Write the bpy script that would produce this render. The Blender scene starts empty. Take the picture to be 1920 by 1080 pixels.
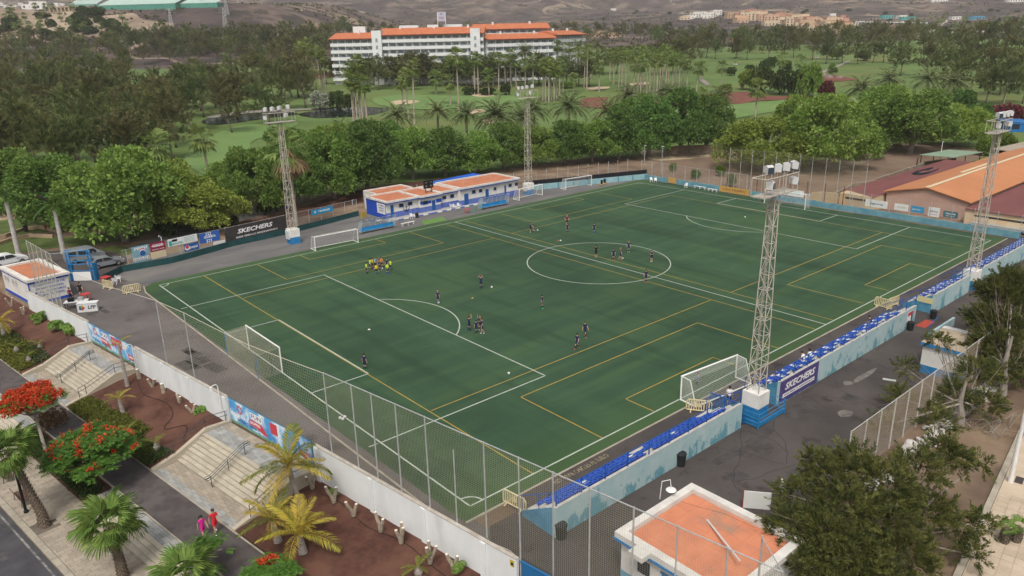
import bpy, bmesh, math, random
import numpy as np
from mathutils import Vector, Matrix, noise as mnoise
from mathutils.geometry import delaunay_2d_cdt
random.seed(7); RNG = np.random.default_rng(11)
sc = bpy.context.scene; COL = sc.collection
R = math.radians; PI = math.pi
# ------------------------------------------------------------------ camera
CAM = np.array([-68.9673, -63.5774, 28.1534]); YAW, PITCH, ROLL, FPX = 0.864244, 0.326015, -0.022839, 1414.43
_f = np.array([math.cos(YAW)*math.cos(PITCH), math.sin(YAW)*math.cos(PITCH), -math.sin(PITCH)])
_r0 = np.array([math.sin(YAW), -math.cos(YAW), 0.0]); _u0 = np.cross(_r0, _f)
_r = _r0*math.cos(ROLL)+_u0*math.sin(ROLL); _u = -_r0*math.sin(ROLL)+_u0*math.cos(ROLL)
cam = bpy.data.cameras.new("camera"); camo = bpy.data.objects.new("camera", cam); COL.objects.link(camo)
camo.matrix_world = Matrix(((_r[0], _u[0], -_f[0], CAM[0]), (_r[1], _u[1], -_f[1], CAM[1]), (_r[2], _u[2], -_f[2], CAM[2]), (0, 0, 0, 1)))
cam.sensor_width = 36; cam.lens = 36*FPX/1920; cam.clip_end = 20000; cam.clip_start = 0.5
sc.camera = camo
# ------------------------------------------------------------------ light
SUN_EL, SUN_AZ = R(56), R(222)     # azimuth of the sun in the xy plane
w = bpy.data.worlds.new("World"); sc.world = w; w.use_nodes = True
nt = w.node_tree; bg = nt.nodes["Background"]
sky = nt.nodes.new("ShaderNodeTexSky"); sky.sky_type = 'NISHITA'; sky.sun_disc = False
sky.sun_elevation = SUN_EL; sky.sun_rotation = PI/2-SUN_AZ; sky.dust_density = 6; sky.air_density = 0.7; sky.ozone_density = 0.6
hs = nt.nodes.new("ShaderNodeHueSaturation"); hs.inputs["Saturation"].default_value = 0.26
nt.links.new(sky.outputs[0], hs.inputs["Color"]); nt.links.new(hs.outputs[0], bg.inputs[0]); bg.inputs[1].default_value = 0.125
sun = bpy.data.lights.new("sun", 'SUN'); sun.energy = 1.5; sun.angle = R(11); sun.color = (1, .91, .77)
suno = bpy.data.objects.new("sun", sun); COL.objects.link(suno)
sd = Vector((math.cos(SUN_EL)*math.cos(SUN_AZ), math.cos(SUN_EL)*math.sin(SUN_AZ), math.sin(SUN_EL)))
suno.rotation_euler = sd.to_track_quat('Z', 'Y').to_euler(); suno.location = (0, 0, 80)
vs = sc.view_settings; vs.view_transform = 'Standard'; vs.look = 'None'; vs.gamma = 1; vs.use_curve_mapping = False; vs.exposure = 0.28
sc.render.engine = 'CYCLES'
cy = sc.cycles; cy.max_bounces = 5; cy.diffuse_bounces = 2; cy.glossy_bounces = 2; cy.transmission_bounces = 3; cy.transparent_max_bounces = 12; cy.volume_bounces = 0
# ------------------------------------------------------------------ terrain and picture-to-place helpers
FX, FY = math.cos(YAW), math.sin(YAW)
_S = [-5000, 0, 210, 260, 310, 400, 600, 1000, 1500, 2100, 3000, 4500, 8000]
_Z = [0, 0, 0, 2.0, 4.3, 7.6, 13, 25, 52, 105, 230, 520, 900]
P0 = np.array([-50.06, -20.18]); WT = np.array([-.1503, .9886]); WN = np.array([-.9886, -.1503]); WROT = math.atan2(WT[1], WT[0])
def ss(a, b, x):
    t = min(1, max(0, (x-a)/(b-a))); return t*t*(3-2*t)
def T(x, y):
    dx, dy = x-CAM[0], y-CAM[1]
    s = dx*FX+dy*FY; l = dx*FY-dy*FX
    z = float(np.interp(s, _S, _Z))*.5+float(np.interp(s-25, _S, _Z))*.25+float(np.interp(s+25, _S, _Z))*.25
    if s > 188:
        k = ss(188, 260, s)
        z += k*(mnoise.noise((x*.013, y*.013, 3))*.9+mnoise.noise((x*.03, y*.03, 9))*.35)
    z += 42*ss(560, 760, s)*ss(-90, -250, l)*ss(1600, 1000, s)
    if s > 900:
        k = ss(900, 2600, s)
        z += k*(mnoise.noise((x*.0022, y*.0022, 1))*70+mnoise.noise((x*.006, y*.006, 5))*26+mnoise.noise((x*.016, y*.016, 8))*7)+ss(800, 1400, s)*mnoise.noise((x*.01, y*.01, 2))*5
    if s < 420 and (x-P0[0])*WN[0]+(y-P0[1])*WN[1] > 0.0: z = -2.35
    return z
def ray(x, y): return _f+_r*((x-960)/FPX)-_u*((y-540)/FPX)
def gp(x, y, z=0.0):
    d = ray(x, y); t = (z-CAM[2])/d[2]; return CAM+d*t
def G(x, y, dz=0.0):
    d = ray(x, y); t = 70.0; pt = t
    while t < 9000:
        p = CAM+d*t
        if p[2] < T(p[0], p[1])+dz: break
        pt = t; t *= 1.012
    lo, hi = pt, t
    for _ in range(22):
        m = (lo+hi)/2; p = CAM+d*m
        if p[2] < T(p[0], p[1])+dz: hi = m
        else: lo = m
    p = CAM+d*hi
    return Vector((p[0], p[1], p[2]-dz))
def XY(x, y, z=0.0):
    p = gp(x, y, z); return (float(p[0]), float(p[1]))
def WF(v, u, z=0.0): return Vector((P0[0]+WT[0]*v+WN[0]*u, P0[1]+WT[1]*v+WN[1]*u, z))
def pxm(p):          # picture pixels (of 1920) per metre at a place
    return FPX/float(np.dot(np.array(p)-CAM, _f))
# ------------------------------------------------------------------ materials
MATS = {}
def _n(t, ty, **k):
    n = t.nodes.new(ty)
    for a, v in k.items(): setattr(n, a, v)
    return n
def mat(name, col, col2=None, scale=1.0, rough=.8, bump=0.0, bscale=None, metal=0.0, spec=.3, island=0.0, trans=0.0, lo=.35, hi=.65, detail=4.0, stretch=None, alpha=1.0, col3=None, scale3=.1, lo3=.45, hi3=.62, objrand=0.0, emit=0.0):
    if name in MATS: return MATS[name]
    m = bpy.data.materials.new(name); m.use_nodes = True; t = m.node_tree; L = t.links.new
    b = t.nodes["Principled BSDF"]; b.inputs["Roughness"].default_value = rough; b.inputs["Metallic"].default_value = metal
    b.inputs["Specular IOR Level"].default_value = spec
    geo = _n(t, "ShaderNodeNewGeometry"); vec = geo.outputs["Position"]
    if stretch:
        mp = _n(t, "ShaderNodeMapping"); mp.inputs["Scale"].default_value = stretch[:3]
        if len(stretch) > 3: mp.inputs["Rotation"].default_value = (0, 0, stretch[3])
        L(vec, mp.inputs["Vector"]); vec = mp.outputs[0]
    out = None
    rgb = _n(t, "ShaderNodeRGB"); rgb.outputs[0].default_value = (*col, 1); out = rgb.outputs[0]
    def mixin(cur, c2, fac):
        mx = _n(t, "ShaderNodeMix", data_type='RGBA'); L(fac, mx.inputs[0]); L(cur, mx.inputs[6])
        if isinstance(c2, tuple): mx.inputs[7].default_value = (*c2, 1)
        else: L(c2, mx.inputs[7])
        return mx.outputs[2]
    def nz(sca, lo_, hi_, det=detail):
        nn = _n(t, "ShaderNodeTexNoise"); nn.inputs["Scale"].default_value = sca; nn.inputs["Detail"].default_value = det; nn.inputs["Roughness"].default_value = .6
        L(vec, nn.inputs["Vector"]); mr = _n(t, "ShaderNodeMapRange"); mr.inputs[1].default_value = lo_; mr.inputs[2].default_value = hi_; L(nn.outputs[0], mr.inputs[0])
        return mr.outputs[0], nn.outputs[0]
    if col2: out = mixin(out, col2, nz(scale, lo, hi)[0])
    if col3: out = mixin(out, col3, nz(scale3, lo3, hi3)[0])
    if island or objrand:
        hv = _n(t, "ShaderNodeHueSaturation")
        mr = _n(t, "ShaderNodeMapRange"); k = island or objrand; mr.inputs[3].default_value = 1-k; mr.inputs[4].default_value = 1+k
        if island: L(geo.outputs["Random Per Island"], mr.inputs[0])
        else:
            oi = _n(t, "ShaderNodeObjectInfo"); L(oi.outputs["Random"], mr.inputs[0])
        L(mr.outputs[0], hv.inputs["Value"])
        if island and objrand:
            oi = _n(t, "ShaderNodeObjectInfo"); m2 = _n(t, "ShaderNodeMapRange"); m2.inputs[3].default_value = .5-objrand*.1; m2.inputs[4].default_value = .5+objrand*.1
            L(oi.outputs["Random"], m2.inputs[0]); L(m2.outputs[0], hv.inputs["Hue"])
        L(out, hv.inputs["Color"]); out = hv.outputs[0]
    L(out, b.inputs["Base Color"])
    if bump:
        _, raw = nz(bscale or scale*6, 0, 1, 6.0)
        bp = _n(t, "ShaderNodeBump"); bp.inputs["Strength"].default_value = bump; bp.inputs["Distance"].default_value = .05
        L(raw, bp.inputs["Height"]); L(bp.outputs[0], b.inputs["Normal"])
    if trans:
        tr = _n(t, "ShaderNodeBsdfTranslucent"); L(out, tr.inputs[0]); ms = _n(t, "ShaderNodeMixShader"); ms.inputs[0].default_value = trans
        L(b.outputs[0], ms.inputs[1]); L(tr.outputs[0], ms.inputs[2]); L(ms.outputs[0], t.nodes["Material Output"].inputs[0])
    if alpha < 1: b.inputs["Alpha"].default_value = alpha
    MATS[name] = m; return m
# ------------------------------------------------------------------ mesh builder
class MB:
    def __init__(s): s.v = []; s.f = []; s.m = []; s.cur = 0
    def mt(s, i): s.cur = i; return s
    def add(s, vs, fs):
        o = len(s.v); s.v.extend([tuple(map(float, q)) for q in vs])
        for f in fs: s.f.append(tuple(i+o for i in f)); s.m.append(s.cur)
        return s
    def box(s, x0, x1, y0, y1, z0, z1, M=None):
        vs = [(x0, y0, z0), (x1, y0, z0), (x1, y1, z0), (x0, y1, z0), (x0, y0, z1), (x1, y0, z1), (x1, y1, z1), (x0, y1, z1)]
        if M is not None: vs = [tuple(M @ Vector(q)) for q in vs]
        return s.add(vs, [(3, 2, 1, 0), (4, 5, 6, 7), (0, 1, 5, 4), (1, 2, 6, 5), (2, 3, 7, 6), (3, 0, 4, 7)])
    def cbox(s, c, d, rz=0, M=None):
        m = Matrix.Translation(c) @ Matrix.Rotation(rz, 4, 'Z')
        if M is not None: m = m @ M
        return s.box(-d[0]/2, d[0]/2, -d[1]/2, d[1]/2, -d[2]/2, d[2]/2, m)
    def quad(s, a, b, c, d): return s.add([a, b, c, d], [(0, 1, 2, 3)])
    def prism(s, poly, z0, z1, cap=True):
        n = len(poly); vs = [(p[0], p[1], z0) for p in poly]+[(p[0], p[1], z1) for p in poly]
        fs = [(i, (i+1) % n, n+(i+1) % n, n+i) for i in range(n)]
        if cap: fs += [tuple(range(n, 2*n)), tuple(reversed(range(n)))]
        return s.add(vs, fs)
    def tube(s, pts, rad, n=6, cap=True):
        pts = [Vector(p) for p in pts]; k = len(pts)
        if not hasattr(rad, '__len__'): rad = [rad]*k
        vs = []; fs = []; up = None
        for i, p in enumerate(pts):
            d = (pts[min(i+1, k-1)]-pts[max(i-1, 0)]).normalized()
            if up is None: up = Vector((0, 0, 1)) if abs(d.z) < .9 else Vector((1, 0, 0))
            a = d.cross(up).normalized(); b = a.cross(d).normalized(); up = b
            for j in range(n):
                an = 2*PI*j/n; vs.append(p+(a*math.cos(an)+b*math.sin(an))*rad[i])
        for i in range(k-1):
            for j in range(n):
                a0 = i*n+j; a1 = i*n+(j+1) % n; fs.append((a0, a1, a1+n, a0+n))
        if cap: fs += [tuple(reversed(range(n))), tuple(range((k-1)*n, k*n))]
        return s.add(vs, fs)
    def bar(s, a, b, w=.05, h=None):
        a = Vector(a); b = Vector(b); d = b-a
        if d.length < 1e-5: return s
        return s.tube([a, b], w*.62, 4) if h is None else s.box(0, d.length, -w/2, w/2, -h/2, h/2, Matrix.Translation(a) @ d.to_track_quat('X', 'Z').to_matrix().to_4x4())
    def lathe(s, prof, n=12, c=(0, 0, 0), cap=True):
        vs = []; fs = []; k = len(prof)
        for (r, z) in prof:
            for j in range(n): vs.append((c[0]+r*math.cos(2*PI*j/n), c[1]+r*math.sin(2*PI*j/n), c[2]+z))
        for i in range(k-1):
            for j in range(n): fs.append((i*n+j, i*n+(j+1) % n, (i+1)*n+(j+1) % n, (i+1)*n+j))
        if cap: fs += [tuple(reversed(range(n))), tuple(range((k-1)*n, k*n))]
        return s.add(vs, fs)
    def ball(s, c, r, n=10, sq=(1, 1, 1)):
        prof = [(max(.001, math.sin(PI*i/(n//2))), -math.cos(PI*i/(n//2))) for i in range(n//2+1)]
        o = len(s.v); s.lathe(prof, n)
        for i in range(o, len(s.v)):
            q = s.v[i]; s.v[i] = (c[0]+q[0]*r*sq[0], c[1]+q[1]*r*sq[1], c[2]+q[2]*r*sq[2])
        return s
    def mesh(s, name, mats, smooth=False):
        me = bpy.data.meshes.new(name); me.from_pydata(s.v, [], s.f)
        ml = mats if isinstance(mats, (list, tuple)) else [mats]
        for m in ml: me.materials.append(m)
        if len(ml) > 1: me.polygons.foreach_set("material_index", s.m)
        if smooth: me.polygons.foreach_set("use_smooth", [True]*len(s.f))
        me.update(); return me
    def build(s, name, mats, parent=None, smooth=False, loc=None, rotz=0):
        return ob(name, s.mesh(name, mats, smooth), parent, loc, rotz)
def ob(name, data, parent=None, loc=None, rotz=0):
    o = bpy.data.objects.new(name, data); COL.objects.link(o)
    if parent: o.parent = parent
    if loc is not None: o.location = loc
    if rotz: o.rotation_euler = (0, 0, rotz)
    return o
def tag(o, label=None, cat=None, group=None, kind=None):
    if label: o["label"] = label
    if cat: o["category"] = cat
    if group: o["group"] = group
    if kind: o["kind"] = kind
    return o
def thing(name, label, cat, loc=(0, 0, 0), rotz=0, group=None): return tag(ob(name, None, None, loc, rotz), label, cat, group)
def struct(o): o["kind"] = "structure"; return o
def fast_mesh(name, verts, faces_n, mats, midx=None, smooth=False, tint=None):
    """verts (N,3) laid out face after face with faces_n corners each"""
    verts = np.asarray(verts, dtype=np.float32).reshape(-1, 3); n = len(verts)//faces_n
    me = bpy.data.meshes.new(name); me.vertices.add(len(verts)); me.vertices.foreach_set("co", verts.ravel())
    me.loops.add(len(verts)); me.loops.foreach_set("vertex_index", np.arange(len(verts), dtype=np.int32))
    me.polygons.add(n); me.polygons.foreach_set("loop_start", np.arange(0, len(verts), faces_n, dtype=np.int32))
    try: me.polygons.foreach_set("loop_total", np.full(n, faces_n, dtype=np.int32))
    except Exception: pass
    if tint is not None: me.attributes.new('tint', 'FLOAT', 'POINT').data.foreach_set('value', np.repeat(np.asarray(tint, dtype=np.float32), faces_n))
    for m in (mats if isinstance(mats, (list, tuple)) else [mats]): me.materials.append(m)
    if midx is not None: me.polygons.foreach_set("material_index", np.asarray(midx, dtype=np.int32))
    me.update(calc_edges=True); me.validate(); return me
def copy_tree(o, parent=None):
    c = o.copy(); COL.objects.link(c)
    if parent: c.parent = parent
    for ch in list(o.children): copy_tree(ch, c)
    return c
_fontcache = {}
def text_mesh(txt, size, ext=.006, shear=0.0, bold=0.0, align='CENTER'):
    cu = bpy.data.curves.new("lettering", 'FONT'); cu.body = txt; cu.size = size; cu.extrude = ext; cu.shear = shear; cu.offset = bold; cu.align_x = align; cu.align_y = 'CENTER'; cu.resolution_u = 2
    o = bpy.data.objects.new("tmp", cu); COL.objects.link(o); dg = bpy.context.evaluated_depsgraph_get(); dg.update()
    me = bpy.data.meshes.new_from_object(o.evaluated_get(dg)); bpy.data.objects.remove(o); bpy.data.curves.remove(cu); me.materials.clear(); return me
def text(txt, size, m, parent, loc, rot=(PI/2, 0, 0), shear=0.0, bold=0.0, width=None, align='CENTER', name="lettering"):
    me = text_mesh(txt, size, .004, shear, bold, align); me.materials.append(m)
    o = ob(name, me, parent, loc); o.rotation_euler = rot
    if width:
        xs = [v.co.x for v in me.vertices]
        if xs: o.scale = (width/max(.01, max(xs)-min(xs)), 1, 1)
    return o
def patch(name, pts, dz, m, step=0, kind="structure"):
    """a flat sheet on the terrain with the given outline"""
    pts = [Vector((p[0], p[1])) for p in pts]; n = len(pts); co = list(pts)
    ed = [(i, (i+1) % n) for i in range(n)]
    if step:
        nb = []; e2 = []
        for i in range(n):
            a, b = pts[i], pts[(i+1) % n]; k = max(1, int((b-a).length/step))
            for j in range(k): nb.append(a.lerp(b, j/k))
        co = nb; ed = [(i, (i+1) % len(nb)) for i in range(len(nb))]
        x0, x1 = min(p.x for p in co), max(p.x for p in co); y0, y1 = min(p.y for p in co), max(p.y for p in co)
        xs = np.arange(x0, x1, step); ys = np.arange(y0, y1, step)
        for x in xs:
            for y in ys: co.append(Vector((x, y)))
    v, e, f, *_ = delaunay_2d_cdt(co, ed, [], 1, 1e-4)
    mb = MB(); mb.v = [(p.x, p.y, T(p.x, p.y)+dz) for p in v]; mb.f = [tuple(q) for q in f]; mb.m = [0]*len(f)
    used = sorted({i for q in mb.f for i in q}); mp = {a: b for b, a in enumerate(used)}
    mb.v = [mb.v[i] for i in used]; mb.f = [tuple(mp[i] for i in q) for q in mb.f]
    o = mb.build(name, m); o["kind"] = kind
    return o
def spl(pts, k=6, closed=True):
    """smooth outline through points"""
    n = len(pts); out = []
    rng = range(n) if closed else range(n-1)
    for i in rng:
        g = lambda j: np.array(pts[j % n] if closed else pts[min(max(j, 0), n-1)], float)
        a, b, c, d = g(i-1), g(i), g(i+1), g(i+2)
        for j in range(k):
            t = j/k; out.append(tuple(.5*((2*b)+(-a+c)*t+(2*a-5*b+4*c-d)*t*t+(-a+3*b-3*c+d)*t**3)))
    if not closed: out.append(tuple(pts[-1]))
    return out
# ================================================================== SETTING
M_dirt = mat("dirt", (.155, .105, .07), (.26, .19, .13), .25, .95, .35, 3, col3=(.11, .075, .055), scale3=.06)
M_golf = mat("golf_grass", (.075, .125, .03), (.115, .165, .045), .035, .95, .2, 2, col3=(.16, .16, .055), scale3=.022, lo3=.5, hi3=.72, detail=5)
M_green = mat("putting_green", (.115, .2, .06), (.15, .235, .075), .05, .9, .1, 3)
M_lawn = mat("park_lawn", (.055, .09, .02), (.10, .125, .035), .5, .95, .3, 6)
M_redsoil = mat("volcanic_soil", (.098, .042, .03), (.062, .027, .02), 1.8, .98, .6, 16, col3=(.13, .062, .043), scale3=.3)
M_redbed = mat("red_gravel_bed", (.19, .075, .055), (.14, .055, .042), .4, .98)
M_sand = mat("bunker_sand", (.5, .4, .27), (.42, .33, .22), .4, .95)
M_tar = mat("asphalt_yard", (.054, .047, .046), (.088, .077, .073), .16, .92, .3, 9, col3=(.037, .032, .032), scale3=.45, lo3=.56, hi3=.7, detail=7)
M_tar2 = mat("asphalt_strip", (.1, .1, .105), (.165, .16, .155), .3, .92, .25, 9, col3=(.22, .2, .175), scale3=.1, lo3=.55, hi3=.75, detail=6, stretch=(.35, 1, 1))
M_tar3 = mat("asphalt_path", (.1, .088, .087), (.15, .135, .13), .2, .92, .3, 9, col3=(.06, .052, .053), scale3=.3, lo3=.57, hi3=.72, detail=7)
M_prom = mat("promenade_asphalt", (.085, .074, .073), (.108, .094, .092), .35, .9, .2, 9, detail=6, col3=(.07, .06, .06), scale3=1.1)
M_road = mat("road_asphalt", (.048, .048, .055), (.08, .078, .086), .5, .85, .25, 10, col3=(.125, .115, .11), scale3=.35, lo3=.56, hi3=.72, detail=7)
M_hill = mat("scrub_hill", (.055, .042, .045), (.11, .081, .073), .006, .97, 1.0, .03, col3=(.3, .23, .165), scale3=.004, lo3=.57, hi3=.68, detail=9)
def hill_mat():
    m = M_hill; t = m.node_tree; L = t.links.new; b = t.nodes["Principled BSDF"]
    cur = b.inputs["Base Color"].links[0].from_socket
    geo = _n(t, "ShaderNodeNewGeometry")
    def add(cur, scale, lo, hi, c, strength=1.0, st=(1, 1, 1)):
        mp = _n(t, "ShaderNodeMapping"); mp.inputs["Scale"].default_value = st; L(geo.outputs["Position"], mp.inputs[0])
        nn = _n(t, "ShaderNodeTexNoise"); nn.inputs["Scale"].default_value = scale; nn.inputs["Detail"].default_value = 10; nn.inputs["Roughness"].default_value = .7; L(mp.outputs[0], nn.inputs[0])
        mr = _n(t, "ShaderNodeMapRange"); mr.inputs[1].default_value = lo; mr.inputs[2].default_value = hi; mr.inputs[4].default_value = strength; L(nn.outputs[0], mr.inputs[0])
        mx = _n(t, "ShaderNodeMix", data_type='RGBA'); L(mr.outputs[0], mx.inputs[0]); L(cur, mx.inputs[6]); mx.inputs[7].default_value = (*c, 1); return mx.outputs[2]
    cur = add(cur, .012, .5, .62, (.24, .185, .14), .6); cur = add(cur, .035, .5, .58, (.035, .032, .028), .85)            # dark bushes
    cur = add(cur, .0028, .56, .66, (.055, .042, .045), .8)         # lava ground
    # pale tracks: thin contour of a slow noise
    nn = _n(t, "ShaderNodeTexNoise"); nn.inputs["Scale"].default_value = .0028; nn.inputs["Detail"].default_value = 3; L(geo.outputs["Position"], nn.inputs[0])
    m1 = _n(t, "ShaderNodeMath", operation='SUBTRACT'); L(nn.outputs[0], m1.inputs[0]); m1.inputs[1].default_value = .5
    m2 = _n(t, "ShaderNodeMath", operation='ABSOLUTE'); L(m1.outputs[0], m2.inputs[0])
    mr = _n(t, "ShaderNodeMapRange"); mr.inputs[1].default_value = .0; mr.inputs[2].default_value = .006; mr.inputs[3].default_value = .85; mr.inputs[4].default_value = 0; L(m2.outputs[0], mr.inputs[0])
    mx = _n(t, "ShaderNodeMix", data_type='RGBA'); L(mr.outputs[0], mx.inputs[0]); L(cur, mx.inputs[6]); mx.inputs[7].default_value = (.33, .26, .19, 1)
    L(mx.outputs[2], b.inputs["Base Color"])
hill_mat()
def golf_mat():
    t = M_golf.node_tree; L = t.links.new; b = t.nodes["Principled BSDF"]; cur = b.inputs["Base Color"].links[0].from_socket
    geo = _n(t, "ShaderNodeNewGeometry"); mp = _n(t, "ShaderNodeMapping"); mp.inputs["Rotation"].default_value = (0, 0, .3); mp.inputs["Scale"].default_value = (.012, .075, 1); L(geo.outputs["Position"], mp.inputs[0])
    nn = _n(t, "ShaderNodeTexNoise"); nn.inputs["Scale"].default_value = 1; nn.inputs["Detail"].default_value = 3; L(mp.outputs[0], nn.inputs[0])
    mr = _n(t, "ShaderNodeMapRange"); mr.inputs[1].default_value = .42; mr.inputs[2].default_value = .6; mr.inputs[4].default_value = .65; L(nn.outputs[0], mr.inputs[0])
    mx = _n(t, "ShaderNodeMix", data_type='RGBA'); L(mr.outputs[0], mx.inputs[0]); L(cur, mx.inputs[6]); mx.inputs[7].default_value = (.12, .195, .06, 1); L(mx.outputs[2], b.inputs["Base Color"])
golf_mat()
def turf_mat():
    m = mat("artificial_turf", (.028, .064, .036), (.037, .08, .045), .16, .88, .35, 30, spec=.2, detail=6, col3=(.05, .098, .043), scale3=.045, lo3=.5, hi3=.7)
    t = m.node_tree; L = t.links.new; b = t.nodes["Principled BSDF"]; cur = b.inputs["Base Color"].links[0].from_socket
    geo = _n(t, "ShaderNodeNewGeometry")
    for sc_, st, lo, hi, c, k in ((1, (.05, .6, 1), .45, .65, (.05, .096, .045), .85), (1, (.5, .06, 1), .52, .7, (.02, .05, .026), .7), (9, (1, 1, 1), .5, .75, (.048, .09, .045), .55)):
        mp = _n(t, "ShaderNodeMapping"); mp.inputs["Scale"].default_value = st; L(geo.outputs["Position"], mp.inputs[0])
        nn = _n(t, "ShaderNodeTexNoise"); nn.inputs["Scale"].default_value = sc_; nn.inputs["Detail"].default_value = 5; L(mp.outputs[0], nn.inputs[0])
        mr = _n(t, "ShaderNodeMapRange"); mr.inputs[1].default_value = lo; mr.inputs[2].default_value = hi; mr.inputs[4].default_value = k; L(nn.outputs[0], mr.inputs[0])
        mx = _n(t, "ShaderNodeMix", data_type='RGBA'); L(mr.outputs[0], mx.inputs[0]); L(cur, mx.inputs[6]); mx.inputs[7].default_value = (*c, 1); cur = mx.outputs[2]
    sy = _n(t, "ShaderNodeSeparateXYZ"); L(geo.outputs["Position"], sy.inputs[0]); dv = _n(t, "ShaderNodeMath", operation='DIVIDE'); L(sy.outputs[0], dv.inputs[0]); dv.inputs[1].default_value = 3.9; fl = _n(t, "ShaderNodeMath", operation='FLOOR'); L(dv.outputs[0], fl.inputs[0]); wn = _n(t, "ShaderNodeTexWhiteNoise", noise_dimensions='1D'); L(fl.outputs[0], wn.inputs['W']); mr = _n(t, "ShaderNodeMapRange"); mr.inputs[3].default_value = .88; mr.inputs[4].default_value = 1.12; L(wn.outputs[0], mr.inputs[0]); hv = _n(t, "ShaderNodeHueSaturation"); L(mr.outputs[0], hv.inputs['Value']); L(cur, hv.inputs['Color']); cur = hv.outputs[0]
    # worn pale margin outside the touch lines
    sx = _n(t, "ShaderNodeSeparateXYZ"); L(geo.outputs["Position"], sx.inputs[0])
    ab = _n(t, "ShaderNodeMath", operation='ABSOLUTE'); L(sx.outputs[1], ab.inputs[0])
    mr = _n(t, "ShaderNodeMapRange"); mr.inputs[1].default_value = 27; mr.inputs[2].default_value = 31.5; mr.inputs[4].default_value = .6; L(ab.outputs[0], mr.inputs[0])
    mx = _n(t, "ShaderNodeMix", data_type='RGBA'); L(mr.outputs[0], mx.inputs[0]); L(cur, mx.inputs[6]); mx.inputs[7].default_value = (.06, .108, .038, 1); L(mx.outputs[2], b.inputs["Base Color"])
    return m
M_turf = turf_mat()
M_white = mat("white_paint", (.78, .77, .74), (.66, .65, .62), 1.5, .6)
M_line = mat("line_white", (.46, .5, .45), (.36, .41, .35), 2, .8)
M_yel = mat("line_yellow", (.38, .27, .055), (.3, .22, .05), 1, .8)
M_kerb = mat("kerb_stone", (.4, .36, .29), (.3, .27, .22), 1.2, .9, .2, 8)
# ---- the terrain: one sheet to the horizon, laid out along the boundary wall
def build_terrain():
    us = [2500, 900, 300, 120, 60, 30, 14, .12, -.12]; a = -.12; d = 3.0
    while a > -5200:
        if a < -70: d *= 1.035 if d < 9 or a < -560 else 1.0
        a -= d; us.append(a)
    vs_ = [0.0]; a = 0; d = 4.0
    while a < 4800:
        if a > 60: d *= 1.03 if d < 9 or a > 560 else 1.0
        a += d; vs_.append(a)
    lo = [-4, -10, -20, -35, -60, -100, -160, -260, -420, -700, -1200, -2200, -3600]
    vs_ = lo[::-1]+vs_
    nu, nv = len(us), len(vs_); verts = []; sl = []
    for v in vs_:
        for uu in us:
            x = P0[0]+WT[0]*v+WN[0]*uu; y = P0[1]+WT[1]*v+WN[1]*uu
            verts.append((x, y, T(x, y)-.06)); dx, dy = x-CAM[0], y-CAM[1]; sl.append((dx*FX+dy*FY, dx*FY-dy*FX))
    fs = []; mi = []
    for j in range(nv-1):
        for i in range(nu-1):
            a = j*nu+i; fs.append((a, a+nu, a+nu+1, a+1)); s, l = sl[a]
            hill = s > 640+60*mnoise.noise((l*.01, 0, 0)) or (l < -120 and s > 520+30*mnoise.noise((l*.02, 3, 0)))
            mi.append(2 if hill else (0 if s < 115 else 1))
    me = bpy.data.meshes.new("ground"); me.from_pydata(verts, [], fs)
    for m in (M_dirt, M_golf, M_hill): me.materials.append(m)
    me.polygons.foreach_set("material_index", mi); me.polygons.foreach_set("use_smooth", [True]*len(fs)); me.update()
    struct(ob("ground", me))
build_terrain()
# ---- stadium floor
XW = lambda y, u=0.05: (P0[0]+WT[0]*((y-P0[1])/WT[1])-u/abs(WN[0])*1.0*(-1 if u < 0 else 1)*0, y)
wl = lambda v, u=-.15: tuple(WF(v, u)[:2])
patch("soil_belt", [(-75, 44), (-80, 84), (-40, 74), (0, 66), (60, 60), (75, 50), (75, 20), (60, 0), (48, -34), (46, 30), (20, 40), (-8, 45), (-48, 40)], -.04, M_dirt, 6)
patch("asphalt_path", [wl(-60, -.12), wl(62, -.12), (-46, 41), (-44.5, 36), (-45.5, 33), (-45.5, -33.2), (-44, -34)], -.02, M_tar3)
patch("asphalt_strip", [(-47.5, 38), (-44.6, 43.6), (-36, 45.2), (-7, 46), (24, 42), (52, 36), (52, 30), (47.7, 32), (-46.5, 32.2), (-46.9, 33)], -.012, M_tar2)
patch("asphalt_yard", [(-45.2, -33.2), (52, -33.2), (52, -41), (30, -43.5), (0, -45.0), (-36.5, -45.3), (-37, -47), (-39, -60), wl(-40, -.12), wl(-16, -.12)], -.008, M_tar)
patch("asphalt_margin", [(-43, -31.6), (50, -31.6), (50, -33.8), (-43, -33.8)], -.002, M_tar)
turf_out = [(-46.9, 29), (-46.6, 31), (-45.2, 32.35), (47.6, 32.6), (48.0, 31), (47.4, -31.9), (-46.1, -31.9)]
patch("turf", turf_out, 0.0, M_turf)
struct(MB().prism([(6.2-.0, 33.0), (10.6-6, 33.0), (1.2, 36.4), (-4.2, 36.3)][::-1] if False else [(-4.6, 32.7), (-.2, 32.7), (.9, 35.2), (-3.4, 35.2)], -.011, .005).build("turf_mat", mat("bright_turf", (.13, .24, .06), (.1, .2, .05), 2, .9)))
kb = MB()
for a, b in (((-46.95, -31.95), (-46.95, 29)), ((-46.95, 29), (-46.4, 31.6)), ((-46.1, -31.98), (47.4, -31.98))):
    kb.bar((*a, .0), (*b, .0), .14, .1)
struct(kb.build("pitch_kerb", M_kerb))
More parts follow.
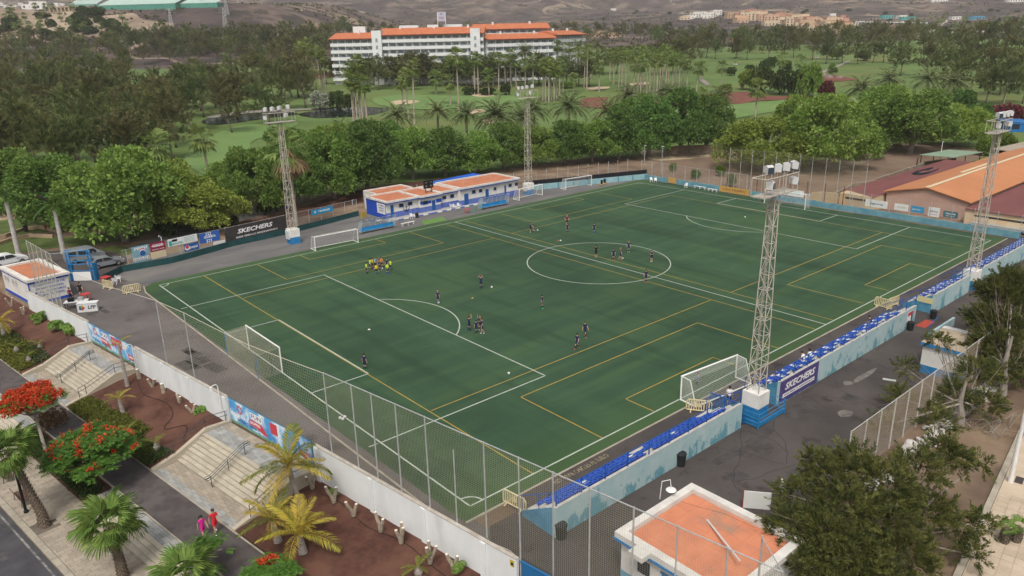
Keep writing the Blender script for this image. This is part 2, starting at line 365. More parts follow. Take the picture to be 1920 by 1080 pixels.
# ---- markings
HL, HW = 44.85, 30.78
ml = MB(); ZL = .006
def seg(mb, a, b, w=.12, z=ZL):
    a = np.array(a, float); b = np.array(b, float); d = (b-a)/np.linalg.norm(b-a); n = np.array([-d[1], d[0]])*w/2; a = a-d*w/2; b = b+d*w/2
    mb.quad((*(a+n), z), (*(a-n), z), (*(b-n), z), (*(b+n), z))
def arc(mb, c, r, a0, a1, k=48, w=.12, z=ZL):
    for i in range(k):
        t0, t1 = a0+(a1-a0)*i/k, a0+(a1-a0)*(i+1)/k
        mb.quad(*[(c[0]+rr*math.cos(t), c[1]+rr*math.sin(t), z) for rr, t in ((r-w/2, t0), (r+w/2, t0), (r+w/2, t1), (r-w/2, t1))])
for s in (-1, 1):
    seg(ml, (s*HL, -HW), (s*HL, HW)); seg(ml, (-HL, s*HW), (HL, s*HW))
    for b, d in ((20.16, 16.5), (9.16, 5.5)):
        for t in (-1, 1): seg(ml, (s*HL, t*b), (s*(HL-d), t*b), z=ZL+.002)
        seg(ml, (s*(HL-d), -b), (s*(HL-d), b), z=ZL+.002)
    a = math.acos(5.5/9.15); c = PI if s > 0 else 0
    arc(ml, (s*(HL-11), 0), 9.15, c-a, c+a, z=ZL+.003)
    for t in (-1, 1):
        b0 = math.atan2(-t, -s); arc(ml, (s*HL, t*HW), 1, b0-PI/4, b0+PI/4, 10, z=ZL+.003)
seg(ml, (0, -HW), (0, HW), z=ZL+.002); arc(ml, (0, 0), 9.15, 0, 2*PI, 120, z=ZL+.004)
seg(ml, (-HL-.9, 20.1), (-HL-.3, 20.1)); seg(ml, (-HL-.9, -20.1), (-HL-.3, -20.1))
struct(ml.build("white_markings", M_line))
my = MB()
def snap(poly):
    pts = [list(XY(*p)) for p in poly]
    for i in range(len(pts)-1):
        a, b = pts[i], pts[i+1]
        if abs(a[0]-b[0]) < abs(a[1]-b[1]): m = (a[0]+b[0])/2; a[0] = b[0] = m
        else: m = (a[1]+b[1])/2; a[1] = b[1] = m
    for a, b in zip(pts, pts[1:]): seg(my, a, b, .1, .004)
for pl in ([(382, 517), (1000, 888)], [(563, 479), (580, 486), (722.7, 456), (705, 448)], [(483, 496.7), (537, 523), (833, 455.7), (770, 436)], [(456.7, 558), (926.7, 446.7)],
           [(838, 421), (1526.7, 617)], [(873, 414), (1560, 600)], [(963, 438), (1250, 367)], [(937.7, 400.7), (1001.7, 416), (1186, 373), (1123, 361.7)], [(988, 390.7), (1005, 394), (1095, 374), (1076.7, 370.7)],
           [(810, 770), (1333, 562)], [(1127.7, 821), (976.7, 744), (1306.7, 606), (1463, 652.7)], [(1225, 771), (1173, 747.7), (1338, 670), (1388, 688)],
           [(1370, 547.7), (1655, 435.7)], [(1618, 569), (1476.7, 533), (1653, 460), (1788, 485)], [(1666.7, 544), (1620.7, 535), (1705, 494.3), (1750, 503)], [(1256, 368), (1810, 460.7)]):
    snap(pl)
struct(my.build("yellow_markings", M_yel))
# painted words on the strip before the stand
tm = text_mesh("NO TIRAR CHICLES AL SUELO", .62, .001); tm.materials.append(mat("worn_yellow", (.4, .33, .17), (.12, .11, .1), 4, .9, lo=.45, hi=.6))
o = struct(ob("painted_words", tm, None, (-36.6, -32.55, .004))); o.scale = (.62, 1, 1)
# worn marks: wet and pale stains on the yard
ys = MB()
for x, y, rx, ry in ((1240, 880, 1.2, .35), (1620, 705, 2.2, .3), (1585, 775, .7, .5), (1120, 925, .9, .7), (1345, 745, .8, .3), (1590, 718, .5, .4)):
    c = XY(x, y); ys.prism([(c[0]+rx*math.cos(t)*(.8+.3*random.random()), c[1]+ry*math.sin(t)*(.8+.3*random.random())) for t in np.linspace(0, 2*PI, 11)[:-1]], -.004, -.002)
struct(ys.build("worn_patches", mat("pale_scuff", (.2, .18, .165), (.1, .09, .088), 1.5, .95)))
gc = random.Random(8); cm = MB()
for i in range(16):
    x, y = gc.uniform(-40, 12), gc.uniform(-44.5, -37.5); a = gc.choice((0.1, 1.5, .8, 2.4))+gc.uniform(-.3, .3); q = [(x, y)]
    for k in range(gc.randint(5, 12)): a += gc.uniform(-.45, .45); x += math.cos(a)*.7; y += math.sin(a)*.7; q.append((x, max(-45, min(-37, y))))
    for p_, q_ in zip(q, q[1:]):
        if p_ != q_: seg(cm, p_, q_, .035, -.003)
struct(cm.build("asphalt_cracks", mat("crack_dark", (.02, .018, .018))))
rp = MB()
for i in range(14):
    x, y, a = gc.uniform(-40, 20), gc.uniform(-44, -38), gc.uniform(-.1, .1); rp.cbox((x, y, -.006), (gc.uniform(.8, 3.5), gc.uniform(.5, 1.6), .005), a)
for i in range(9): x = gc.uniform(-52, -48.5); y = gc.uniform(-18, 26); rp.cbox((x-.15*(y-5)*.5, y, -.016), (gc.uniform(.5, 1.2), gc.uniform(.8, 3), .005), .15)
struct(rp.build("asphalt_repairs", mat("repair_tar", (.046, .042, .042), (.075, .068, .066), .8, .9)))
wm = MB()
for x, y, x2, y2, wd in ((1655, 710, 1680, 714, .35),): wm.bar((*XY(x, y), .0), (*XY(x2, y2), .0), wd, .02)
struct(wm.build("painted_bar", M_line))
struct(MB().cbox((*XY(1735, 607), .0), (2.4, .9, .012)).build("red_painted_patch", mat("red_paint_floor", (.45, .07, .04), (.3, .06, .05), 3, .9)))
# ---- park ground north of the boards, all on the terrain
def pp(name, px, dz, m, step=0, sp=True):
    q = spl(px, 4) if sp else px
    return patch(name, [tuple(G(*p)[:2]) for p in q], dz, m, step)
pp("lawn_strip", [(-60, 425), (0, 416), (70, 405), (118, 412), (112, 426), (60, 438), (-60, 446)], -.015, M_lawn)
pp("lawn_strip", [(-60, 470), (10, 455), (60, 445), (150, 443), (260, 430), (262, 445), (180, 458), (90, 466), (-50, 488)], -.015, M_lawn)
pp("lawn_strip", [(95, 500), (130, 483), (190, 465), (232, 462), (250, 472), (232, 480), (150, 505)], -.015, M_lawn)
pp("lawn_strip", [(250, 430), (330, 405), (420, 388), (480, 376), (520, 378), (480, 390), (380, 412), (300, 432)], -.015, mat("pale_lawn", (.11, .13, .035), (.15, .15, .05), .4, .95))
pp("park_path", [(215, 482), (245, 462), (330, 430), (400, 412), (480, 392), (560, 372), (560, 384), (490, 404), (400, 428), (345, 446), (290, 466), (240, 486)], -.022, mat("path_asphalt", (.15, .14, .135), (.2, .185, .17), .5, .95))
pp("sandy_path", [(-60, 412), (20, 396), (120, 398), (250, 400), (360, 385), (480, 365), (520, 352), (520, 360), (480, 376), (380, 394), (250, 412), (110, 410), (20, 410), (-60, 426)], -.02, mat("sandy_path", (.4, .3, .21), (.3, .22, .15), .4, .95))
pp("soil_bed", [(345, 446), (420, 424), (540, 396), (690, 352), (900, 330), (900, 345), (690, 378), (540, 412), (420, 440)], -.012, M_redsoil)
pp("car_park", [(-40, 505), (0, 490), (100, 470), (200, 470), (240, 486), (210, 512), (160, 520), (100, 500), (40, 505), (-40, 530)], -.013, M_tar)
# ---- golf course
pp("putting_green", [(380, 268), (430, 240), (500, 231), (560, 230), (520, 250), (470, 268), (480, 300), (430, 322), (390, 330), (345, 300)], .1, M_green, 5)
pp("putting_green", [(700, 185), (760, 178), (850, 180), (960, 180), (980, 190), (900, 200), (800, 206), (720, 200)], .14, M_green, 6)
pp("putting_green", [(1200, 225), (1290, 200), (1420, 192), (1540, 182), (1530, 195), (1420, 215), (1290, 240), (1210, 245)], .12, M_green, 6)
pp("pond", [(560, 214), (620, 205), (690, 201), (730, 205), (700, 215), (640, 220), (590, 221)], .12, mat("pond_water", (.012, .02, .018), rough=.12, spec=.5), 5)
pp("pond", [(380, 226), (440, 214), (520, 210), (560, 214), (500, 222), (430, 232), (390, 234)], .12, MATS["pond_water"], 5)
for q in ([(733, 192), (755, 188), (787, 190), (770, 195), (742, 197)], [(880, 208), (905, 205), (908, 211), (885, 214)], [(1100, 165), (1140, 163), (1138, 167), (1108, 169)], [(885, 177), (920, 176), (925, 181), (895, 182)], [(1180, 157), (1215, 155), (1212, 159), (1185, 161)], [(690, 245), (730, 243), (735, 248), (700, 249)], [(1395, 148), (1420, 146), (1418, 150), (1400, 151)], [(905, 227), (930, 221), (935, 228), (915, 233)]):
    pp("sand_bunker", q, .17, M_sand, 4)
for q in ([(1086, 190), (1105, 184), (1140, 183), (1136, 190), (1150, 197), (1140, 204), (1105, 202), (1090, 200)], [(1200, 186), (1240, 180), (1310, 178), (1350, 174), (1400, 173), (1440, 180), (1525, 182), (1480, 187), (1420, 190), (1380, 196), (1310, 193), (1250, 203), (1205, 200)], [(1518, 143), (1545, 139), (1590, 146), (1606, 150), (1560, 153), (1525, 151)], [(728, 145), (800, 142), (900, 142), (965, 145), (960, 149), (880, 146), (800, 148), (735, 151)], [(283, 150), (305, 146), (335, 150), (332, 160), (300, 163), (285, 158)], [(560, 152), (590, 140), (640, 132), (700, 138), (660, 142), (610, 146)]):
    pp("red_soil_bed", q, .17, M_redbed, 5)
M_cart = mat("cart_path", (.27, .25, .22), (.22, .2, .18), .4, .95)
for q in ([(1548, 178), (1575, 180), (1605, 186), (1625, 196), (1648, 199), (1648, 203), (1618, 200), (1595, 192), (1570, 184), (1548, 181)], [(1530, 137), (1560, 128), (1580, 118), (1592, 114), (1592, 117), (1580, 122), (1562, 131), (1535, 140)], [(1310, 148), (1318, 148), (1330, 158), (1326, 162), (1316, 155)], [(395, 218), (470, 208), (600, 204), (600, 206), (470, 213), (400, 222)]):
    pp("cart_path", q, .19, M_cart, 5)
# bare ground north east of the pitch
pp("bare_earth", [(1218, 328), (1235, 305), (1300, 298), (1390, 285), (1520, 300), (1600, 285), (1700, 268), (1800, 275), (1850, 290), (1790, 310), (1720, 315), (1660, 330), (1680, 375), (1640, 390), (1560, 402), (1420, 376), (1300, 350)], -.005, mat("bare_earth", (.15, .1, .072), (.215, .155, .11), .12, .95, .3, 2, detail=7), 4)
pp("bare_earth", [(1205, 282), (1300, 284), (1380, 277), (1390, 284), (1300, 297), (1225, 300)], .01, M_sand, 5)
pp("dirt_track", [(1480, 318), (1560, 310), (1640, 290), (1655, 284), (1660, 289), (1600, 312), (1540, 324), (1490, 332)], .02, mat("track_earth", (.24, .19, .15), (.2, .15, .11), .3, .95), 4)
# ================================================================== LOWER LEFT: wall, stairs, planters, promenade, street (wall frame: v along, u outwards)
def W(name, mb, m, kind=None, smooth=False, zz=0):
    o = mb.build(name, m, None, smooth, (P0[0], P0[1], zz), WROT)
    if kind: o["kind"] = kind
    return o
ZP, ZS, ZR = -1.3, -1.9, -2.06
V0, V1 = -24.0, 66.0
W("promenade", MB().box(V0, V1, 6.5, 9.02, ZP-.5, ZP), M_prom, "structure")
kk = MB()
kk.box(V0, V1, 6.38, 6.497, ZP-.5, ZP+.012); kk.box(V0, V1, 9.023, 9.14, ZP-.5, ZP+.012)
W("promenade_edging", kk, M_kerb, "structure")
W("road", MB().box(V0, V1, 14.75, 40, ZR-.3, ZR), M_road, "structure")
W("gutter_line", MB().box(V0, V1, 15.0, 15.12, ZR-.1, ZR+.004), mat("worn_line", (.3, .29, .27), (.1, .1, .1), 1.5, .9, lo=.4, hi=.6), "structure")
M_slab = mat("slab_beige", (.36, .31, .245), (.3, .26, .21), 1.3, .85, .15, 12, objrand=.13)
M_slabw = mat("slab_white", (.48, .43, .345), (.4, .36, .29), 1.1, .85, .15, 12, objrand=.1)
M_slabb = mat("slab_blue", (.27, .275, .27), (.33, .33, .31), 1.6, .85, .15, 12, objrand=.16)
M_base = mat("slab_bed", (.17, .145, .115), (.12, .1, .085), 1, .95)
_slab = {}
def slab_mesh(dx, dy, h, m, name="slab"):
    k = (round(dx, 2), round(dy, 2), round(h, 3), m.name, name)
    if k not in _slab:
        e = .012; mb = MB(); x, y = dx/2-.008, dy/2-.008
        lo = [(-x, -y, 0), (x, -y, 0), (x, y, 0), (-x, y, 0)]; md = [(a, b, h-e) for a, b, _ in lo]; tp = [(a*(1-e/x), b*(1-e/y), h) for a, b, _ in lo]
        mb.add(lo+md+tp, [(0, 1, 5, 4), (1, 2, 6, 5), (2, 3, 7, 6), (3, 0, 4, 7), (4, 5, 9, 8), (5, 6, 10, 9), (6, 7, 11, 10), (7, 4, 8, 11), (8, 9, 10, 11)])
        _slab[k] = mb.mesh(name, m)
    return _slab[k]
def paving(name, v0, v1, u0, u1, z, m, lv, lu, along_u=True, skip=None, cap=300, bond=True):
    """bed with slabs on it; courses stacked along v, slabs long along u"""
    bed = W(name, MB().box(v0, v1, u0, u1, z-.4, z-.03), M_base, "structure"); n = 0; rest = MB(); cnt = []
    nv = max(1, round((v1-v0)/lv)); dv = (v1-v0)/nv
    for i in range(nv):
        off = (lu/2 if (i % 2 and bond) else 0); a = u0-off
        while a < u1-.02:
            b0, b1 = max(a, u0), min(a+lu, u1); a += lu
            if b1-b0 < .08: continue
            cnt.append((v0+(i+.5)*dv, (b0+b1)/2, dv, b1-b0))
    cx = [c for c in cnt if not (skip and skip(c[0], c[1]))]
    cx.sort(key=lambda c: c[0])
    for k, c in enumerate(cx):
        mm = m if not callable(m) else m(c[0], c[1])
        if k < cap:
            o = ob("slab", slab_mesh(c[2], c[3], .03, mm), bed, (c[0], c[1], z-.03+random.uniform(-.003, .003)))
        else: rest.box(c[0]-c[2]/2+.008, c[0]+c[2]/2-.008, c[1]-c[3]/2+.008, c[1]+c[3]/2-.008, z-.03, z+random.uniform(-.003, .003))
    if rest.v:
        o = rest.build("outer_slabs", m if not callable(m) else m(0, 0), bed); o["kind"] = "stuff"
    return bed
paving("sidewalk", 1.0, 19.0, 10.95, 14.3, ZS, M_slab, .36, .64, skip=lambda v, u: (10.2 < v < 11.9 and u > 13.0))
W("sidewalk_extension", MB().box(19.0, V1, 10.95, 14.3, ZS-.4, ZS), M_slab, "structure"); W("sidewalk_extension", MB().box(V0, 1.0, 10.95, 14.3, ZS-.4, ZS), M_slab, "structure")
ks = W("kerb", MB().box(V0, V1, 14.3, 14.745, ZR-.2, ZS-.03), M_base, "structure")
k = 0; a = 1.0
while a < 19.5:
    ob("kerbstone", slab_mesh(.98, .4, .05, M_kerb, "kerbstone"), ks, (a+.5, 14.52, ZS-.035)); a += 1.0
W("tree_pit", MB().box(10.3, 11.85, 13.05, 14.28, ZS-.3, ZS-.05), M_redsoil, "structure")
W("manhole_cover", MB().box(8.6, 9.15, 12.5, 12.95, ZS-.03, ZS+.006), mat("rusty_iron", (.13, .09, .075), (.09, .06, .05), 5, .8), "structure")
# ---- stairs with slabs, ramp walls, rails
M_conc = mat("pale_concrete", (.47, .42, .335), (.39, .34, .27), .8, .9, .2, 6)
M_rail = mat("grey_rail", (.07, .08, .095), rough=.45, metal=.6)
def stairs(label, v0, v1, u0, ztop, n, tread, rise, slab, rails, walls=True, reach=6.42, zwall=None):
    st = thing("stone_stairs", label, "stairs", tuple(WF((v0+v1)/2, u0+n*tread/2, ztop-n*rise)), WROT); vc = (v0+v1)/2; uc = u0+n*tread/2; zb = ztop-n*rise
    L = lambda v, u, z: (v-vc, u-uc, z-zb)
    mb = MB()
    for i in range(n):
        z = ztop-i*rise; mb.box(v0-vc, v1-vc, u0+i*tread-uc, u0+(i+1)*tread-uc+(.0 if i == n-1 else .0), -.45, z-rise-zb+rise-.045)
    mb.build("riser_block", M_conc, st)
    k = max(1, round((v1-v0)/slab)); d = (v1-v0)/k
    for i in range(n):
        for j in range(k):
            ob("tread_slab", slab_mesh(d, tread+.03, .045, M_slabw, "tread_slab"), st, L(v0+(j+.5)*d, u0+(i+.5)*tread+.012, ztop-i*rise-.045+random.uniform(-.002, .002)))
    if walls:
        for s, vv in ((-1, v0), (1, v1)):
            a, b = (vv-.36-vc, vv-.012-vc) if s < 0 else (vv+.012-vc, vv+.36-vc)
            w_ = MB(); prof = [(u0-2.05, .12), (u0-.1, .3), (u0+n*tread+.0, -n*rise+.55), (reach, -n*rise+.16), (reach, -n*rise-.4), (u0-2.05, -.9)]
            vs = [(a, p[0]-uc, p[1]+ztop-zb) for p in prof]+[(b, p[0]-uc, p[1]+ztop-zb) for p in prof]; m = len(prof)
            w_.add(vs, [tuple(range(m))[::-1], tuple(range(m, 2*m))]+[(i, (i+1) % m, (i+1) % m+m, i+m) for i in range(m)])
            w_.build("side_wall", M_conc, st)
    for kind, vv in rails:
        r = MB(); zt = ztop-zb; off = 0
        pu = [(u0-.15, zt), (u0+n*tread*.5, zt-n*rise*.5), (u0+n*tread+.15, 0)]
        for (q, z) in pu: r.tube([(vv-vc, q-uc, z-.02), (vv-vc, q-uc, z+.92)], .03, 6)
        for h in (.92, .72):
            pts = [(vv-vc, u0-.55-uc, zt+h), (vv-vc, u0-.15-uc, zt+h), (vv-vc, u0+n*tread+.15-uc, h), (vv-vc, u0+n*tread+.5-uc, h)]
            if h == .92: pts = [(vv-vc, u0-.55-uc, zt+.72)]+pts+[(vv-vc, u0+n*tread+.5-uc, .72)]
            if kind == "double":
                for s in (-.12, .12): r.tube([(p[0]+s, p[1], p[2]) for p in pts], .024, 6)
            else: r.tube(pts, .026, 6)
        r.build("handrail", M_rail, st)
    return st
stairs("wide stone stairs below the FUN banner beside the leaning yellow palm", 0.15, 10.85, 2.15, 0, 8, .305, .1625, .95, (("double", 5.6),))
stairs("wide stone stairs at the left, below the gate banner with two red panels", 27.1, 36.9, 2.15, 0, 8, .305, .1625, .95, (("double", 32.3),))
# side rails stand on the ramp walls
def ramp_rail(vv, label):
    t = thing("ramp_rail", label, "handrail", tuple(WF(vv, 3.2, -.4)), WROT); r = MB(); Q = [(.35, .12), (2.0, .28), (4.6, -.72), (6.0, -1.0)]
    for (u, z) in Q[:3]+[(5.2, -.86)]: r.tube([(0, u-3.2, z+.4-.1), (0, u-3.2, z+.4+.85)], .026, 6)
    r.build("post", M_rail, t); r = MB()
    for h in (.85, .5): r.tube([(0, u-3.2, z+.4+h) for u, z in [(.2, .1), (2.0, .28), (4.6, -.72), (5.2, -.86)]], .024, 6)
    r.build("rail", M_rail, t)
ramp_rail(10.98+.12, "grey handrail on the sloping side wall left of the right stairs"); ramp_rail(-.15, "grey handrail on the sloping side wall under the leaning palm")
ramp_rail(37.1, "grey handrail on the sloping side wall by the three round bushes"); ramp_rail(26.9, "grey handrail on the side wall by the thin ringed palm")
stairs("low stone steps from the dark promenade down to the pavement behind the fan palm", -6, 11.0, 9.95, ZP, 4, .3, .15, .9, (), walls=False)
stairs("low stone steps at the left edge, above the red flowering tree", 25.5, 38, 9.95, ZP, 4, .3, .15, .9, (), walls=False)
for a, b in ((-6, 11), (25.5, 38)): paving("landing_strip", a, b, 9.15, 9.94, ZP, M_slabb, .62, .4, cap=80)
for a, b in ((0.15, 10.85), (27.1, 36.9)):
    paving("upper_landing", a, b, .12, 2.14, 0, lambda v, u: M_slabb if u > .95 else M_slab, .62, .34)
    paving("lower_landing", a, b, 4.61, 6.37, ZP, lambda v, u: M_slabb if u > 5.7 else M_slab, .62, .3)
# ---- planting beds: soil that falls from the wall to the promenade
def bed(name, v0, v1, z_in, z_out, u0=.06, u1=6.36, m=M_redsoil):
    nu, nv = 14, max(8, int((v1-v0)/.8)); vs = []; fs = []
    for j in range(nv+1):
        for i in range(nu+1):
            u = u0+(u1-u0)*i/nu; v = v0+(v1-v0)*j/nv; vs.append((v, u, z_in+(z_out-z_in)*i/nu+mnoise.noise((v*.8, u*.8, 2))*.06))
    for j in range(nv):
        for i in range(nu): a = j*(nu+1)+i; fs.append((a, a+1, a+nu+2, a+nu+1))
    mb = MB(); mb.add(vs, fs); return W(name, mb, m, "structure", True)
bed("planting_bed", 11.2, 26.75, -.2, -1.15); bed("planting_bed", 37.25, 66, -.25, -1.15); bed("planting_bed", -26, -.2, -.65, -1.2)
def bedz(v, u):
    if v < 0: return -.65+(-.55)*u/6.4
    return -.2-.95*u/6.4
bed("lower_bed", 11.3, 25.2, ZP-.05, ZS+.02, 9.15, 10.95); bed("lower_bed", 38.2, 60, ZP-.05, ZS+.02, 9.15, 10.95); bed("lower_bed", -24, -6.2, ZP-.05, ZS+.02, 9.15, 10.95)
for k, (q, lb) in enumerate((([(12.5, 3.2), (14, 2.2), (15.2, 3.4), (16.5, 2.0), (19, 1.4), (22, 1.8), (25, 1.0)], 'thin dark hose snaking over the red soil between the two stairs'), ([(-1.5, 1.0), (-4, .8), (-7, 1.3), (-10, .9), (-14, 1.4), (-18, 1.1)], 'thin dark hose on the red soil along the foot of the long white wall'))):
    t = thing('irrigation_hose', lb, 'hose', tuple(WF(q[0][0], q[0][1], bedz(*q[0])))); c0 = WF(q[0][0], q[0][1], bedz(*q[0])); MB().tube([WF(a, b, bedz(a, b)+.07)-c0 for a, b in spl(q, 5, False)], .022, 5).build('hose', mat('hose_black', (.02, .018, .016), rough=.7), t)
# ---- boundary wall
M_ww = mat("white_wall", (.74, .76, .77), (.66, .69, .7), .6, .75, .12, 3, col3=(.52, .54, .54), scale3=.35, lo3=.58, hi3=.76, stretch=(1, 1, .35))
M_cap = mat("wall_cap", (.36, .32, .27), (.5, .47, .42), 1.2, .9)
M_blue3 = mat("gate_blue", (.02, .14, .33), rough=.5); M_pb2 = mat("symbol_dark", (.02, .02, .02), rough=.6)
def wall_seg(v0, v1, z0, z1, zb, label, pil):
    t = thing("boundary_wall", label, "wall", tuple(WF((v0+v1)/2, 0, zb)), WROT); c = (v0+v1)/2; mb = MB()
    vs = [(v0-c, -.09, 0), (v1-c, -.09, 0), (v1-c, .1, 0), (v0-c, .1, 0), (v0-c, -.09, z0-zb), (v1-c, -.09, z1-zb), (v1-c, .1, z1-zb), (v0-c, .1, z0-zb)]
    mb.add(vs, [(0, 1, 5, 4), (1, 2, 6, 5), (2, 3, 7, 6), (3, 0, 4, 7)]); mb.build("wall_face", M_ww, t)
    mb = MB(); vs = [(x, y*1.25, z+dz) for (x, y, z) in vs[4:] for dz in (0, .05)]
    mb.add(vs, [(0, 2, 3, 1), (2, 4, 5, 3), (4, 6, 7, 5), (6, 0, 1, 7), (1, 3, 5, 7), (0, 6, 4, 2)]); mb.build("wall_cap", M_cap, t)
    for v in pil:
        z = z0+(z1-z0)*(v-v0)/(v1-v0); MB().box(v-c-.2, v-c+.2, .103, .2, 0, z-zb-.06).build("pilaster", M_ww, t)
    return t
wall_seg(-18.2, -.2, 1.66, 2.02, -1.4, "long white boundary wall from the gate with FUN lettering to the lower edge", (-.5, -6.2, -11, -15.8))
yg = thing("yard_gate", "low blue gate at the lower end of the long white wall", "gate", tuple(WF(-20.6, 0, 0)), WROT); MB().box(-2.2, 2.1, -.05, .0, .05, 1.55).build("leaf", M_blue3, yg); MB().box(-2.3, 2.2, -.08, .03, 1.551, 1.65).build("top_bar", M_blue3, yg)
ys_ = thing("wall_notice", "small yellow and black notice at the lower end of the long white wall", "sign", tuple(WF(-17.9, .11, 1.3)), WROT); MB().box(-.14, .14, 0, .012, -.2, .2).build("plate", mat("notice_yellow", (.5, .4, .03), rough=.6), ys_); MB().box(-.09, .09, .0125, .016, -.12, .05).build("dark_symbol", M_pb2, ys_)
wall_seg(11.1, 26.85, 2.1, 2.15, -1.3, "white boundary wall between the two bannered gates, above the pruned stumps", (11.35, 17, 21.5, 26.6))
wall_seg(37.05, 53.9, 2.2, 1.9, -1.3, "white boundary wall from the left gate to the blue and white kiosk", (37.3, 44))
# ---- bannered gates
M_ban = mat("banner_sky", (.1, .36, .66), (.72, .8, .85), .9, .55, lo=.44, hi=.62, col3=(.05, .24, .56), scale3=.4, lo3=.5)
M_red = mat("banner_red", (.55, .05, .07), rough=.5); M_pw = mat("print_white", (.8, .8, .8), rough=.6); M_pb = mat("print_dark", (.02, .03, .08), rough=.6)
M_bgreen = mat("banner_green", (.08, .25, .16), (.2, .38, .3), 2, .6)
M_gf = mat("gate_frame", (.06, .2, .3), rough=.5, metal=.3)
def gate(v0, v1, label, flip):
    t = thing("banner_gate", label, "gate", tuple(WF((v0+v1)/2, 0, .0)), WROT); c = (v0+v1)/2; n = 4; d = (v1-v0)/n
    fr = MB()
    for i in range(n+1):
        a = min(max(v0+i*d, v0+.06), v1-.06)-c; fr.box(a-.04, a+.04, -.06, .0, .02, 2.12)
    fr.box(v0-c, v1-c, -.05, -.01, 2.05, 2.11); fr.box(v0-c, v1-c, -.05, -.01, .08, .14); fr.build("gate_frame", M_gf, t)
    x0, x1 = v0-c+.08, v1-c-.08; b = MB().box(x0, -.012, .005, .03, .12, 2.06).build("banner", M_ban, t); b2 = MB().box(.012, x1, .005, .03, .12, 2.06).build("banner", M_ban, t)
    # lettering faces outward (+y local): rotate half a turn
    def tx(s, size, m, x, z, par, wd=None, sh=0): return text(s, size, m, par, (x, .036, z), (PI/2, 0, PI), sh, .004, wd)
    for par, q in ((b, -1), (b2, 1)):
        mb = MB(); xs, xe = (x0, -.012) if q < 0 else (.012, x1)
        mb.box(xs, xe, .031, .034, .12, .34); mb.build("green_hem", M_bgreen, par)
    xa = x1*.55 if not flip else x0*.5   # photo's left half is +v
    mb = MB()
    for i in range(8):
        an = i*PI/4; cx, cz = x1*.72+.3*math.cos(an), 1.5+.3*math.sin(an); mb.cbox((cx, .036, cz), (.17, .008, .17), 0, Matrix.Rotation(-an+PI/4, 4, 'Y'))
    mb.build("flower_emblem", M_red, b2)
    mb = MB().box(x1*.15, x1*.43, .032, .036, 1.3, 1.85); mb.build("white_panel", M_pw, b2); tx("FUN", .5, M_pb, x1*.29, 1.57, b2, 1.25)
    mb = MB(); mb.add([(x1*.48, .037, 1.24), (x1*.16, .037, 1.2), (x1*.02, .037, .45), (x1*.14, .037, .45), (x1*.3, .037, .72), (x1*.48, .037, .72)], [(0, 1, 2, 3, 4, 5)]); mb.build("red_panel", M_red, b2)
    o = tx("SHOPPING", .33, M_pw, x1*.33, .98, b2, 1.35); o.location.y = .042; tx("EXPERIENCE", .16, M_pb, x1*.36, .6, b2, 1.2)
    tx("SIAM MALL", .42, M_pw, x1*.7, .92, b2, 2.1); tx("GET YOUR", .18, M_pb, x1*.7, .55, b2, 1.2)
    rr = MB()
    if flip: rr.box(-2.4, -1.15, .032, .036, 1.05, 1.95); rr.box(-1.05, -.15, .032, .036, 1.05, 1.95)
    else: rr.box(-1.2, -.3, .032, .036, 1.0, 1.9)
    rr.build("red_panel", M_red, b)
    if flip: tx("NEW", .4, M_pw, -1.75, 1.5, b, .9).location.y = .04; tx("GO", .4, M_pw, -.6, 1.5, b, .6).location.y = .04
    mb = MB().box(x0+.3, x0+1.5, .032, .036, .5, 1.0); mb.build("red_panel", M_red, b); tx("OPEN", .3, M_pw, x0+.9, .75, b, .9).location.y = .04
    return t
gate(0.1, 10.9, "gate closed with a blue banner reading FUN SHOPPING at the head of the right stairs", False)
gate(27.0, 37.0, "gate with a blue banner holding two red panels above the left stairs", True)
# ---- street furniture of the lower left
def wall_lamp(v, label, zb, h):
    t = thing("street_lamp", label, "lamp", tuple(WF(v, .28, zb)), WROT)
    MB().tube([(0, 0, 0), (0, 0, h), (0, .1, h+.18), (0, .3, h+.2), (.05, .5, h+.1)], [.05, .045, .04, .035, .03], 8).build("pole", M_white, t)
    MB().lathe([(.05, -.25), (.12, -.2), (.1, 0), (.03, .04)], 10, (.05, .52, h+.08)).build("camera_head", M_white, t)
wall_lamp(11.7, "white hooked lamp on the wall left of the FUN banner", .9, 2.0); wall_lamp(26.6, "white hooked lamp beside the gate with two red panels", -.2, 2.6)
t = thing("street_lamp", "dark street lamp column between the bench and the ringed palm", "lamp", tuple(WF(13.75, 13.85, ZS)))
M_dk = mat("dark_steel", (.018, .022, .027), rough=.45, metal=.5)
MB().lathe([(.16, 0), (.15, .12), (.1, .2), (.09, .9), (.07, 4.6), (.05, 4.62)], 10).build("pole", M_dk, t); MB().lathe([(.06, 4.62), (.3, 4.7), (.32, 4.76), (.06, 4.95)], 12).build("lamp_head", M_dk, t)
M_wood = mat("bench_wood", (.095, .04, .028), (.14, .07, .05), 8, .6)
def bench(v, u, label, grp):
    t = thing("park_bench", label, "bench", tuple(WF(v, u, ZS)), WROT, grp)
    for i in range(4): MB().box(-.9, .9, -.28+i*.14, -.17+i*.14, .43, .465).build("seat_slat", M_wood, t)
    for i in range(3): MB().box(-.9, .9, -.02, .02, -.055, .055).build("back_slat", M_wood, t, loc=(0, .33+i*.05, .56+i*.15)).rotation_euler = (-.3, 0, 0)
    for s in (-.75, .75):
        MB().tube([(s, -.26, 0), (s, -.22, .42), (s, .28, .42), (s, .46, .95)], .025, 6).build("frame", MATS["grey_rail"], t); MB().tube([(s, .3, .42), (s, .34, 0)], .025, 6).build("leg", MATS["grey_rail"], t)
bench(15.3, 13.5, "wooden slatted bench beside the dark lamp column", "benches along the street"); bench(19.6, 13.3, "wooden slatted bench cut by the left edge of the picture", "benches along the street")
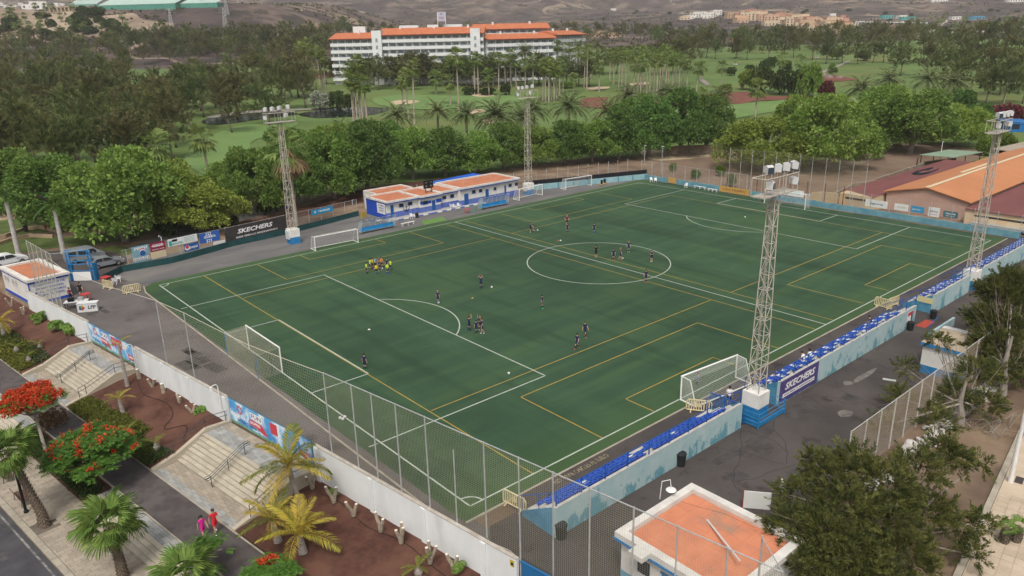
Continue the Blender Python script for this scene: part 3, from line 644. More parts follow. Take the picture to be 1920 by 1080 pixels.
# ================================================================== STADIUM
def hit(px, py, a, b):
    """ray through a picture point onto the upright plane through a and b (xy): metres along a->b and height"""
    d = ray(px, py); a = np.array(a, float); b = np.array(b, float); ab = (b-a)/np.linalg.norm(b-a); n = np.array([-ab[1], ab[0]])
    t = np.dot(a-CAM[:2], n)/np.dot(d[:2], n); p = CAM+d*t
    return float(np.dot(p[:2]-a, ab)), float(p[2])
M_sblue = mat("stand_wall", (.42, .54, .555), (.34, .48, .51), .8, .85, .2, 5, detail=7)
def stand_mat():
    t = M_sblue.node_tree; L = t.links.new; b = t.nodes["Principled BSDF"]; cur = b.inputs["Base Color"].links[0].from_socket
    geo = _n(t, "ShaderNodeNewGeometry"); sx = _n(t, "ShaderNodeSeparateXYZ"); L(geo.outputs["Position"], sx.inputs[0])
    mp = _n(t, "ShaderNodeMapping"); mp.inputs["Scale"].default_value = (1, 1, .45); L(geo.outputs["Position"], mp.inputs[0])
    for sc_, lo, hi, c, zf in ((1.1, .56, .63, (.13, .31, .38), .15), (3.5, .64, .68, (.06, .2, .3), .05), (2.2, .64, .7, (.5, .55, .54), -.02)):
        nn = _n(t, "ShaderNodeTexNoise"); nn.inputs["Scale"].default_value = sc_; nn.inputs["Detail"].default_value = 8; nn.inputs["Roughness"].default_value = .65; L(mp.outputs[0], nn.inputs[0])
        mu = _n(t, "ShaderNodeMath", operation='MULTIPLY_ADD'); L(sx.outputs[2], mu.inputs[0]); mu.inputs[1].default_value = -zf*.55; mu.inputs[2].default_value = zf*.62
        ad = _n(t, "ShaderNodeMath", operation='ADD'); L(nn.outputs[0], ad.inputs[0]); L(mu.outputs[0], ad.inputs[1])
        mr = _n(t, "ShaderNodeMapRange"); mr.inputs[1].default_value = lo; mr.inputs[2].default_value = hi; L(ad.outputs[0], mr.inputs[0])
        mx = _n(t, "ShaderNodeMix", data_type='RGBA'); L(mr.outputs[0], mx.inputs[0]); L(cur, mx.inputs[6]); mx.inputs[7].default_value = (*c, 1); cur = mx.outputs[2]
    L(cur, b.inputs["Base Color"])
stand_mat()
M_send = mat("stand_end_blue", (.045, .19, .32), (.1, .28, .4), .9, .8, .1, 4, col3=(.4, .5, .52), scale3=1.6, lo3=.68, hi3=.72)
M_step = mat("stand_step", (.5, .49, .46), (.38, .37, .35), 1.5, .9)
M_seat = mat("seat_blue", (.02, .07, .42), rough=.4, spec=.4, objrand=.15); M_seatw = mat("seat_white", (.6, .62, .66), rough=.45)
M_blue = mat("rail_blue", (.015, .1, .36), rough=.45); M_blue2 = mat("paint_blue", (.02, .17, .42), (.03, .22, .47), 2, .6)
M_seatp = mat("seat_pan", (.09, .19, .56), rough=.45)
def seat_mesh(m):
    mb = MB(); w_ = .185
    prof = [(-.2, .02), (-.21, .1), (.14, .06), (.19, .09), (.24, .3), (.205, .31), (.145, .11), (-.0, .01)]
    vs = [(-w_, p[0], p[1]) for p in prof]+[(w_, p[0], p[1]) for p in prof]; n = len(prof)
    mb.add(vs, [tuple(range(n))[::-1], tuple(range(n, 2*n))]+[(i, (i+1) % n, (i+1) % n+n, i+n) for i in range(n)])
    for s in (-.22, .2): mb.box(s, s+.02, -.19, .18, .06, .16)
    me = mb.mesh("seat", [m, M_seatp])
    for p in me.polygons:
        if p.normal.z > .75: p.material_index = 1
    return me
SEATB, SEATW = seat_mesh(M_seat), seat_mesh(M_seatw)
ROWS = ((-34.4, .62), (-35.2, 1.1), (-36.0, 1.58)); YR, YF, ZT = -36.7, -33.75, 2.02
def stand(x0, x1, label, seat_fn, end0=True, end1=True):
    c = (x0+x1)/2; t = thing("spectator_stand", label, "stand", (c, -35.2, 0), 0, "stands along the touchline"); h = (x1-x0)/2
    Y = lambda y: y+35.2
    b = MB().box(-h, h, Y(YR), Y(YR)+.2, 0, ZT); b.build("rear_wall", M_sblue, t)
    MB().box(-h-.02, h+.02, Y(YR)-.015, Y(YR)+.2, ZT+.002, ZT+.03).build("wall_cap", M_step, t)
    st = MB(); ys = [-33.75, -34.0, -34.75, -35.55, -36.497]
    for i, (z, ya, yb) in enumerate(((.22, -33.75, -34.75), (.6, -34.05, -36.49), (1.08, -34.85, -36.485), (1.56, -35.65, -36.48))): st.box(-h+.14, h-.14, Y(yb), Y(ya), 0, z)
    st.build("terrace", M_step, t)
    for s, e in ((-1, end0), (1, end1)):
        if e:
            xa, xb = (-h, -h+.13) if s < 0 else (h-.13, h); pr = [(Y(YR)+.203, 0), (Y(YF), 0), (Y(YF), .35), (Y(YR)+.203, ZT-.03)]
            vs = [(xa, y, z) for y, z in pr]+[(xb, y, z) for y, z in pr]; MB().add(vs, [(0, 1, 2, 3), (7, 6, 5, 4), (0, 4, 5, 1), (1, 5, 6, 2), (2, 6, 7, 3)]).build("end_wall", M_send, t)
    n = int((x1-x0-.5)/.5)
    for r, (y, z) in enumerate(ROWS):
        for i in range(n):
            k = seat_fn(r, i, n)
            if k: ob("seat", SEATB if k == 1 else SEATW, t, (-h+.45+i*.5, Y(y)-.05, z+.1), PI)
    rl = MB(); xs = np.linspace(-h+.15, h-.15, max(2, round((x1-x0)/1.95)))
    for x in xs: MB().box(-.03, .03, -.03, .03, 0, 1.02).build("rail_post", M_blue, t, loc=(x, Y(YR)+.1, ZT+.05))
    for hh in (.55, 1.0):
        MB().box(-h+.1, h-.1, -.02, .02, -.02, .02).build("rail", M_blue, t, loc=(0, Y(YR)+.1, ZT+.05+hh))
    for s in (-1, 1):
        r = MB(); r.tube([(s*(h-.07), Y(YR)+.1, ZT+1.0), (s*(h-.07), Y(YF)+.1, 1.35), (s*(h-.07), Y(YF)+.1, .3)], .03, 6); r.tube([(s*(h-.07), Y(-35.2), 1.0), (s*(h-.07), Y(-35.2), 2.2)], .03, 6)
        r.build("side_rail", M_blue, t)
    return t
def s1f(r, i, n):
    if i < 1 or i > n-5+r: return 0
    if r == 2 and 17 <= i <= 18: return 0
    if r == 0 and 18 <= i <= 20: return 0
    return 2 if (i % 9 == 7 and r == 1) else 1
def s2f(r, i, n): return 0 if (r == 2 and i % 8 in (4, 5)) or i > n-3 else (2 if (i*7+r*5) % 11 < 3 else 1)
def s3f(r, i, n): return 0 if i < 2 else (2 if (i*5+r*3) % 9 < 4 else 1)
stand1 = stand(-43.1, -24.0, "blue stand with rows of blue seats nearest the orange roof building", s1f)
stand2 = stand(-18.9, 6.0, "long blue stand carrying the purple banner on its rear wall", s2f)
stand3 = stand(10.4, 20.0, "short blue stand between the second lattice mast and the striped barriers", s3f)
stand4 = stand(23.6, 46.5, "farthest blue stand at the right edge beyond the lattice mast", s3f)
# purple banner on stand 2
M_pur = mat("banner_purple", (.06, .045, .16), (.1, .08, .24), 1.5, .6)
t = thing("advertising_banner", "purple banner with white slanted lettering hung on the stand's rear wall", "banner", (-15.9, YR-.03, 0))
bm_ = MB().box(-2.95, 2.95, -.015, .01, .12, 2.0).build("sheet", M_pur, t)
text("SKECHERS", .78, M_pw, bm_, (0, -.022, 1.35), (PI/2, 0, 0), .25, .02, 4.6)
MB().box(-2.5, 2.4, -.024, -.017, .5, .82).build("white_strip", M_pw, bm_); text("NUEVA TIENDA C.C. PARQUE SANTIAGO 6", .2, M_pur, bm_, (0, -.03, .66), (PI/2, 0, 0), 0, .002, 4.6)
for lb, x, w_, z0, z1, m in (("red and white notice on the end of the stand wall by the dark bin", 5.0, .9, .7, 1.75, M_red),):
    t = thing("wall_notice", lb, "sign", (x, YR-.03, 0)); s_ = MB().box(-w_, w_*.2, -.012, .01, z0, z1).build("board", M_pw, t); MB().box(-w_, w_*.2, -.018, -.013, z1-.4, z1).build("red_band", m, t); MB().box(-.1, .15, -.018, -.013, z0, z1-.4).build("dark_panel", M_dk, t)
t = thing("wall_notice", "pale yellow notice on the end wall of the short stand", "sign", (10.38, -35.6, 0)); MB().box(-.02, .0, -1.0, .5, 1.0, 1.6).build("board", mat("pale_yellow", (.6, .55, .3), rough=.7), t)
# ---- floodlight masts
M_mast = mat("mast_steel", (.5, .47, .42), (.38, .34, .29), 3, .6, metal=.1); M_lamp = mat("lamp_white", (.55, .56, .56), rough=.4); M_lens = mat("lamp_lens", (.03, .05, .07), rough=.1, spec=.7)
def make_mast():
    t = thing("floodlight_mast", "x", "floodlight mast", (0, 0, 0), 0, "lattice floodlight masts round the pitch")
    bs = MB(); bs.mt(1).box(-.72, .72, -.72, .72, 0, 1.0); bs.mt(0).box(-.72, .72, -.72, .72, 1.001, 2.15)
    bs.build("base_block", [M_white, M_blue2], t)
    MB().box(-.95, -.725, -.45, .45, .75, 1.95).build("switch_cabinet", M_lamp, t)
    Z0, Z1, n = 2.15, 17.2, 13; hw = lambda z: .5-(z-Z0)/(Z1-Z0)*.24
    cs = [(-1, -1), (1, -1), (1, 1), (-1, 1)]
    for cx, cy_ in cs: MB().bar((cx*hw(Z0), cy_*hw(Z0), Z0), (cx*hw(Z1), cy_*hw(Z1), Z1), .075).build("leg", M_mast, t)
    for i in range(n):
        za, zb = Z0+(Z1-Z0)*i/n, Z0+(Z1-Z0)*(i+1)/n; ring = MB()
        for k in range(4):
            a, b = cs[k], cs[(k+1) % 4]; pa = (a[0]*hw(za), a[1]*hw(za), za); pb = (b[0]*hw(zb), b[1]*hw(zb), zb); pc = (b[0]*hw(za), b[1]*hw(za), za); pd = (a[0]*hw(zb), a[1]*hw(zb), zb)
            MB().bar(*((pa, pb) if (i+k) % 2 else (pc, pd)), .042).build("brace", M_mast, t); ring.bar(pd, pb, .045)
        ring.build("ring", M_mast, t)
    lad = MB()
    for s in (-.15, .15): lad.bar((s, -.2, Z0), (s, -.1, Z1), .03)
    for z in np.arange(Z0, Z1, .5): lad.bar((-.15, -.15, z), (.15, -.15, z), .025)
    lad.build("ladder", M_mast, t)
    L_, D_ = 2.05, .55
    MB().box(-L_, L_, -D_, D_, 17.2, 17.28).build("platform", M_mast, t)
    cg = MB()
    for x in (-L_, -.4, .4, L_):
        for y in (-D_, D_): cg.bar((x, y, 17.28), (x, y, 18.5), .06)
    for y in (-D_, D_): cg.bar((-L_, y, 18.5), (L_, y, 18.5), .07)
    for x in (-L_, L_): cg.bar((x, -D_, 18.5), (x, D_, 18.5), .06)
    for s in (-1, 1): cg.bar((s*.28, 0, 15.8), (s*L_, 0, 17.2), .05)
    cg.build("cage", M_mast, t)
    L_ = 2.2
    lp = [(-1.75, 18.9), (-.75, 18.9), (.3, 18.95), (1.5, 19.0), (-1.9, 17.8), (1.1, 17.9)]
    for k, (x, z) in enumerate(lp):
        hd = MB(); pr = [(-.3, -.28), (.3, -.36), (.36, .2), (.1, .38), (-.3, .28)]
        vs = [(-.34, p[0], p[1]) for p in pr]+[(.34, p[0], p[1]) for p in pr]; hd.add(vs, [(4, 3, 2, 1, 0), (5, 6, 7, 8, 9)]+[(i, (i+1) % 5, (i+1) % 5+5, i+5) for i in range(5)])
        hd.bar((0, 0, -.3), (0, 0, -.75), .06)
        o = hd.build("floodlight", M_lamp, t, loc=(x, .3, z+.12), rotz=(.9, .6, .5, -.4, 1.0, .3)[k])
        MB().box(-.3, .3, -.28, .28, -.05, .02).build("lens", M_lens, o, loc=(0, .36, -.08)).rotation_euler = (1.68, 0, 0); o.scale = (.72, .72, .78)
    return t
mast = make_mast(); masts = []
for i, (p, lb, rz) in enumerate((((-24.1, 37.4), "lattice floodlight mast beside the long dark advertising banner", 0), ((22.4, 38.2), "lattice floodlight mast behind the far end of the clubhouse", 0), ((-21.6, -36.3), "tallest lattice floodlight mast in the picture, fenced with blue rails beside the purple banner", 0), ((21.8, -36.2), "lattice floodlight mast between the short and the farthest stand", 0))):
    o = mast if i == 0 else copy_tree(mast); o.location = (p[0], p[1], 0); o.rotation_euler = (0, 0, PI if p[1] < 0 else 0); o["label"] = lb
    masts.append(o)
masts[2]["label"] = "lattice floodlight mast fenced with blue rails beside the purple banner"
t = thing("mast_railing", "blue railing round the mast base beside the purple banner", "railing", (-21.6, -36.3, 0)); r = MB()
for x in (-1.7, 1.9):
    for y in (-1.4, 1.2): MB().box(x-.04, x+.04, y-.04, y+.04, 0, 1.25).build("post", M_blue2, t)
for z in (.45, .8, 1.2):
    for a, b in (((-1.7, -1.4), (1.9, -1.4)), ((-1.7, -1.4), (-1.7, 1.2)), ((1.9, -1.4), (1.9, 1.2)), ((-1.7, 1.2), (1.9, 1.2))): r.bar((*a, z), (*b, z), .05)
r.build("rails", M_blue2, t); MB().box(-1.66, -1.6, -1.35, 1.15, .1, .75).build("panel", M_blue2, t); MB().box(-1.65, 1.85, -1.37, -1.31, .1, .5).build("panel", M_blue2, t)
# ---- goals
M_post = mat("goal_white", (.8, .8, .78), rough=.4); M_net = mat("net_cord", (.52, .49, .4), rough=.9); M_netw = mat("net_white", (.62, .62, .6), rough=.9)
def net_sheet(mb, P, nu, nv, r=.006, sag=0):
    """cords between four corners P (a,b,c,d), real thin tubes"""
    a, b, c, d = [Vector(q) for q in P]
    def at(s, q): 
        p = (a*(1-s)+b*s)*(1-q)+(d*(1-s)+c*s)*q; p.z -= sag*4*q*(1-q)*(1+.3*math.sin(s*9)); return p
    for i in range(nu+1): mb.tube([at(i/nu, q) for q in ((0, 1) if not sag else (0, .25, .5, .75, 1))], r, 3, False)
    for j in range(nv+1): mb.tube([at(s, j/nv) for s in (0, 1)], r, 3, False)
def goal(loc, rz, wd, ht, label, box=False, net=M_netw, dep=(.9, 1.6), cell=.14, group="football goals", rad=.055):
    """goal mouth along local x, faces -y, net behind (+y)"""
    t = thing("football_goal", label, "goal", loc, rz, group); h = wd/2; d0, d1 = dep
    for s in (-1, 1): MB().lathe([(rad, 0), (rad, ht)], 8, (s*h, 0, 0)).build("post", M_post, t)
    MB().tube([(-h-rad, 0, ht), (h+rad, 0, ht)], rad, 8).build("crossbar", M_post, t)
    fr = MB()
    if not box:
        for s in (-1, 1):
            fr.tube([(s*h, 0, .05), (s*h, d1, .05)], rad*.9, 6); fr.tube([(s*h, 0, ht), (s*h, d0, ht-.05), (s*h, d1, .05)], rad*.55, 6)
        fr.tube([(-h, d1, .05), (h, d1, .05)], rad*.9, 6); fr.build("ground_frame", M_post, t)
    nb = MB(); r = .007
    zt = ht
    net_sheet(nb, [(-h, 0, ht), (h, 0, ht), (h, d0, ht-(.05 if not box else .15)), (-h, d0, ht-(.05 if not box else .15))], int(wd/cell), max(2, int(d0/cell)), r, .05)
    net_sheet(nb, [(-h, d0, ht-.1), (h, d0, ht-.1), (h, d1, .05), (-h, d1, .05)], int(wd/cell), int(ht/cell), r)
    for s in (-1, 1): net_sheet(nb, [(s*h, 0, .02), (s*h, d1, .02), (s*h, d0, ht-.05), (s*h, 0, ht)], int(d1/cell), int(ht/cell), r)
    nb.build("net", net, t)
    if box:
        for s in (-1, 1): MB().lathe([(.03, 0), (.03, ht+.05)], 6, (s*h*.97, d0+.05, 0)).build("stanchion", M_blue2, t)
    return t
goal((-HL, 0, 0), PI/2, 7.32, 2.44, "full-size goal with cream box net in front of the tall net fence", True, M_net, (2.1, 2.1), .13, rad=.06)
goal((HL, 0, 0), -PI/2, 7.32, 2.44, "full-size white goal at the far end in front of the low blue wall", True, M_netw, (1.5, 1.5), .2, rad=.06)
def pgoal(a, b, ht, label, flip=1, cell=.16, **k):
    A, B = Vector((*XY(*a), 0)), Vector((*XY(*b), 0)); d = B-A; goal((A+B)/2, math.atan2(d.y, d.x)+(PI if flip < 0 else 0), d.length, ht, label, cell=cell, **k)
pgoal((592, 471), (672, 455), 2.0, "portable white goal on the touchline left of the dugout")
pgoal((1276, 750), (1379, 708), 2.1, "portable white goal with white net beside the fenced mast base", -1, cell=.13, rad=.065)
pgoal((974, 376), (1017, 366), 2.0, "portable white goal beside the far end of the clubhouse")
pgoal((1061, 356), (1109, 348), 2.0, "portable white goal before the pale blue wall with black top")
t = thing("small_goal", "small green training goal frame beside the second dugout", "goal", (*XY(896, 396), 0), .3); M_gr = mat("green_frame", (.08, .32, .2), rough=.5); r = MB()
for s in (-1, 1): r.tube([(s*.8, .7, .03), (s*.8, 0, .03), (s*.8, 0, .95), (s*.8, .6, .9), (s*.8, .7, .03)], .035, 6)
r.tube([(-.8, 0, .95), (.8, 0, .95)], .035, 6); r.tube([(-.8, .7, .03), (.8, .7, .03)], .035, 6); r.build("frame", M_gr, t)
t = thing("small_goal", "small green goal frame by the far left goalpost", "goal", (*XY(1424, 375), 0), -1.4); r = MB()
for s in (-1, 1): r.tube([(s*1.1, .7, .03), (s*1.1, 0, .03), (s*1.1, 0, 1.0), (s*1.1, .7, .03)], .035, 6)
r.tube([(-1.1, 0, 1.0), (1.1, 0, 1.0)], .035, 6); r.tube([(-1.1, .7, .03), (1.1, .7, .03)], .035, 6); r.build("frame", M_gr, t)
# ---- tall net fence along the wall
M_galv = mat("galvanised", (.5, .52, .53), (.4, .42, .42), 3, .45, metal=.3)
M_netf = mat("net_fence_cord", (.4, .38, .27), rough=.9)
t = thing("net_fence", "tall grey mesh fence on poles along the white boundary wall", "fence", tuple(WF(0, -.12, 1.5)), WROT)
pv = [17, 20.9, 16.2, -2.0, -4.8, -6.7, -8.9, -11.4, -15.9, -18.3, -20.5, -22.7, -25.1, -27.3, -29.6, -31.9]
MB().lathe([(.04, .3), (.035, 5.0)], 8, (-13.6, 0, 0)).build("post", M_galv, t)
for v in pv[1:]: MB().lathe([(.045, -1.5 if v < -18 else (.35 if v < 0 else .5)), (.04, 6.35)], 8, (v, 0, 0)).build("post", M_galv, t)
MB().tube([(-31.9, 0, 6.3), (-2, 0, 6.32)], .03, 6).build("top_rail", M_galv, t)
nb = MB(); 
for v in np.concatenate([np.arange(-31.9, -2, .125), np.arange(-2, 21, .22)]): nb.tube([(v, 0, .45 if v > 0 else .2), (v, 0, 6.3-(.35*math.sin(PI*(v+2)/18.2) if -2 < v < 16.2 else 0))], .0038, 3, False)
for z in np.arange(.35, 6.3, .125): nb.tube([(-31.9, 0, z), (-2, 0, z)], .0038, 3, False)
for z in np.arange(.35, 6.3, .22): nb.tube([(-2, 0, z), (7, 0, z-(.3*z/6.3)), (16.2, 0, z), (20.9, 0, z)], .0038, 3, False)
nb.build("net", M_netf, t)
MB().tube([(-2, 0, 6.3), (2, 0, 6.12), (7, 0, 5.95), (12, 0, 6.12), (16.2, 0, 6.3), (20.9, 0, 6.3), (31, 0, 5.6), (40, .2, 5.4), (44, .2, 6.0)], .022, 5).build("top_cord", M_net, t)
MB().tube([(-31.9, -1.5, -1.35)]+[(v, -1.2-.5*math.sin(v*.7), -1.45) for v in np.arange(-31, 38, 1.5)], .03, 4).build("slack_hem", mat("rope", (.5, .46, .38), rough=.9), t)
p0, p1 = WF(-31.9, -.12), WF(-31.9, -.12)
t = thing("net_fence", "end stretch of grey mesh fence above the orange roof", "fence", tuple(WF(-31.9, -.12, 0)), WROT)
e = gp(1429, 1012, 7.6); q = np.array(e[:2])-np.array(tuple(WF(-31.9, -.12))[:2]); qv, qu = float(q @ WT), float(q @ WN)
MB().lathe([(.045, 0), (.04, 7.8)], 8, (qv, qu, 0)).build("post", M_galv, t); MB().tube([(0, 0, 7.8), (qv, qu, 7.7)], .03, 6).build("top_rail", M_galv, t)
nb = MB(); net_sheet(nb, [(0, 0, 0), (qv, qu, 0), (qv, qu, 7.7), (0, 0, 7.8)], int(math.hypot(qv, qu)/.17), 44, .0052); nb.build("net", M_netf, t)
t = thing("net_fence", "tall pole fence in front of the kiosk with orange roof", "fence", tuple(WF(46, -.1, 0)), WROT)
for v, z in ((50.3, 8.3), (49.0, 8.25), (47.6, 8.2), (46.3, 8.1), (45.0, 8.0), (43.7, 7.9)): MB().lathe([(.045, 1.95), (.04, z)], 8, (v-46, 0, 0)).build("post", M_galv, t)
MB().tube([(4.3, 0, 8.3), (-2.3, 0, 7.9)], .03, 6).build("top_rail", M_galv, t); MB().tube([(-2.3, 0, 7.9), (-2.6, -3.4, 7.7)], .03, 6).build("return_rail", M_galv, t)
nb = MB(); net_sheet(nb, [(-2.3, 0, 2), (4.3, 0, 2), (4.3, 0, 8.3), (-2.3, 0, 7.9)], 38, 36, .006); nb.build("net", M_netf, t)
# ---- low fence with the advertising boards
LN = [XY(196, 527), XY(230, 510), XY(323.7, 493.6), XY(441, 460.8), XY(541.7, 438.5), XY(673, 404.5)]
A_, B_ = LN[1], LN[-1]
M_teal = mat("green_shade_cloth", (.012, .055, .06), (.02, .075, .08), .8, .9)
t = thing("shade_cloth_screen", "low dark green cloth screen under the advertising boards", "screen", (*A_, 0))
for i in range(len(LN)-1):
    a, b = LN[i], LN[i+1]; mb = MB(); n = 8; vs = []
    for j in range(n+1):
        x, y = a[0]+(b[0]-a[0])*j/n-A_[0], a[1]+(b[1]-a[1])*j/n-A_[1]; k = .03*math.sin(j*1.7+i)
        vs += [(x, y+k, 0), (x, y+.02, .85), (x, y+.06, .85), (x, y+.06+k, 0)]
    fs = []
    for j in range(n):
        o = j*4
        for q in range(4): fs.append((o+q, o+4+q, o+4+(q+1) % 4, o+(q+1) % 4))
    mb.add(vs, fs); mb.build("cloth", M_teal, t)
# fence line stands .35 m behind the screen
dA = np.array(B_)-np.array(A_); LEN = float(np.linalg.norm(dA)); dA /= LEN; nA = np.array([-dA[1], dA[0]]); FA = np.array(A_)+nA*.3; FROT = math.atan2(dA[1], dA[0])
def z7(x, y): return (230+x/4.267, 360+y/4.267)
t = thing("board_fence", "grey wire fence that carries the advertising boards", "fence", (*FA, 0), FROT)
M_wire = mat("fence_wire", (.4, .4, .38), rough=.7)
psx = [0.4]
for px_ in (65, 215, 350, 480, 603, 720, 840, 955, 1072, 1190, 1405, 1500, 1595, 1690, 1785, 1880):
    s_, z_ = hit(*z7(px_, 690-px_*.27), FA, FA+dA); psx.append(s_); MB().lathe([(.04, 0), (.04, 2.75)], 6, (s_, 0, 0)).build("post", M_galv, t)
nb = MB(); nb.tube([(psx[0], 0, 2.7), (psx[-1], 0, 2.7)], .025, 5)
nb.build("top_rail", M_galv, t); nb = MB(); net_sheet(nb, [(psx[0], 0, .1), (psx[-1], 0, .1), (psx[-1], 0, 2.7), (psx[0], 0, 2.7)], 150, 12, .005); nb.build("wire_mesh", M_wire, t)
M_pblue = mat("board_blue", (.02, .10, .34), rough=.5); M_pep = mat("board_grey_blue", (.2, .36, .45), rough=.5); M_maroon = mat("board_maroon", (.26, .015, .06), rough=.5); M_cream = mat("board_cream", (.62, .53, .36), rough=.6); M_bwhite = mat("board_white", (.72, .73, .72), rough=.55); M_dark = mat("board_dark", (.035, .033, .034), (.05, .047, .046), 2, .75); M_sky = mat("board_sky_blue", (.02, .28, .52), rough=.5); M_tl = mat("print_teal", (.05, .36, .34), rough=.6)
def board(label, quad, m, cat="advertising board"):
    q = [hit(*z7(*p), FA-nA*.08, FA-nA*.08+dA) for p in quad]; s0, s1 = (q[0][0]+q[3][0])/2, (q[1][0]+q[2][0])/2; z0, z1 = (q[3][1]+q[2][1])/2, (q[0][1]+q[1][1])/2
    p = FA-nA*.08+dA*(s0+s1)/2; wd, ht = (s1-s0)/2, (z1-z0)/2
    t = thing("advertising_board", label, cat, (float(p[0]), float(p[1]), (z0+z1)/2), FROT, "boards on the fence behind the far touchline")
    b = MB().box(-wd, wd, -.02, .02, -ht, ht).build("panel", m, t); return t, b, wd, ht
F_ = (PI/2, 0, 0)
t, b, w_, h_ = board("grey blue board reading PEPSI with a globe emblem", [(70, 440), (208, 420), (212, 500), (78, 512)], M_pep)
text("PEPSI", h_*.8, M_pw, b, (0, -.026, h_*.45), F_, .2, .01, w_*1.6)
for k, (mm, z0) in enumerate(((M_red, .1), (M_pw, 0), (M_pblue, -.12))): MB().lathe([(.001, 0), (.42-.02*k, 0), (.42-.02*k, .004), (.001, .004)], 14).build("emblem", mm, b, loc=(w_*.2, -.028-.003*k, -h_*.4+z0)).rotation_euler = (PI/2, 0, 0)
t, b, w_, h_ = board("board picturing black and white footballs below the PEPSI board", [(78, 515), (213, 500), (218, 548), (88, 568)], M_pep)
for k in range(4):
    bb = MB().lathe([(.001, 0), (.27, 0), (.27, .004), (.001, .004)], 12).build("ball_picture", M_pw, b, loc=(-w_*.75+k*w_*.5, -.028, .02)); bb.rotation_euler = (PI/2, 0, 0)
    for j in range(5): MB().lathe([(.001, 0), (.07, 0), (.07, .005), (.001, .005)], 5).build("spot", M_dk, bb, loc=(.16*math.cos(j*1.26+k), .16*math.sin(j*1.26+k), .003))
t, b, w_, h_ = board("maroon board with white lettering above the cream board", [(215, 412), (335, 388), (345, 462), (225, 478)], M_maroon)
text("OSOR", h_*.85, M_pw, b, (0, -.026, h_*.25), F_, 0, .012, w_*1.5); text("PINTURAS Y COLOR", h_*.3, M_pw, b, (0, -.026, -h_*.6), F_, 0, .004, w_*1.6); MB().box(-w_*.85, w_*.85, -.03, -.022, h_*.2, h_*.28).build("stroke", M_pw, b)
t, b, w_, h_ = board("blank cream board below the maroon board", [(225, 480), (345, 464), (352, 512), (232, 538)], M_cream)
t, b, w_, h_ = board("long white board with teal print left of the GORKA board", [(357, 382), (592, 333), (600, 388), (368, 443)], M_bwhite)
text("DEPAPEL", h_*.8, M_tl, b, (-w_*.45, -.026, -h_*.45), F_, .1, .01, w_*.9); MB().box(-w_*.95, -w_*.75, -.026, -.021, -h_*.9, h_*.5).build("teal_block", M_tl, b); MB().add([(-w_*.75, -.027, h_*.2), (-w_*.4, -.027, h_*.1), (-w_*.35, -.027, h_*.75), (-w_*.7, -.027, h_*.8)], [(0, 1, 2, 3)]).build("dark_figure", M_dk, b)
for k in range(4): text("OFFICE AND SCHOOL SUPPLIES"[:24-3*k], h_*.2, M_tl, b, (w_*.45, -.026, h_*(.6-.38*k)), F_, 0, .002, w_*.7)
t, b, w_, h_ = board("dark blue board reading pepsi with a red and blue ball", [(490, 418), (608, 402), (612, 455), (495, 480)], M_pblue)
text("pepsi", h_*1.1, M_pw, b, (w_*.3, -.026, 0), F_, 0, .008, w_*1.05)
for k, (mm, r_) in enumerate(((M_pw, h_*.72), (M_red, h_*.5))): MB().lathe([(.001, 0), (r_, 0), (r_, .004), (.001, .004)], 14).build("emblem", mm, b, loc=(-w_*.6, -.028-.003*k, .1*k)).rotation_euler = (PI/2, 0, 0)
t, b, w_, h_ = board("royal blue board reading GORKA with white dots", [(612, 335), (772, 305), (780, 382), (618, 417)], mat("board_royal", (.035, .12, .42), rough=.5))
text("GORKA", h_*.65, M_pw, b, (0, -.026, .05), F_, 0, .012, w_*1.15)
for r_ in range(2):
    for sgn in (1, -1):
        for k in range(3): MB().lathe([(.001, 0), (.1, 0), (.1, .004), (.001, .004)], 8).build("dot", M_pw, b, loc=(-w_*.3+k*.3, -.028, sgn*(h_*.5+r_*.26))).rotation_euler = (PI/2, 0, 0)
board("plain white board leaning low before the dark banner", [(722, 404), (815, 380), (822, 405), (730, 424)], M_bwhite)
t, b, w_, h_ = board("long dark banner with slanted white lettering left of the mast", [(815, 300), (1300, 188), (1322, 330), (825, 410)], M_dark)
text("SKECHERS", h_*.72, M_pw, b, (-.3, -.026, h_*.33), F_, .25, .025, w_*1.15); text("NUEVA TIENDA C.C. PARQUE SANTIAGO 6", h_*.3, M_pw, b, (0, -.026, -h_*.35), F_, 0, .008, w_*1.35)
t, b, w_, h_ = board("small sky blue board reading TENERIFE right of the mast", [(1505, 150), (1680, 108), (1682, 150), (1512, 190)], M_sky)
text("TENERIFE", h_*.8, M_pw, b, (w_*.15, -.026, 0), F_, .15, .012, w_*1.1); text("X", h_*1.0, M_pw, b, (-w_*.65, -.026, 0), F_, 0, .03, w_*.22)
# ---- far end: low blue wall, posts, tall net
M_wallb = mat("low_wall_blue", (.1, .25, .32), (.16, .33, .39), .9, .85, .15, 4)
XE = 48.2
t = thing("low_blue_wall", "low blue wall with piers along the far end of the pitch", "wall", (XE, 0, 0)); n = 20; ys_ = np.linspace(33.2, -33.4, n+1)
for i in range(n):
    MB().box(0, .15, ys_[i+1]+.16, ys_[i]-.16, 0, .92).build("wall_panel", M_wallb, t); MB().box(-.04, .22, ys_[i]-.155, ys_[i]+.155, 0, 1.0).build("pier", M_wallb, t)
def plane_board(label, corners, m, xp=XE-.06, cat="advertising board"):
    q = [hit(*p, (xp, 0), (xp, -1)) for p in corners]; s0, s1 = (q[0][0]+q[3][0])/2, (q[1][0]+q[2][0])/2; z0, z1 = (q[3][1]+q[2][1])/2, (q[0][1]+q[1][1])/2
    t = thing("advertising_board", label, cat, (xp, -(s0+s1)/2, (z0+z1)/2), -PI/2, "boards at the far end of the pitch"); wd, ht = (s1-s0)/2, (z1-z0)/2
    return t, MB().box(-wd, wd, -.02, .02, -ht, ht).build("panel", m, t), wd, ht
M_ora = mat("board_orange", (.55, .33, .08), (.45, .28, .1), 2, .7)
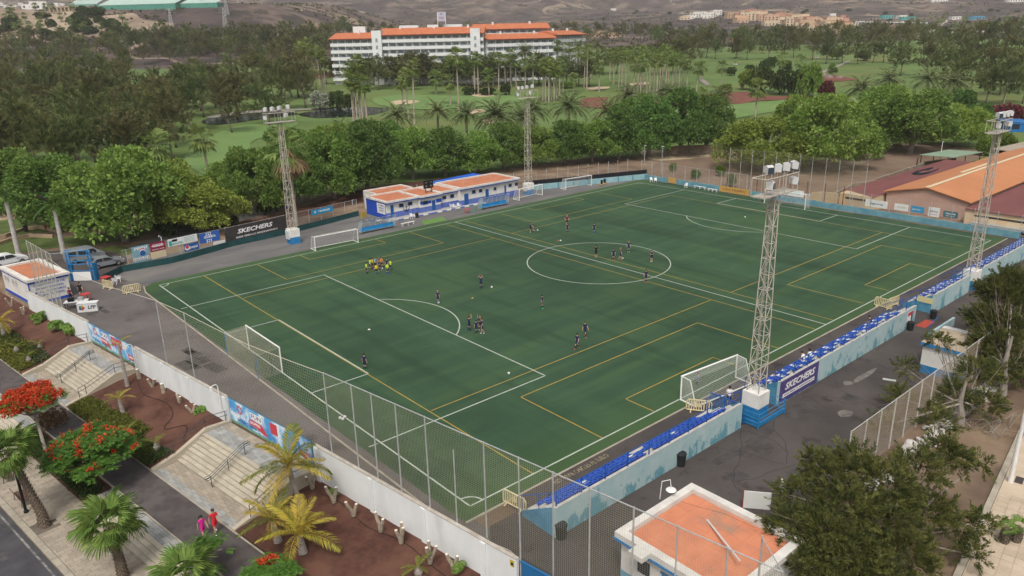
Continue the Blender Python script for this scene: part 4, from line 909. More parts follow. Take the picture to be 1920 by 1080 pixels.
plane_board("orange panel on the low wall behind the white chairs", [(1253, 332), (1268, 334), (1268, 345), (1253, 342)], M_ora)
t, b, w_, h_ = plane_board("faded orange board on the low wall behind the white bench", [(1349, 347), (1405, 357), (1404, 367), (1349, 358)], M_ora); text("CASA TENERIFE", h_*1.0, mat("print_brown", (.2, .1, .03)), b, (0, -.026, 0), F_, 0, .005, w_*1.5)
t, b, w_, h_ = plane_board("white and green board at the top of the far goal", [(1470, 353), (1507, 359), (1507, 370), (1470, 366)], M_bwhite, XE+.3); text("CLUB", h_*.9, M_tl, b, (0, -.026, 0), F_, 0, .01, w_*1.3)
t, b, w_, h_ = plane_board("white sheet sign on the fence before the beige wall", [(1622, 372), (1664, 379), (1664, 392), (1623, 386)], M_bwhite, XE+.5); text("laguna", h_*.7, M_pb, b, (0, -.026, 0), F_, .2, .004, w_*1.2)
t, b, w_, h_ = plane_board("cream sign on the fence left of the bright blue sign", [(1677, 381), (1703, 384), (1703, 397), (1677, 393)], M_bwhite, XE+.5); text("AUTOS", h_*.6, M_ora, b, (0, -.026, 0), F_, 0, .004, w_*1.2)
t, b, w_, h_ = plane_board("bright blue sign on the fence before the hall gable", [(1708, 386), (1733, 388), (1733, 401), (1708, 397)], M_sky, XE+.5); text("Jamones", h_*.6, M_pw, b, (-w_*.15, -.026, 0), F_, 0, .004, w_*1.2)
t, b, w_, h_ = plane_board("tall white sign with small symbols before the hall gable", [(1741, 388), (1762, 390), (1761, 409), (1740, 404)], M_bwhite, XE+.5); text("BBOG", h_*.45, M_pb, b, (0, -.026, .1), F_, 0, .004, w_*1.4); text("hotel", h_*.3, M_red, b, (0, -.026, -h_*.5), F_, 0, .004, w_*1.2)
t, b, w_, h_ = plane_board("dark teal sign on the fence by the hall corner", [(1769, 395), (1796, 398), (1796, 411), (1768, 406)], mat("board_teal", (.03, .13, .17), rough=.6), XE+.5); text("VADMA", h_*.7, M_pw, b, (0, -.026, h_*.2), F_, 0, .006, w_*1.4); text("SERVICIOS", h_*.3, M_pw, b, (0, -.026, -h_*.5), F_, 0, .003, w_*1.2)
t = thing("post_fence", "line of grey posts with wire behind the low blue wall", "fence", (XE+.35, 0, 0)); M_rust = mat("rusty_post", (.16, .055, .045), rough=.8)
for y in np.linspace(33.5, 9.5, 10): MB().lathe([(.06, 0), (.05, 3.6)], 6, (0, y, 0)).build("post", M_galv, t)
for y in np.linspace(7.5, -8, 6): MB().lathe([(.07, 0), (.06, 3.9)], 6, (0, y, 0)).build("post", M_rust, t)
nb = MB(); net_sheet(nb, [(0, 33.5, .9), (0, 9.5, .9), (0, 9.5, 3.5), (0, 33.5, 3.5)], 110, 12, .005); net_sheet(nb, [(0, -9, .9), (0, -33, .9), (0, -33, 3.2), (0, -9, 3.2)], 100, 12, .005); nb.build("wire_mesh", M_wire, t)
MB().tube([(0, 33.5, 3.55), (0, 9.5, 3.55)], .02, 5).build("top_wire", M_galv, t)
for y in np.linspace(-9.5, -33, 9): MB().lathe([(.045, 0), (.04, 3.3)], 6, (0, y, 0)).build("post", M_galv, t)
t = thing("net_fence", "high ball-stop net on thin poles behind the far goal", "fence", (XE+1.6, 0, 0)); tops = [(1370, 277), (1391, 279), (1412, 281), (1434, 283), (1457, 285), (1480, 286), (1502, 289), (1525, 294), (1551, 296), (1576, 299), (1602, 303), (1628, 305)]
pts = [hit(*q, (XE+1.6, 0), (XE+1.6, -1)) for q in tops]
for s_, z in pts: MB().lathe([(.05, 0), (.04, z)], 6, (0, -s_, 0)).build("post", M_galv, t)
nb = MB()
for (a, za), (b, zb) in zip(pts, pts[1:]): net_sheet(nb, [(0, -a, 1), (0, -b, 1), (0, -b, zb), (0, -a, za)], 16, 34, .005, .0)
nb.build("net", mat("ochre_net", (.33, .3, .2), rough=.9), t)
# ---- pale blue retaining wall with black top at the far left corner
a, b = np.array(XY(988, 358)), np.array(XY(1213, 335.5)); L_ = float(np.linalg.norm(b-a)); rz = math.atan2(b[1]-a[1], b[0]-a[0])
t = thing("retaining_wall", "pale blue wall with black cloth top beyond the white goals", "wall", (*a, 0), rz); MB().box(0, L_, 0, .25, 0, 1.05).build("wall_face", mat("pale_blue_wall", (.3, .46, .5), (.2, .38, .44), .8, .85), t)
MB().box(0, L_, .06, .2, 1.051, 1.85).build("black_cloth", mat("black_cloth", (.012, .014, .02), rough=.9), t)
for x in np.linspace(0, L_, 9): MB().box(x-.15, x+.15, -.05, -.002, 0, 1.1).build("pier", MATS["low_wall_blue"], t)
# ---- dugouts
M_clear = mat("clear_sheet", (.55, .66, .7), rough=.2, alpha=.38, spec=.6); M_dseat = mat("dugout_seat", (.02, .25, .55), rough=.45, objrand=.08)
def dugout(a, b, label):
    A, B = np.array(XY(*a)), np.array(XY(*b)); L_ = float(np.linalg.norm(B-A)); rz = math.atan2(B[1]-A[1], B[0]-A[0])
    t = thing("dugout_shelter", label, "dugout", (*A, 0), rz, "dugouts at the far touchline"); pr = [(1.25, 0), (1.3, .9), (1.1, 1.6), (.65, 2.0), (.05, 2.1)]; n = 6
    for i in range(n+1):
        x = L_*i/n; MB().tube([(x, y, z) for y, z in pr], .03, 6).build("rib", M_galv, t)
    for i in range(n):
        mb = MB(); x0, x1 = L_*i/n+.04, L_*(i+1)/n-.04
        for (ya, za), (yb, zb) in zip(pr[1:], pr[2:]): mb.add([(x0, ya, za), (x1, ya, za), (x1, yb, zb), (x0, yb, zb)], [(0, 1, 2, 3)])
        mb.build("clear_panel", M_clear, t)
    for s in (0, L_):
        mb = MB().add([(s, y-.03, z) for y, z in pr[:]]+[(s, .5, .3)], [(0, 1, 2, 3, 4, 5)]); mb.build("side_panel", M_clear, t); MB().tube([(s, .05, 2.1), (s, .45, 0)], .03, 6).build("rib", M_galv, t)
    MB().box(0, L_, .55, 1.15, .3, .36).build("bench_board", M_galv, t); me = None; n = int(L_/.52)
    for i in range(n):
        mb = MB().box(-.23, .23, -.25, .2, 0, .1).box(-.23, .23, .16, .24, .1, .5) if me is None else None
        if me is None: me = mb.mesh("seat", M_dseat)
        ob("seat", me, t, (L_*(i+.5)/n, .78, .37))
dugout((681, 440.5), (744, 427.5), "curved clear dugout with blue seats before the left end of the clubhouse"); dugout((906, 395), (956, 385), "curved clear dugout with blue seats before the right half of the clubhouse")
# ---- clubhouse
M_cw = mat("club_white", (.72, .71, .68), (.62, .61, .58), .8, .75); M_cb = mat("club_blue", (.09, .14, .43), (.12, .18, .47), 1.5, .7); M_cbs = mat("club_strong_blue", (.015, .06, .42), (.02, .08, .46), 2, .6)
M_terr = mat("terracotta_roof", (.5, .19, .1), (.42, .16, .09), .6, .85, .15, 8, col3=(.36, .17, .11), scale3=.45, lo3=.58, hi3=.74); M_par = mat("parapet_white", (.68, .66, .62), (.55, .53, .5), .9, .8); M_win = mat("window_dark", (.02, .03, .05), rough=.15, spec=.6); M_door = mat("door_blue", (.01, .09, .3), rough=.5)
club = thing("clubhouse", "long white and blue clubhouse with flat orange roofs behind the dugouts", "building", (-6.8, 39.6, 0)); CO = np.array([-6.8, 39.6])
def block(x0, x1, y0, y1, h, base=1.0, left_blue=False, ph=.3):
    X = lambda x: x-CO[0]; Y = lambda y: y-CO[1]; mb = MB()
    mb.mt(0).box(X(x0), X(x1), Y(y0), Y(y1), base, h); mb.mt(1).box(X(x0)-.004, X(x1)+.004, Y(y0)-.015, Y(y1)+.004, 0, base-.001); mb.build("wall", [M_cw, M_cb], club)
    MB().box(X(x0)+.2, X(x1)-.2, Y(y0)-.2, Y(y1)-.2, h+.001, h+.1).build("roof", M_terr, club)
    for a, b, c, d in ((x0-.15, x1+.15, y0-.5, y0-.15), (x0-.15, x1+.15, y1-.2, y1+.1), (x0-.15, x0+.2, y0-.148, y1-.202), (x1-.2, x1+.15, y0-.148, y1-.202)): MB().box(X(a), X(b), Y(c), Y(d), h-.0, h+ph).build("parapet", M_par, club)
    MB().box(X(x0)-.16, X(x1)+.16, Y(y0)-.46, Y(y0)-.02, h-.16, h-.004).build("blue_trim", M_cbs, club)
block(-6.75, -.6, 40.1, 46.3, 2.7); block(-.55, 3.7, 39.6, 46.2, 2.72); block(3.75, 7.4, 40.0, 46.25, 2.74); block(7.45, 20.6, 39.1, 46.0, 3.0)
MB().box(1.8, 9.5, 6.8, 10.5, 0, 2.8).build("rear_block", M_cw, club); MB().box(2.1, 9.2, 7.0, 10.2, 2.801, 2.95).build("roof", M_terr, club)
for a in ((1.8, 9.5, 10.2, 10.5), (1.8, 2.1, 6.8, 10.199), (9.2, 9.5, 6.8, 10.199)): MB().box(*a, 2.802, 3.15).build("parapet", M_par, club)
MB().box(-.004+.05-.07, .03, .6, 6.6, .02, 2.68).build("blue_end_wall", M_cbs, club, loc=(.04, 0, 0))
e_ = MB().box(-.006, .0, .7, 3.2, .75, 2.45).build("white_notice", M_cw, club, loc=(.01, 0, 0))
for k, s_ in enumerate(("C.D. MARINO", "CAMPO DE FUTBOL", "ANTONIO D.")): text(s_, .3, M_cbs, e_, (-.012, 1.9, 2.1-.42*k), (PI/2, 0, -PI/2), 0, .004, 1.7-.2*k)
def z5(x, y): return (660+x/5.647, 300+y/5.647)
def feat(name, x0, y0, x1, y1, yp, m, th=.05, par=None, yoff=0):
    a = hit(*z5(x0, y0), (CO[0], yp), (CO[0]+1, yp)); b = hit(*z5(x1, y1), (CO[0], yp), (CO[0]+1, yp))
    X0, X1 = sorted((a[0], b[0])); Z0, Z1 = sorted((a[1], b[1])); Z0 = max(.12, Z0)
    return MB().box(X0, X1, yp-CO[1]-th, yp-CO[1]-.0, Z0, Z1).build(name, m, par or club), X0, X1, Z0, Z1
for x0, y0, x1, y1, yp in ((405, 482, 445, 600, 40.1), (845, 428, 888, 570, 39.6), (1127, 372, 1167, 496, 40.0), (1187, 362, 1235, 492, 39.1), (1412, 312, 1448, 410, 39.1), (1613, 270, 1632, 372, 39.1)):
    d_, X0, X1, Z0, Z1 = feat("door", x0, y0, x1, y1, yp-.02, M_door); MB().lathe([(.03, 0), (.03, .06)], 6).build("handle", M_galv, d_, loc=(X1-.12, yp-CO[1]-.1, 1.05)).rotation_euler = (PI/2, 0, 0)
for x0, y0, x1, y1, yp in ((497, 466, 545, 490, 40.1), (592, 447, 638, 470, 40.1), (750, 438, 802, 462, 39.6), (955, 385, 997, 408, 40.0), (1040, 368, 1080, 393, 40.0), (1270, 322, 1308, 348, 39.1), (1345, 312, 1378, 335, 39.1), (1500, 292, 1527, 314, 39.1), (1658, 255, 1690, 277, 39.1), (1725, 242, 1755, 264, 39.1)):
    w0, X0, X1, Z0, Z1 = feat("window", x0, y0, x1, y1, yp-.01, M_win, .03); MB().box(X0-.06, X1+.06, yp-CO[1]-.07, yp-CO[1]-.011, Z0-.07, Z0).build("sill", M_cbs, w0)
for x0, y0, x1, y1 in ((722, 442, 750, 470), (802, 432, 840, 455), (888, 415, 950, 440)): feat("blue_panel", x0, y0, x1, y1, 39.58, M_cbs, .02)
# anchor emblem in a ring
a = hit(*z5(575, 508), (CO[0], 40.1), (CO[0]+1, 40.1)); em = MB(); ax, az = a
for i in range(24): em.bar((ax+.62*math.cos(i*PI/12), .47, az+.62*math.sin(i*PI/12)), (ax+.62*math.cos((i+1)*PI/12), .47, az+.62*math.sin((i+1)*PI/12)), .05)
em.bar((ax, .47, az-.42), (ax, .47, az+.4), .09); em.bar((ax-.25, .47, az+.22), (ax+.25, .47, az+.22), .07)
for i in range(8):
    t0, t1 = PI+i*PI/8, PI+(i+1)*PI/8; em.bar((ax+.38*math.cos(t0), .47, az-.05+.38*math.sin(t0)), (ax+.38*math.cos(t1), .47, az-.05+.38*math.sin(t1)), .09)
em.build("anchor_emblem", M_pb, club)
text("CAFETERIA", .26, M_pb, club, (ax, .47, 2.42), (PI/2, 0, 0), 0, .004); text("CLUB MARINO OFICIAL", .26, M_pb, club, (8.2, -.03, 2.42), (PI/2, 0, 0), 0, .004, 3.4); text("VESTUARIOS", .26, M_pb, club, (12.3, .37, 2.46), (PI/2, 0, 0), 0, .004, 2.2)
mb = MB()
kb = thing("painted_kerb", "low blue and white painted kerb in front of the clubhouse", "kerb", (0, 38.2, 0)); x = -9.5
while x < 12: MB().box(x+.01, x+.94, -.12, .12, 0, .16).build("kerb_block", M_white if int(x*1.05+20) % 2 else M_cb, kb, loc=(0, (-.0 if x > -6 else 1.2+(-6-x)*.35) if x < -6 else 0, 0)); x += .95
struct(MB().box(-7.6, 12, 38.33, 40.0, -.01, .12).build("clubhouse_pavement", mat("pavement_grey", (.42, .4, .37), (.33, .32, .3), 1, .9)))
for x, y, h in ((-4.5, 3, .5), (-.2, 5, .35), (5.2, 2.5, .6), (12, 3.5, .45), (17, 2, .7), (22, 4.5, .4)): MB().tube([(x, y, 2.7), (x, y, 3.05+h), (x+.25, y, 3.05+h)], .06, 6).build("roof_vent", M_galv, club)
# scoreboard on the roof
a = hit(*z5(810, 300), (0, 41.5), (1, 41.5)); t = thing("scoreboard", "dark electronic scoreboard standing on the clubhouse roof", "scoreboard", (a[0], 41.5, 2.82)); MB().box(-.95, .95, -.1, .1, .75, 2.1).build("screen", M_dk, t)
for s in (-.6, .6): MB().box(s-.04, s+.04, -.04, .04, 0, .75).build("leg", M_dk, t)
text("00", .42, mat("digit_grey", (.35, .33, .28)), t, (-.5, -.108, 1.15)); text("00", .42, MATS["digit_grey"], t, (.5, -.108, 1.15)); text("LOCAL", .2, MATS["digit_grey"], t, (-.5, -.108, 1.75)); text("VISIT", .2, MATS["digit_grey"], t, (.5, -.108, 1.75))
t = thing("blue_canopy", "long bright blue sloping sheet behind the clubhouse roof", "canopy", (8, 46.8, 0)); MB().add([(-3.5, .3, 2.6), (11, .3, 3.0), (10, 2.2, 3.2), (0, 2.2, 2.9), (-3.5, .3, 2.52), (11, .3, 2.92), (10, 2.2, 3.12), (0, 2.2, 2.82)], [(0, 1, 2, 3), (7, 6, 5, 4), (0, 4, 5, 1), (1, 5, 6, 2), (2, 6, 7, 3), (3, 7, 4, 0)]).build("sheet", mat("canopy_blue", (.01, .1, .5), rough=.5), t)
for x, y in ((-3.3, .4), (10.8, .4), (9.8, 2), (.2, 2)): MB().lathe([(.05, 0), (.05, 2.5)], 6, (x, y, 0)).build("post", M_galv, t)
# fence behind the clubhouse
a, b = np.array([-6.0, 48.2]), np.array([49, 37.5]); L_ = float(np.linalg.norm(b-a)); t = thing("post_fence", "wire fence on grey posts under the trees behind the clubhouse", "fence", (*a, 0), math.atan2(b[1]-a[1], b[0]-a[0]))
for x in np.linspace(0, L_, 24): MB().lathe([(.06, 0), (.05, 3.4)], 6, (x, random.uniform(-.1, .1), 0)).build("post", M_galv, t)
nb = MB(); net_sheet(nb, [(0, 0, .1), (L_, 0, .1), (L_, 0, 2.6), (0, 0, 2.6)], 200, 10, .005); nb.build("wire_mesh", M_wire, t); MB().tube([(8, 0, 2.6), (L_, 0, 2.6)], .03, 5).build("top_rail", MATS["rusty_post"], t)
# ================================================================== VEGETATION
def leaf_mat(name, cols, trans=.25, objr=.12, rough=.6, tint=False):
    m = bpy.data.materials.new(name); m.use_nodes = True; t = m.node_tree; L = t.links.new; b = t.nodes["Principled BSDF"]; b.inputs["Roughness"].default_value = rough; b.inputs["Specular IOR Level"].default_value = .25
    geo = _n(t, "ShaderNodeNewGeometry"); cr = _n(t, "ShaderNodeValToRGB"); cr.color_ramp.interpolation = 'LINEAR'; e = cr.color_ramp.elements
    e[0].color = (*cols[0], 1); e[1].color = (*cols[-1], 1)
    for i, c in enumerate(cols[1:-1]): q = e.new((i+1)/(len(cols)-1)); q.color = (*c, 1)
    src = geo.outputs["Random Per Island"]
    if tint:
        at_ = _n(t, "ShaderNodeAttribute"); at_.attribute_name = 'tint'; mxf = _n(t, "ShaderNodeMath", operation='MULTIPLY_ADD'); L(src, mxf.inputs[0]); mxf.inputs[1].default_value = .35; hf = _n(t, "ShaderNodeMath", operation='MULTIPLY'); L(at_.outputs['Fac'], hf.inputs[0]); hf.inputs[1].default_value = .65; L(hf.outputs[0], mxf.inputs[2]); src = mxf.outputs[0]
    L(src, cr.inputs[0]); oi = _n(t, "ShaderNodeObjectInfo"); mr = _n(t, "ShaderNodeMapRange"); mr.inputs[3].default_value = 1-objr*1.6; mr.inputs[4].default_value = 1+objr*1.6; L(oi.outputs["Random"], mr.inputs[0])
    m2 = _n(t, "ShaderNodeMapRange"); m2.inputs[3].default_value = .5+objr*.12; m2.inputs[4].default_value = .5-objr*.12
    ml_ = _n(t, "ShaderNodeMath", operation='MULTIPLY'); L(oi.outputs["Random"], ml_.inputs[0]); ml_.inputs[1].default_value = 7.31; fr = _n(t, "ShaderNodeMath", operation='FRACT'); L(ml_.outputs[0], fr.inputs[0]); L(fr.outputs[0], m2.inputs[0])
    hv = _n(t, "ShaderNodeHueSaturation"); L(cr.outputs[0], hv.inputs["Color"]); L(mr.outputs[0], hv.inputs["Value"]); L(m2.outputs[0], hv.inputs["Hue"])
    L(hv.outputs[0], b.inputs["Base Color"]); tr = _n(t, "ShaderNodeBsdfTranslucent"); L(hv.outputs[0], tr.inputs[0]); ms = _n(t, "ShaderNodeMixShader"); ms.inputs[0].default_value = trans
    L(b.outputs[0], ms.inputs[1]); L(tr.outputs[0], ms.inputs[2]); L(ms.outputs[0], t.nodes["Material Output"].inputs[0]); return m
L_fic = leaf_mat("ficus_leaf", [(.068, .125, .028), (.13, .225, .044), (.205, .32, .068), (.32, .415, .105)], .35, tint=True)
L_ficd = leaf_mat("ficus_leaf_dark", [(.05, .105, .026), (.092, .178, .04), (.145, .245, .058), (.23, .33, .09)], .35, tint=True)
L_ficy = leaf_mat("ficus_leaf_yellow", [(.115, .175, .03), (.215, .295, .052), (.35, .425, .095)], .35, tint=True)
L_cas = leaf_mat("casuarina_needle", [(.032, .05, .018), (.1, .14, .046), (.17, .205, .07), (.26, .26, .11)], .35, .15, tint=True)
L_casb = leaf_mat("casuarina_needle_brown", [(.036, .046, .018), (.13, .145, .055), (.2, .2, .082), (.29, .255, .12)], .35, .15, tint=True)
L_casg = leaf_mat("casuarina_needle_green", [(.04, .055, .02), (.08, .1, .03), (.14, .155, .045), (.28, .28, .085)], .4, .05, tint=True)
L_fan = leaf_mat("fan_leaf", [(.1, .15, .04), (.16, .22, .06), (.24, .3, .09)], .35)
L_fann = leaf_mat("fan_leaf_near", [(.085, .165, .035), (.15, .25, .05), (.26, .34, .08)], .3, .06)
L_phx = leaf_mat("date_palm_leaflet", [(.12, .155, .065), (.19, .225, .1), (.28, .3, .145)], .3)
L_qn = leaf_mat("yellowing_frond", [(.22, .22, .05), (.42, .34, .05), (.58, .42, .07), (.3, .28, .06)], .3, .1)
L_dead = leaf_mat("dead_frond", [(.16, .1, .05), (.24, .16, .085), (.3, .21, .12)], .1)
L_bush = leaf_mat("bush_leaf", [(.03, .055, .015), (.05, .085, .02), (.08, .12, .03)], .25)
L_bri = leaf_mat("bright_bush_leaf", [(.09, .17, .03), (.16, .27, .05), (.25, .36, .08)], .3)
L_red = leaf_mat("flame_blossom", [(.46, .035, .012), (.56, .07, .016), (.63, .13, .035), (.36, .02, .015)], .2, .03)
L_fl = leaf_mat("flame_leaf", [(.05, .13, .02), (.09, .2, .03), (.14, .26, .05)], .3, .03)
L_mag = leaf_mat("bougainvillea", [(.13, .015, .05), (.22, .025, .07), (.06, .05, .02), (.15, .03, .035)], .2)
L_cov = leaf_mat("ground_cover_leaf", [(.07, .08, .015), (.14, .15, .025), (.2, .2, .035), (.05, .075, .02)], .25)
L_wb = leaf_mat("white_blossom", [(.55, .55, .5), (.4, .45, .35), (.06, .1, .03)], .2)
M_bark = mat("bark", (.2, .165, .13), (.12, .095, .075), 2.5, .95, .4, 14); M_barkg = mat("bark_grey", (.3, .27, .235), (.2, .175, .15), 1.5, .95, .3, 10); M_palmb = mat("palm_bark", (.24, .19, .145), (.14, .105, .08), 3, .95, .4, 14, stretch=(1, 1, 4)); M_stub = mat("pruned_wood", (.36, .31, .24), (.22, .18, .14), 5, .95, .3, 14); M_cut = mat("cut_wood", (.75, .7, .6), rough=.9); M_ring = mat("ringed_bark", (.34, .31, .28), (.2, .175, .16), 4, .95, .3, 12, stretch=(.6, .6, 3))
def unit(v): return v/np.maximum(np.linalg.norm(v, axis=-1, keepdims=True), 1e-9)
def leaves(c, d, wv, ln, wd, bend=0):
    """diamond leaves: centre-base c, direction d, width direction wv"""
    ln = np.asarray(ln)[:, None]; wd = np.asarray(wd)[:, None]; m = c+d*ln*.45
    tip = c+d*ln
    if bend: tip = tip-np.array([0, 0, 1])*ln*bend
    return np.stack([c, m-wv*wd/2, tip, m+wv*wd/2], 1)
def perp(d, g):
    r = g.normal(size=d.shape); w_ = np.cross(d, r); return unit(w_)
def lobes_surface(lobes, n, g, shell=(.8, 1.02), up=-.5):
    lb = np.array(lobes); wt = lb[:, 3]*lb[:, 4]; idx = g.choice(len(lb), n*3, p=wt/wt.sum()); dr = unit(g.normal(size=(n*3, 3))); ok = dr[:, 2] > up+g.random(n*3)*.3; idx, dr = idx[ok][:n], dr[ok][:n]
    rr = g.uniform(*shell, size=(len(idx), 1)); s = np.stack([lb[idx, 3], lb[idx, 3], lb[idx, 4]], 1); return lb[idx, :3]+dr*s*rr, dr
def ficus_mesh(seed, n=3000, m=None, R_=6.0, H=9.0, base=1.5, leaf=(.35, .2), per=6, lobn=26):
    g = np.random.default_rng(seed); lob = []
    for i in range(lobn):
        a = g.uniform(0, 2*PI); q = math.sqrt(g.uniform(0, 1)); r = R_*.74*q; zt = base+(H-base)*(1-.62*q**2)
        z = zt-g.uniform(.8, 1.9) if i % 3 else base+g.uniform(.6, 2.0); lob.append((r*math.cos(a), r*math.sin(a), z, g.uniform(1.2, 2.2), g.uniform(1.0, 1.6)))
    p, d = lobes_surface(lob, n, g, (.72, 1.06), -.75); K = per
    c = np.repeat(p, K, 0); dd = np.repeat(d, K, 0); rnd = unit(g.normal(size=c.shape)); v = unit(dd*.55+rnd*.9+np.array([0, 0, .25])); c = c+rnd*.12
    s = g.uniform(.75, 1.2, len(c))*np.repeat(g.uniform(.65, 1.35, len(p)), K); q = leaves(c, v, perp(v, g), leaf[0]*s, leaf[1]*s, .08)
    return fast_mesh("crown", q, 4, m or L_fic, tint=np.repeat(g.random(len(p)), K))
def limb_mesh(seed, base, R_, H, m, r0=.32, nl=7, lean=.5):
    g = np.random.default_rng(seed); mb = MB(); lx, ly = g.uniform(-lean, lean, 2)
    top = (lx, ly, base*.95); mb.tube([(0, 0, -.25), (lx*.3, ly*.3, base*.35), (lx*.7, ly*.7, base*.7), top], [r0*1.35, r0, r0*.85, r0*.75], 8)
    for i in range(nl):
        a = 2*PI*i/nl+g.uniform(-.3, .3); e = (lx+math.cos(a)*R_*g.uniform(.35, .6), ly+math.sin(a)*R_*g.uniform(.35, .6), H*g.uniform(.42, .66)); mid = ((lx+e[0])/2+g.uniform(-.3, .3), (ly+e[1])/2+g.uniform(-.3, .3), base+(e[2]-base)*.4)
        mb.tube([top if i % 2 else (lx*.7, ly*.7, base*.72), mid, e], [r0*.5, r0*.32, r0*.1], 6)
    return mb.mesh("trunk", m, True)
def plumes(p, v, L_, n, nl, nw, g, spread=.8, jit=.1):
    """feathery sprays: n needles along each spray"""
    N = len(p); P = np.repeat(p, n, 0); V = np.repeat(v, n, 0); LL = np.repeat(L_, n)[:, None]; t = g.random((N*n, 1))**.8; r = g.normal(size=P.shape); r = unit(r-V*np.sum(r*V, 1, keepdims=True))
    c = P+V*LL*t-np.array([0, 0, .12])*LL*t*t+r*jit*g.random((N*n, 1)); d = unit(V*.8+r*(spread*(1.05-.6*t))+g.normal(size=P.shape)*.12); s = nl*(1.1-.5*t[:, 0])*g.uniform(.7, 1.2, N*n)
    return leaves(c, d, perp(d, g), s, np.full(N*n, nw)*g.uniform(.7, 1.3, N*n), .1)
def cas_mesh(seed, m, n=125, Wd=9.0, H=15.0, base=3.2, per=70, lobn=19):
    g = np.random.default_rng(seed); lob = []
    for i in range(lobn):
        f = g.random(); z = base+1.0+(H-base-3.0)*f; r = Wd*.5*(1-.6*f**1.4)*math.sqrt(g.random())*.85; a = g.uniform(0, 2*PI); k = g.uniform(.8, 1.25)*(1-.3*f)
        lob.append((r*math.cos(a), r*math.sin(a), z, 1.35*k, 1.7*k))
    lob.append((g.uniform(-.6, .6), g.uniform(-.6, .6), H-2.4, .8, 1.4)); lob.append((g.uniform(-1.6, 1.6), g.uniform(-1.6, 1.6), H-3.4, .9, 1.4))
    p, d = lobes_surface(lob, n, g, (.45, 1.05), -.8); v = unit(d*.6+np.array([0, 0, .8])+g.normal(size=p.shape)*.25); q = plumes(p, v, g.uniform(1.6, 3.6, len(p)), per, .62, .13, g, .55, .2)
    return fast_mesh("crown", q, 4, m, tint=np.repeat(g.random(len(p)), per))
def tree(name, label, cat, loc, crown, trunk, sc_=(1, 1, 1), rz=None, group=None):
    t = thing(name, label, cat, loc, random.uniform(0, 2*PI) if rz is None else rz, group); t.scale = sc_
    ob("trunk", trunk, t); ob("crown", crown, t); return t
FIC = [ficus_mesh(21+i, m=L_fic) for i in range(3)]+[ficus_mesh(31+i, m=L_ficd) for i in range(3)]+[ficus_mesh(41, m=L_ficy)]
FTR = [limb_mesh(51+i, 2.8, 6, 9, M_barkg) for i in range(3)]
CAS = [cas_mesh(61+i, m) for i, m in enumerate((L_cas, L_casb, L_cas, L_casb, L_casg))]
CTR = [limb_mesh(71+i, 5.0, 2.2, 15, M_bark, .22, 5, .7) for i in range(3)]
# ---- broad-leaved trees: base in the picture, height, width
fic_list = [  # x, y(base), H, W, kind (0-2 mid, 3-5 dark, 6 yellow), label
 (236, 452, 11.5, 15.5, 0, "large bright green tree with forked grey trunk behind the silver van"), (120, 428, 10.5, 15, 1, "broad bright green tree between the two white-painted palm trunks"), (330, 425, 9.0, 12, 6, "yellow green tree left of the thin dark lamp column"), (10, 395, 9.5, 14, 2, "green tree at the left edge behind the small palm"),
 (378, 432, 7.6, 11, 6, "low yellow green tree with slanting trunk above the GORKA board"), (482, 403, 9.5, 9.5, 0, "green tree with dark bushes at its foot above the dark banner"), (440, 372, 7, 9, 0, "mid green tree in the row behind the path left of the mast"),
 (560, 384, 9.5, 11, 3, "dark green tree directly behind the first lattice mast"), (628, 372, 10, 12.5, 0, "round green tree above the sky blue board"), (690, 360, 10.5, 12.5, 3, "dark round tree at the left end of the clubhouse"), (545, 330, 9, 12, 0, "green tree behind the dead-skirted palm, on the lawn side"), (640, 320, 10.5, 13, 0, "tallest of the green trees behind the clubhouse's left end"), (730, 322, 9, 11, 3, "green tree behind the tall dark one at the clubhouse"), (775, 335, 9.2, 10.5, 0, "green tree behind the scoreboard"),
 (835, 330, 8.5, 10, 3, "dark green tree over the blue canopy"), (890, 325, 8.2, 10, 0, "green tree left of the big date palm behind the clubhouse"), (945, 318, 8.0, 10, 3, "dark green tree just left of the second lattice mast"), (1005, 312, 8.0, 10, 0, "green tree just right of the second lattice mast"), (1058, 308, 8.2, 10, 3, "green tree over the black-topped retaining wall"), (1110, 304, 9.0, 10.5, 0, "green tree over the white goal before the retaining wall"), (1160, 298, 10.5, 12, 3, "tall green tree near the corner of the retaining wall"), (1215, 294, 11, 13, 3, "dark green tree behind the corner with two white chairs"), (1275, 290, 11.5, 13.5, 3, "dark tree with grey trunk over the stone wall"), (1325, 285, 10.5, 12, 3, "dark round tree left of the ball-stop net"), (1190, 262, 10.5, 11, 0, "bright green top rising behind the dark corner trees"),
 (1425, 318, 9.6, 15, 6, "yellow green spreading tree behind the ball-stop net"), (1550, 318, 12.5, 16.5, 0, "wide green tree with leaning pale trunk on bare earth"), (1500, 290, 11.5, 13, 0, "green tree standing behind the yellow green one"), (1610, 300, 8.5, 9, 3, "smaller dark tree right of the leaning pale trunk"), (1705, 287, 13, 18, 0, "widest green tree with forked trunk above the red roofs"), (1660, 262, 13, 15, 0, "green tree behind the widest one, below the twin date palms"), (1790, 275, 9, 12, 6, "light green tree over the green pavilion roof"), (1800, 250, 10, 12, 3, "dark green tree near the stone wall with magenta flowers")]
for i, (x, y, H, Wd, k, lb) in enumerate(fic_list):
    tree("broadleaf_tree", lb, "tree", G(x, y), FIC[k], FTR[i % 3], (Wd/12*random.uniform(1.12, 1.4), Wd/12*random.uniform(1.12, 1.4), H/9*random.uniform(1.08, 1.34)), None, "green trees round the pitch")
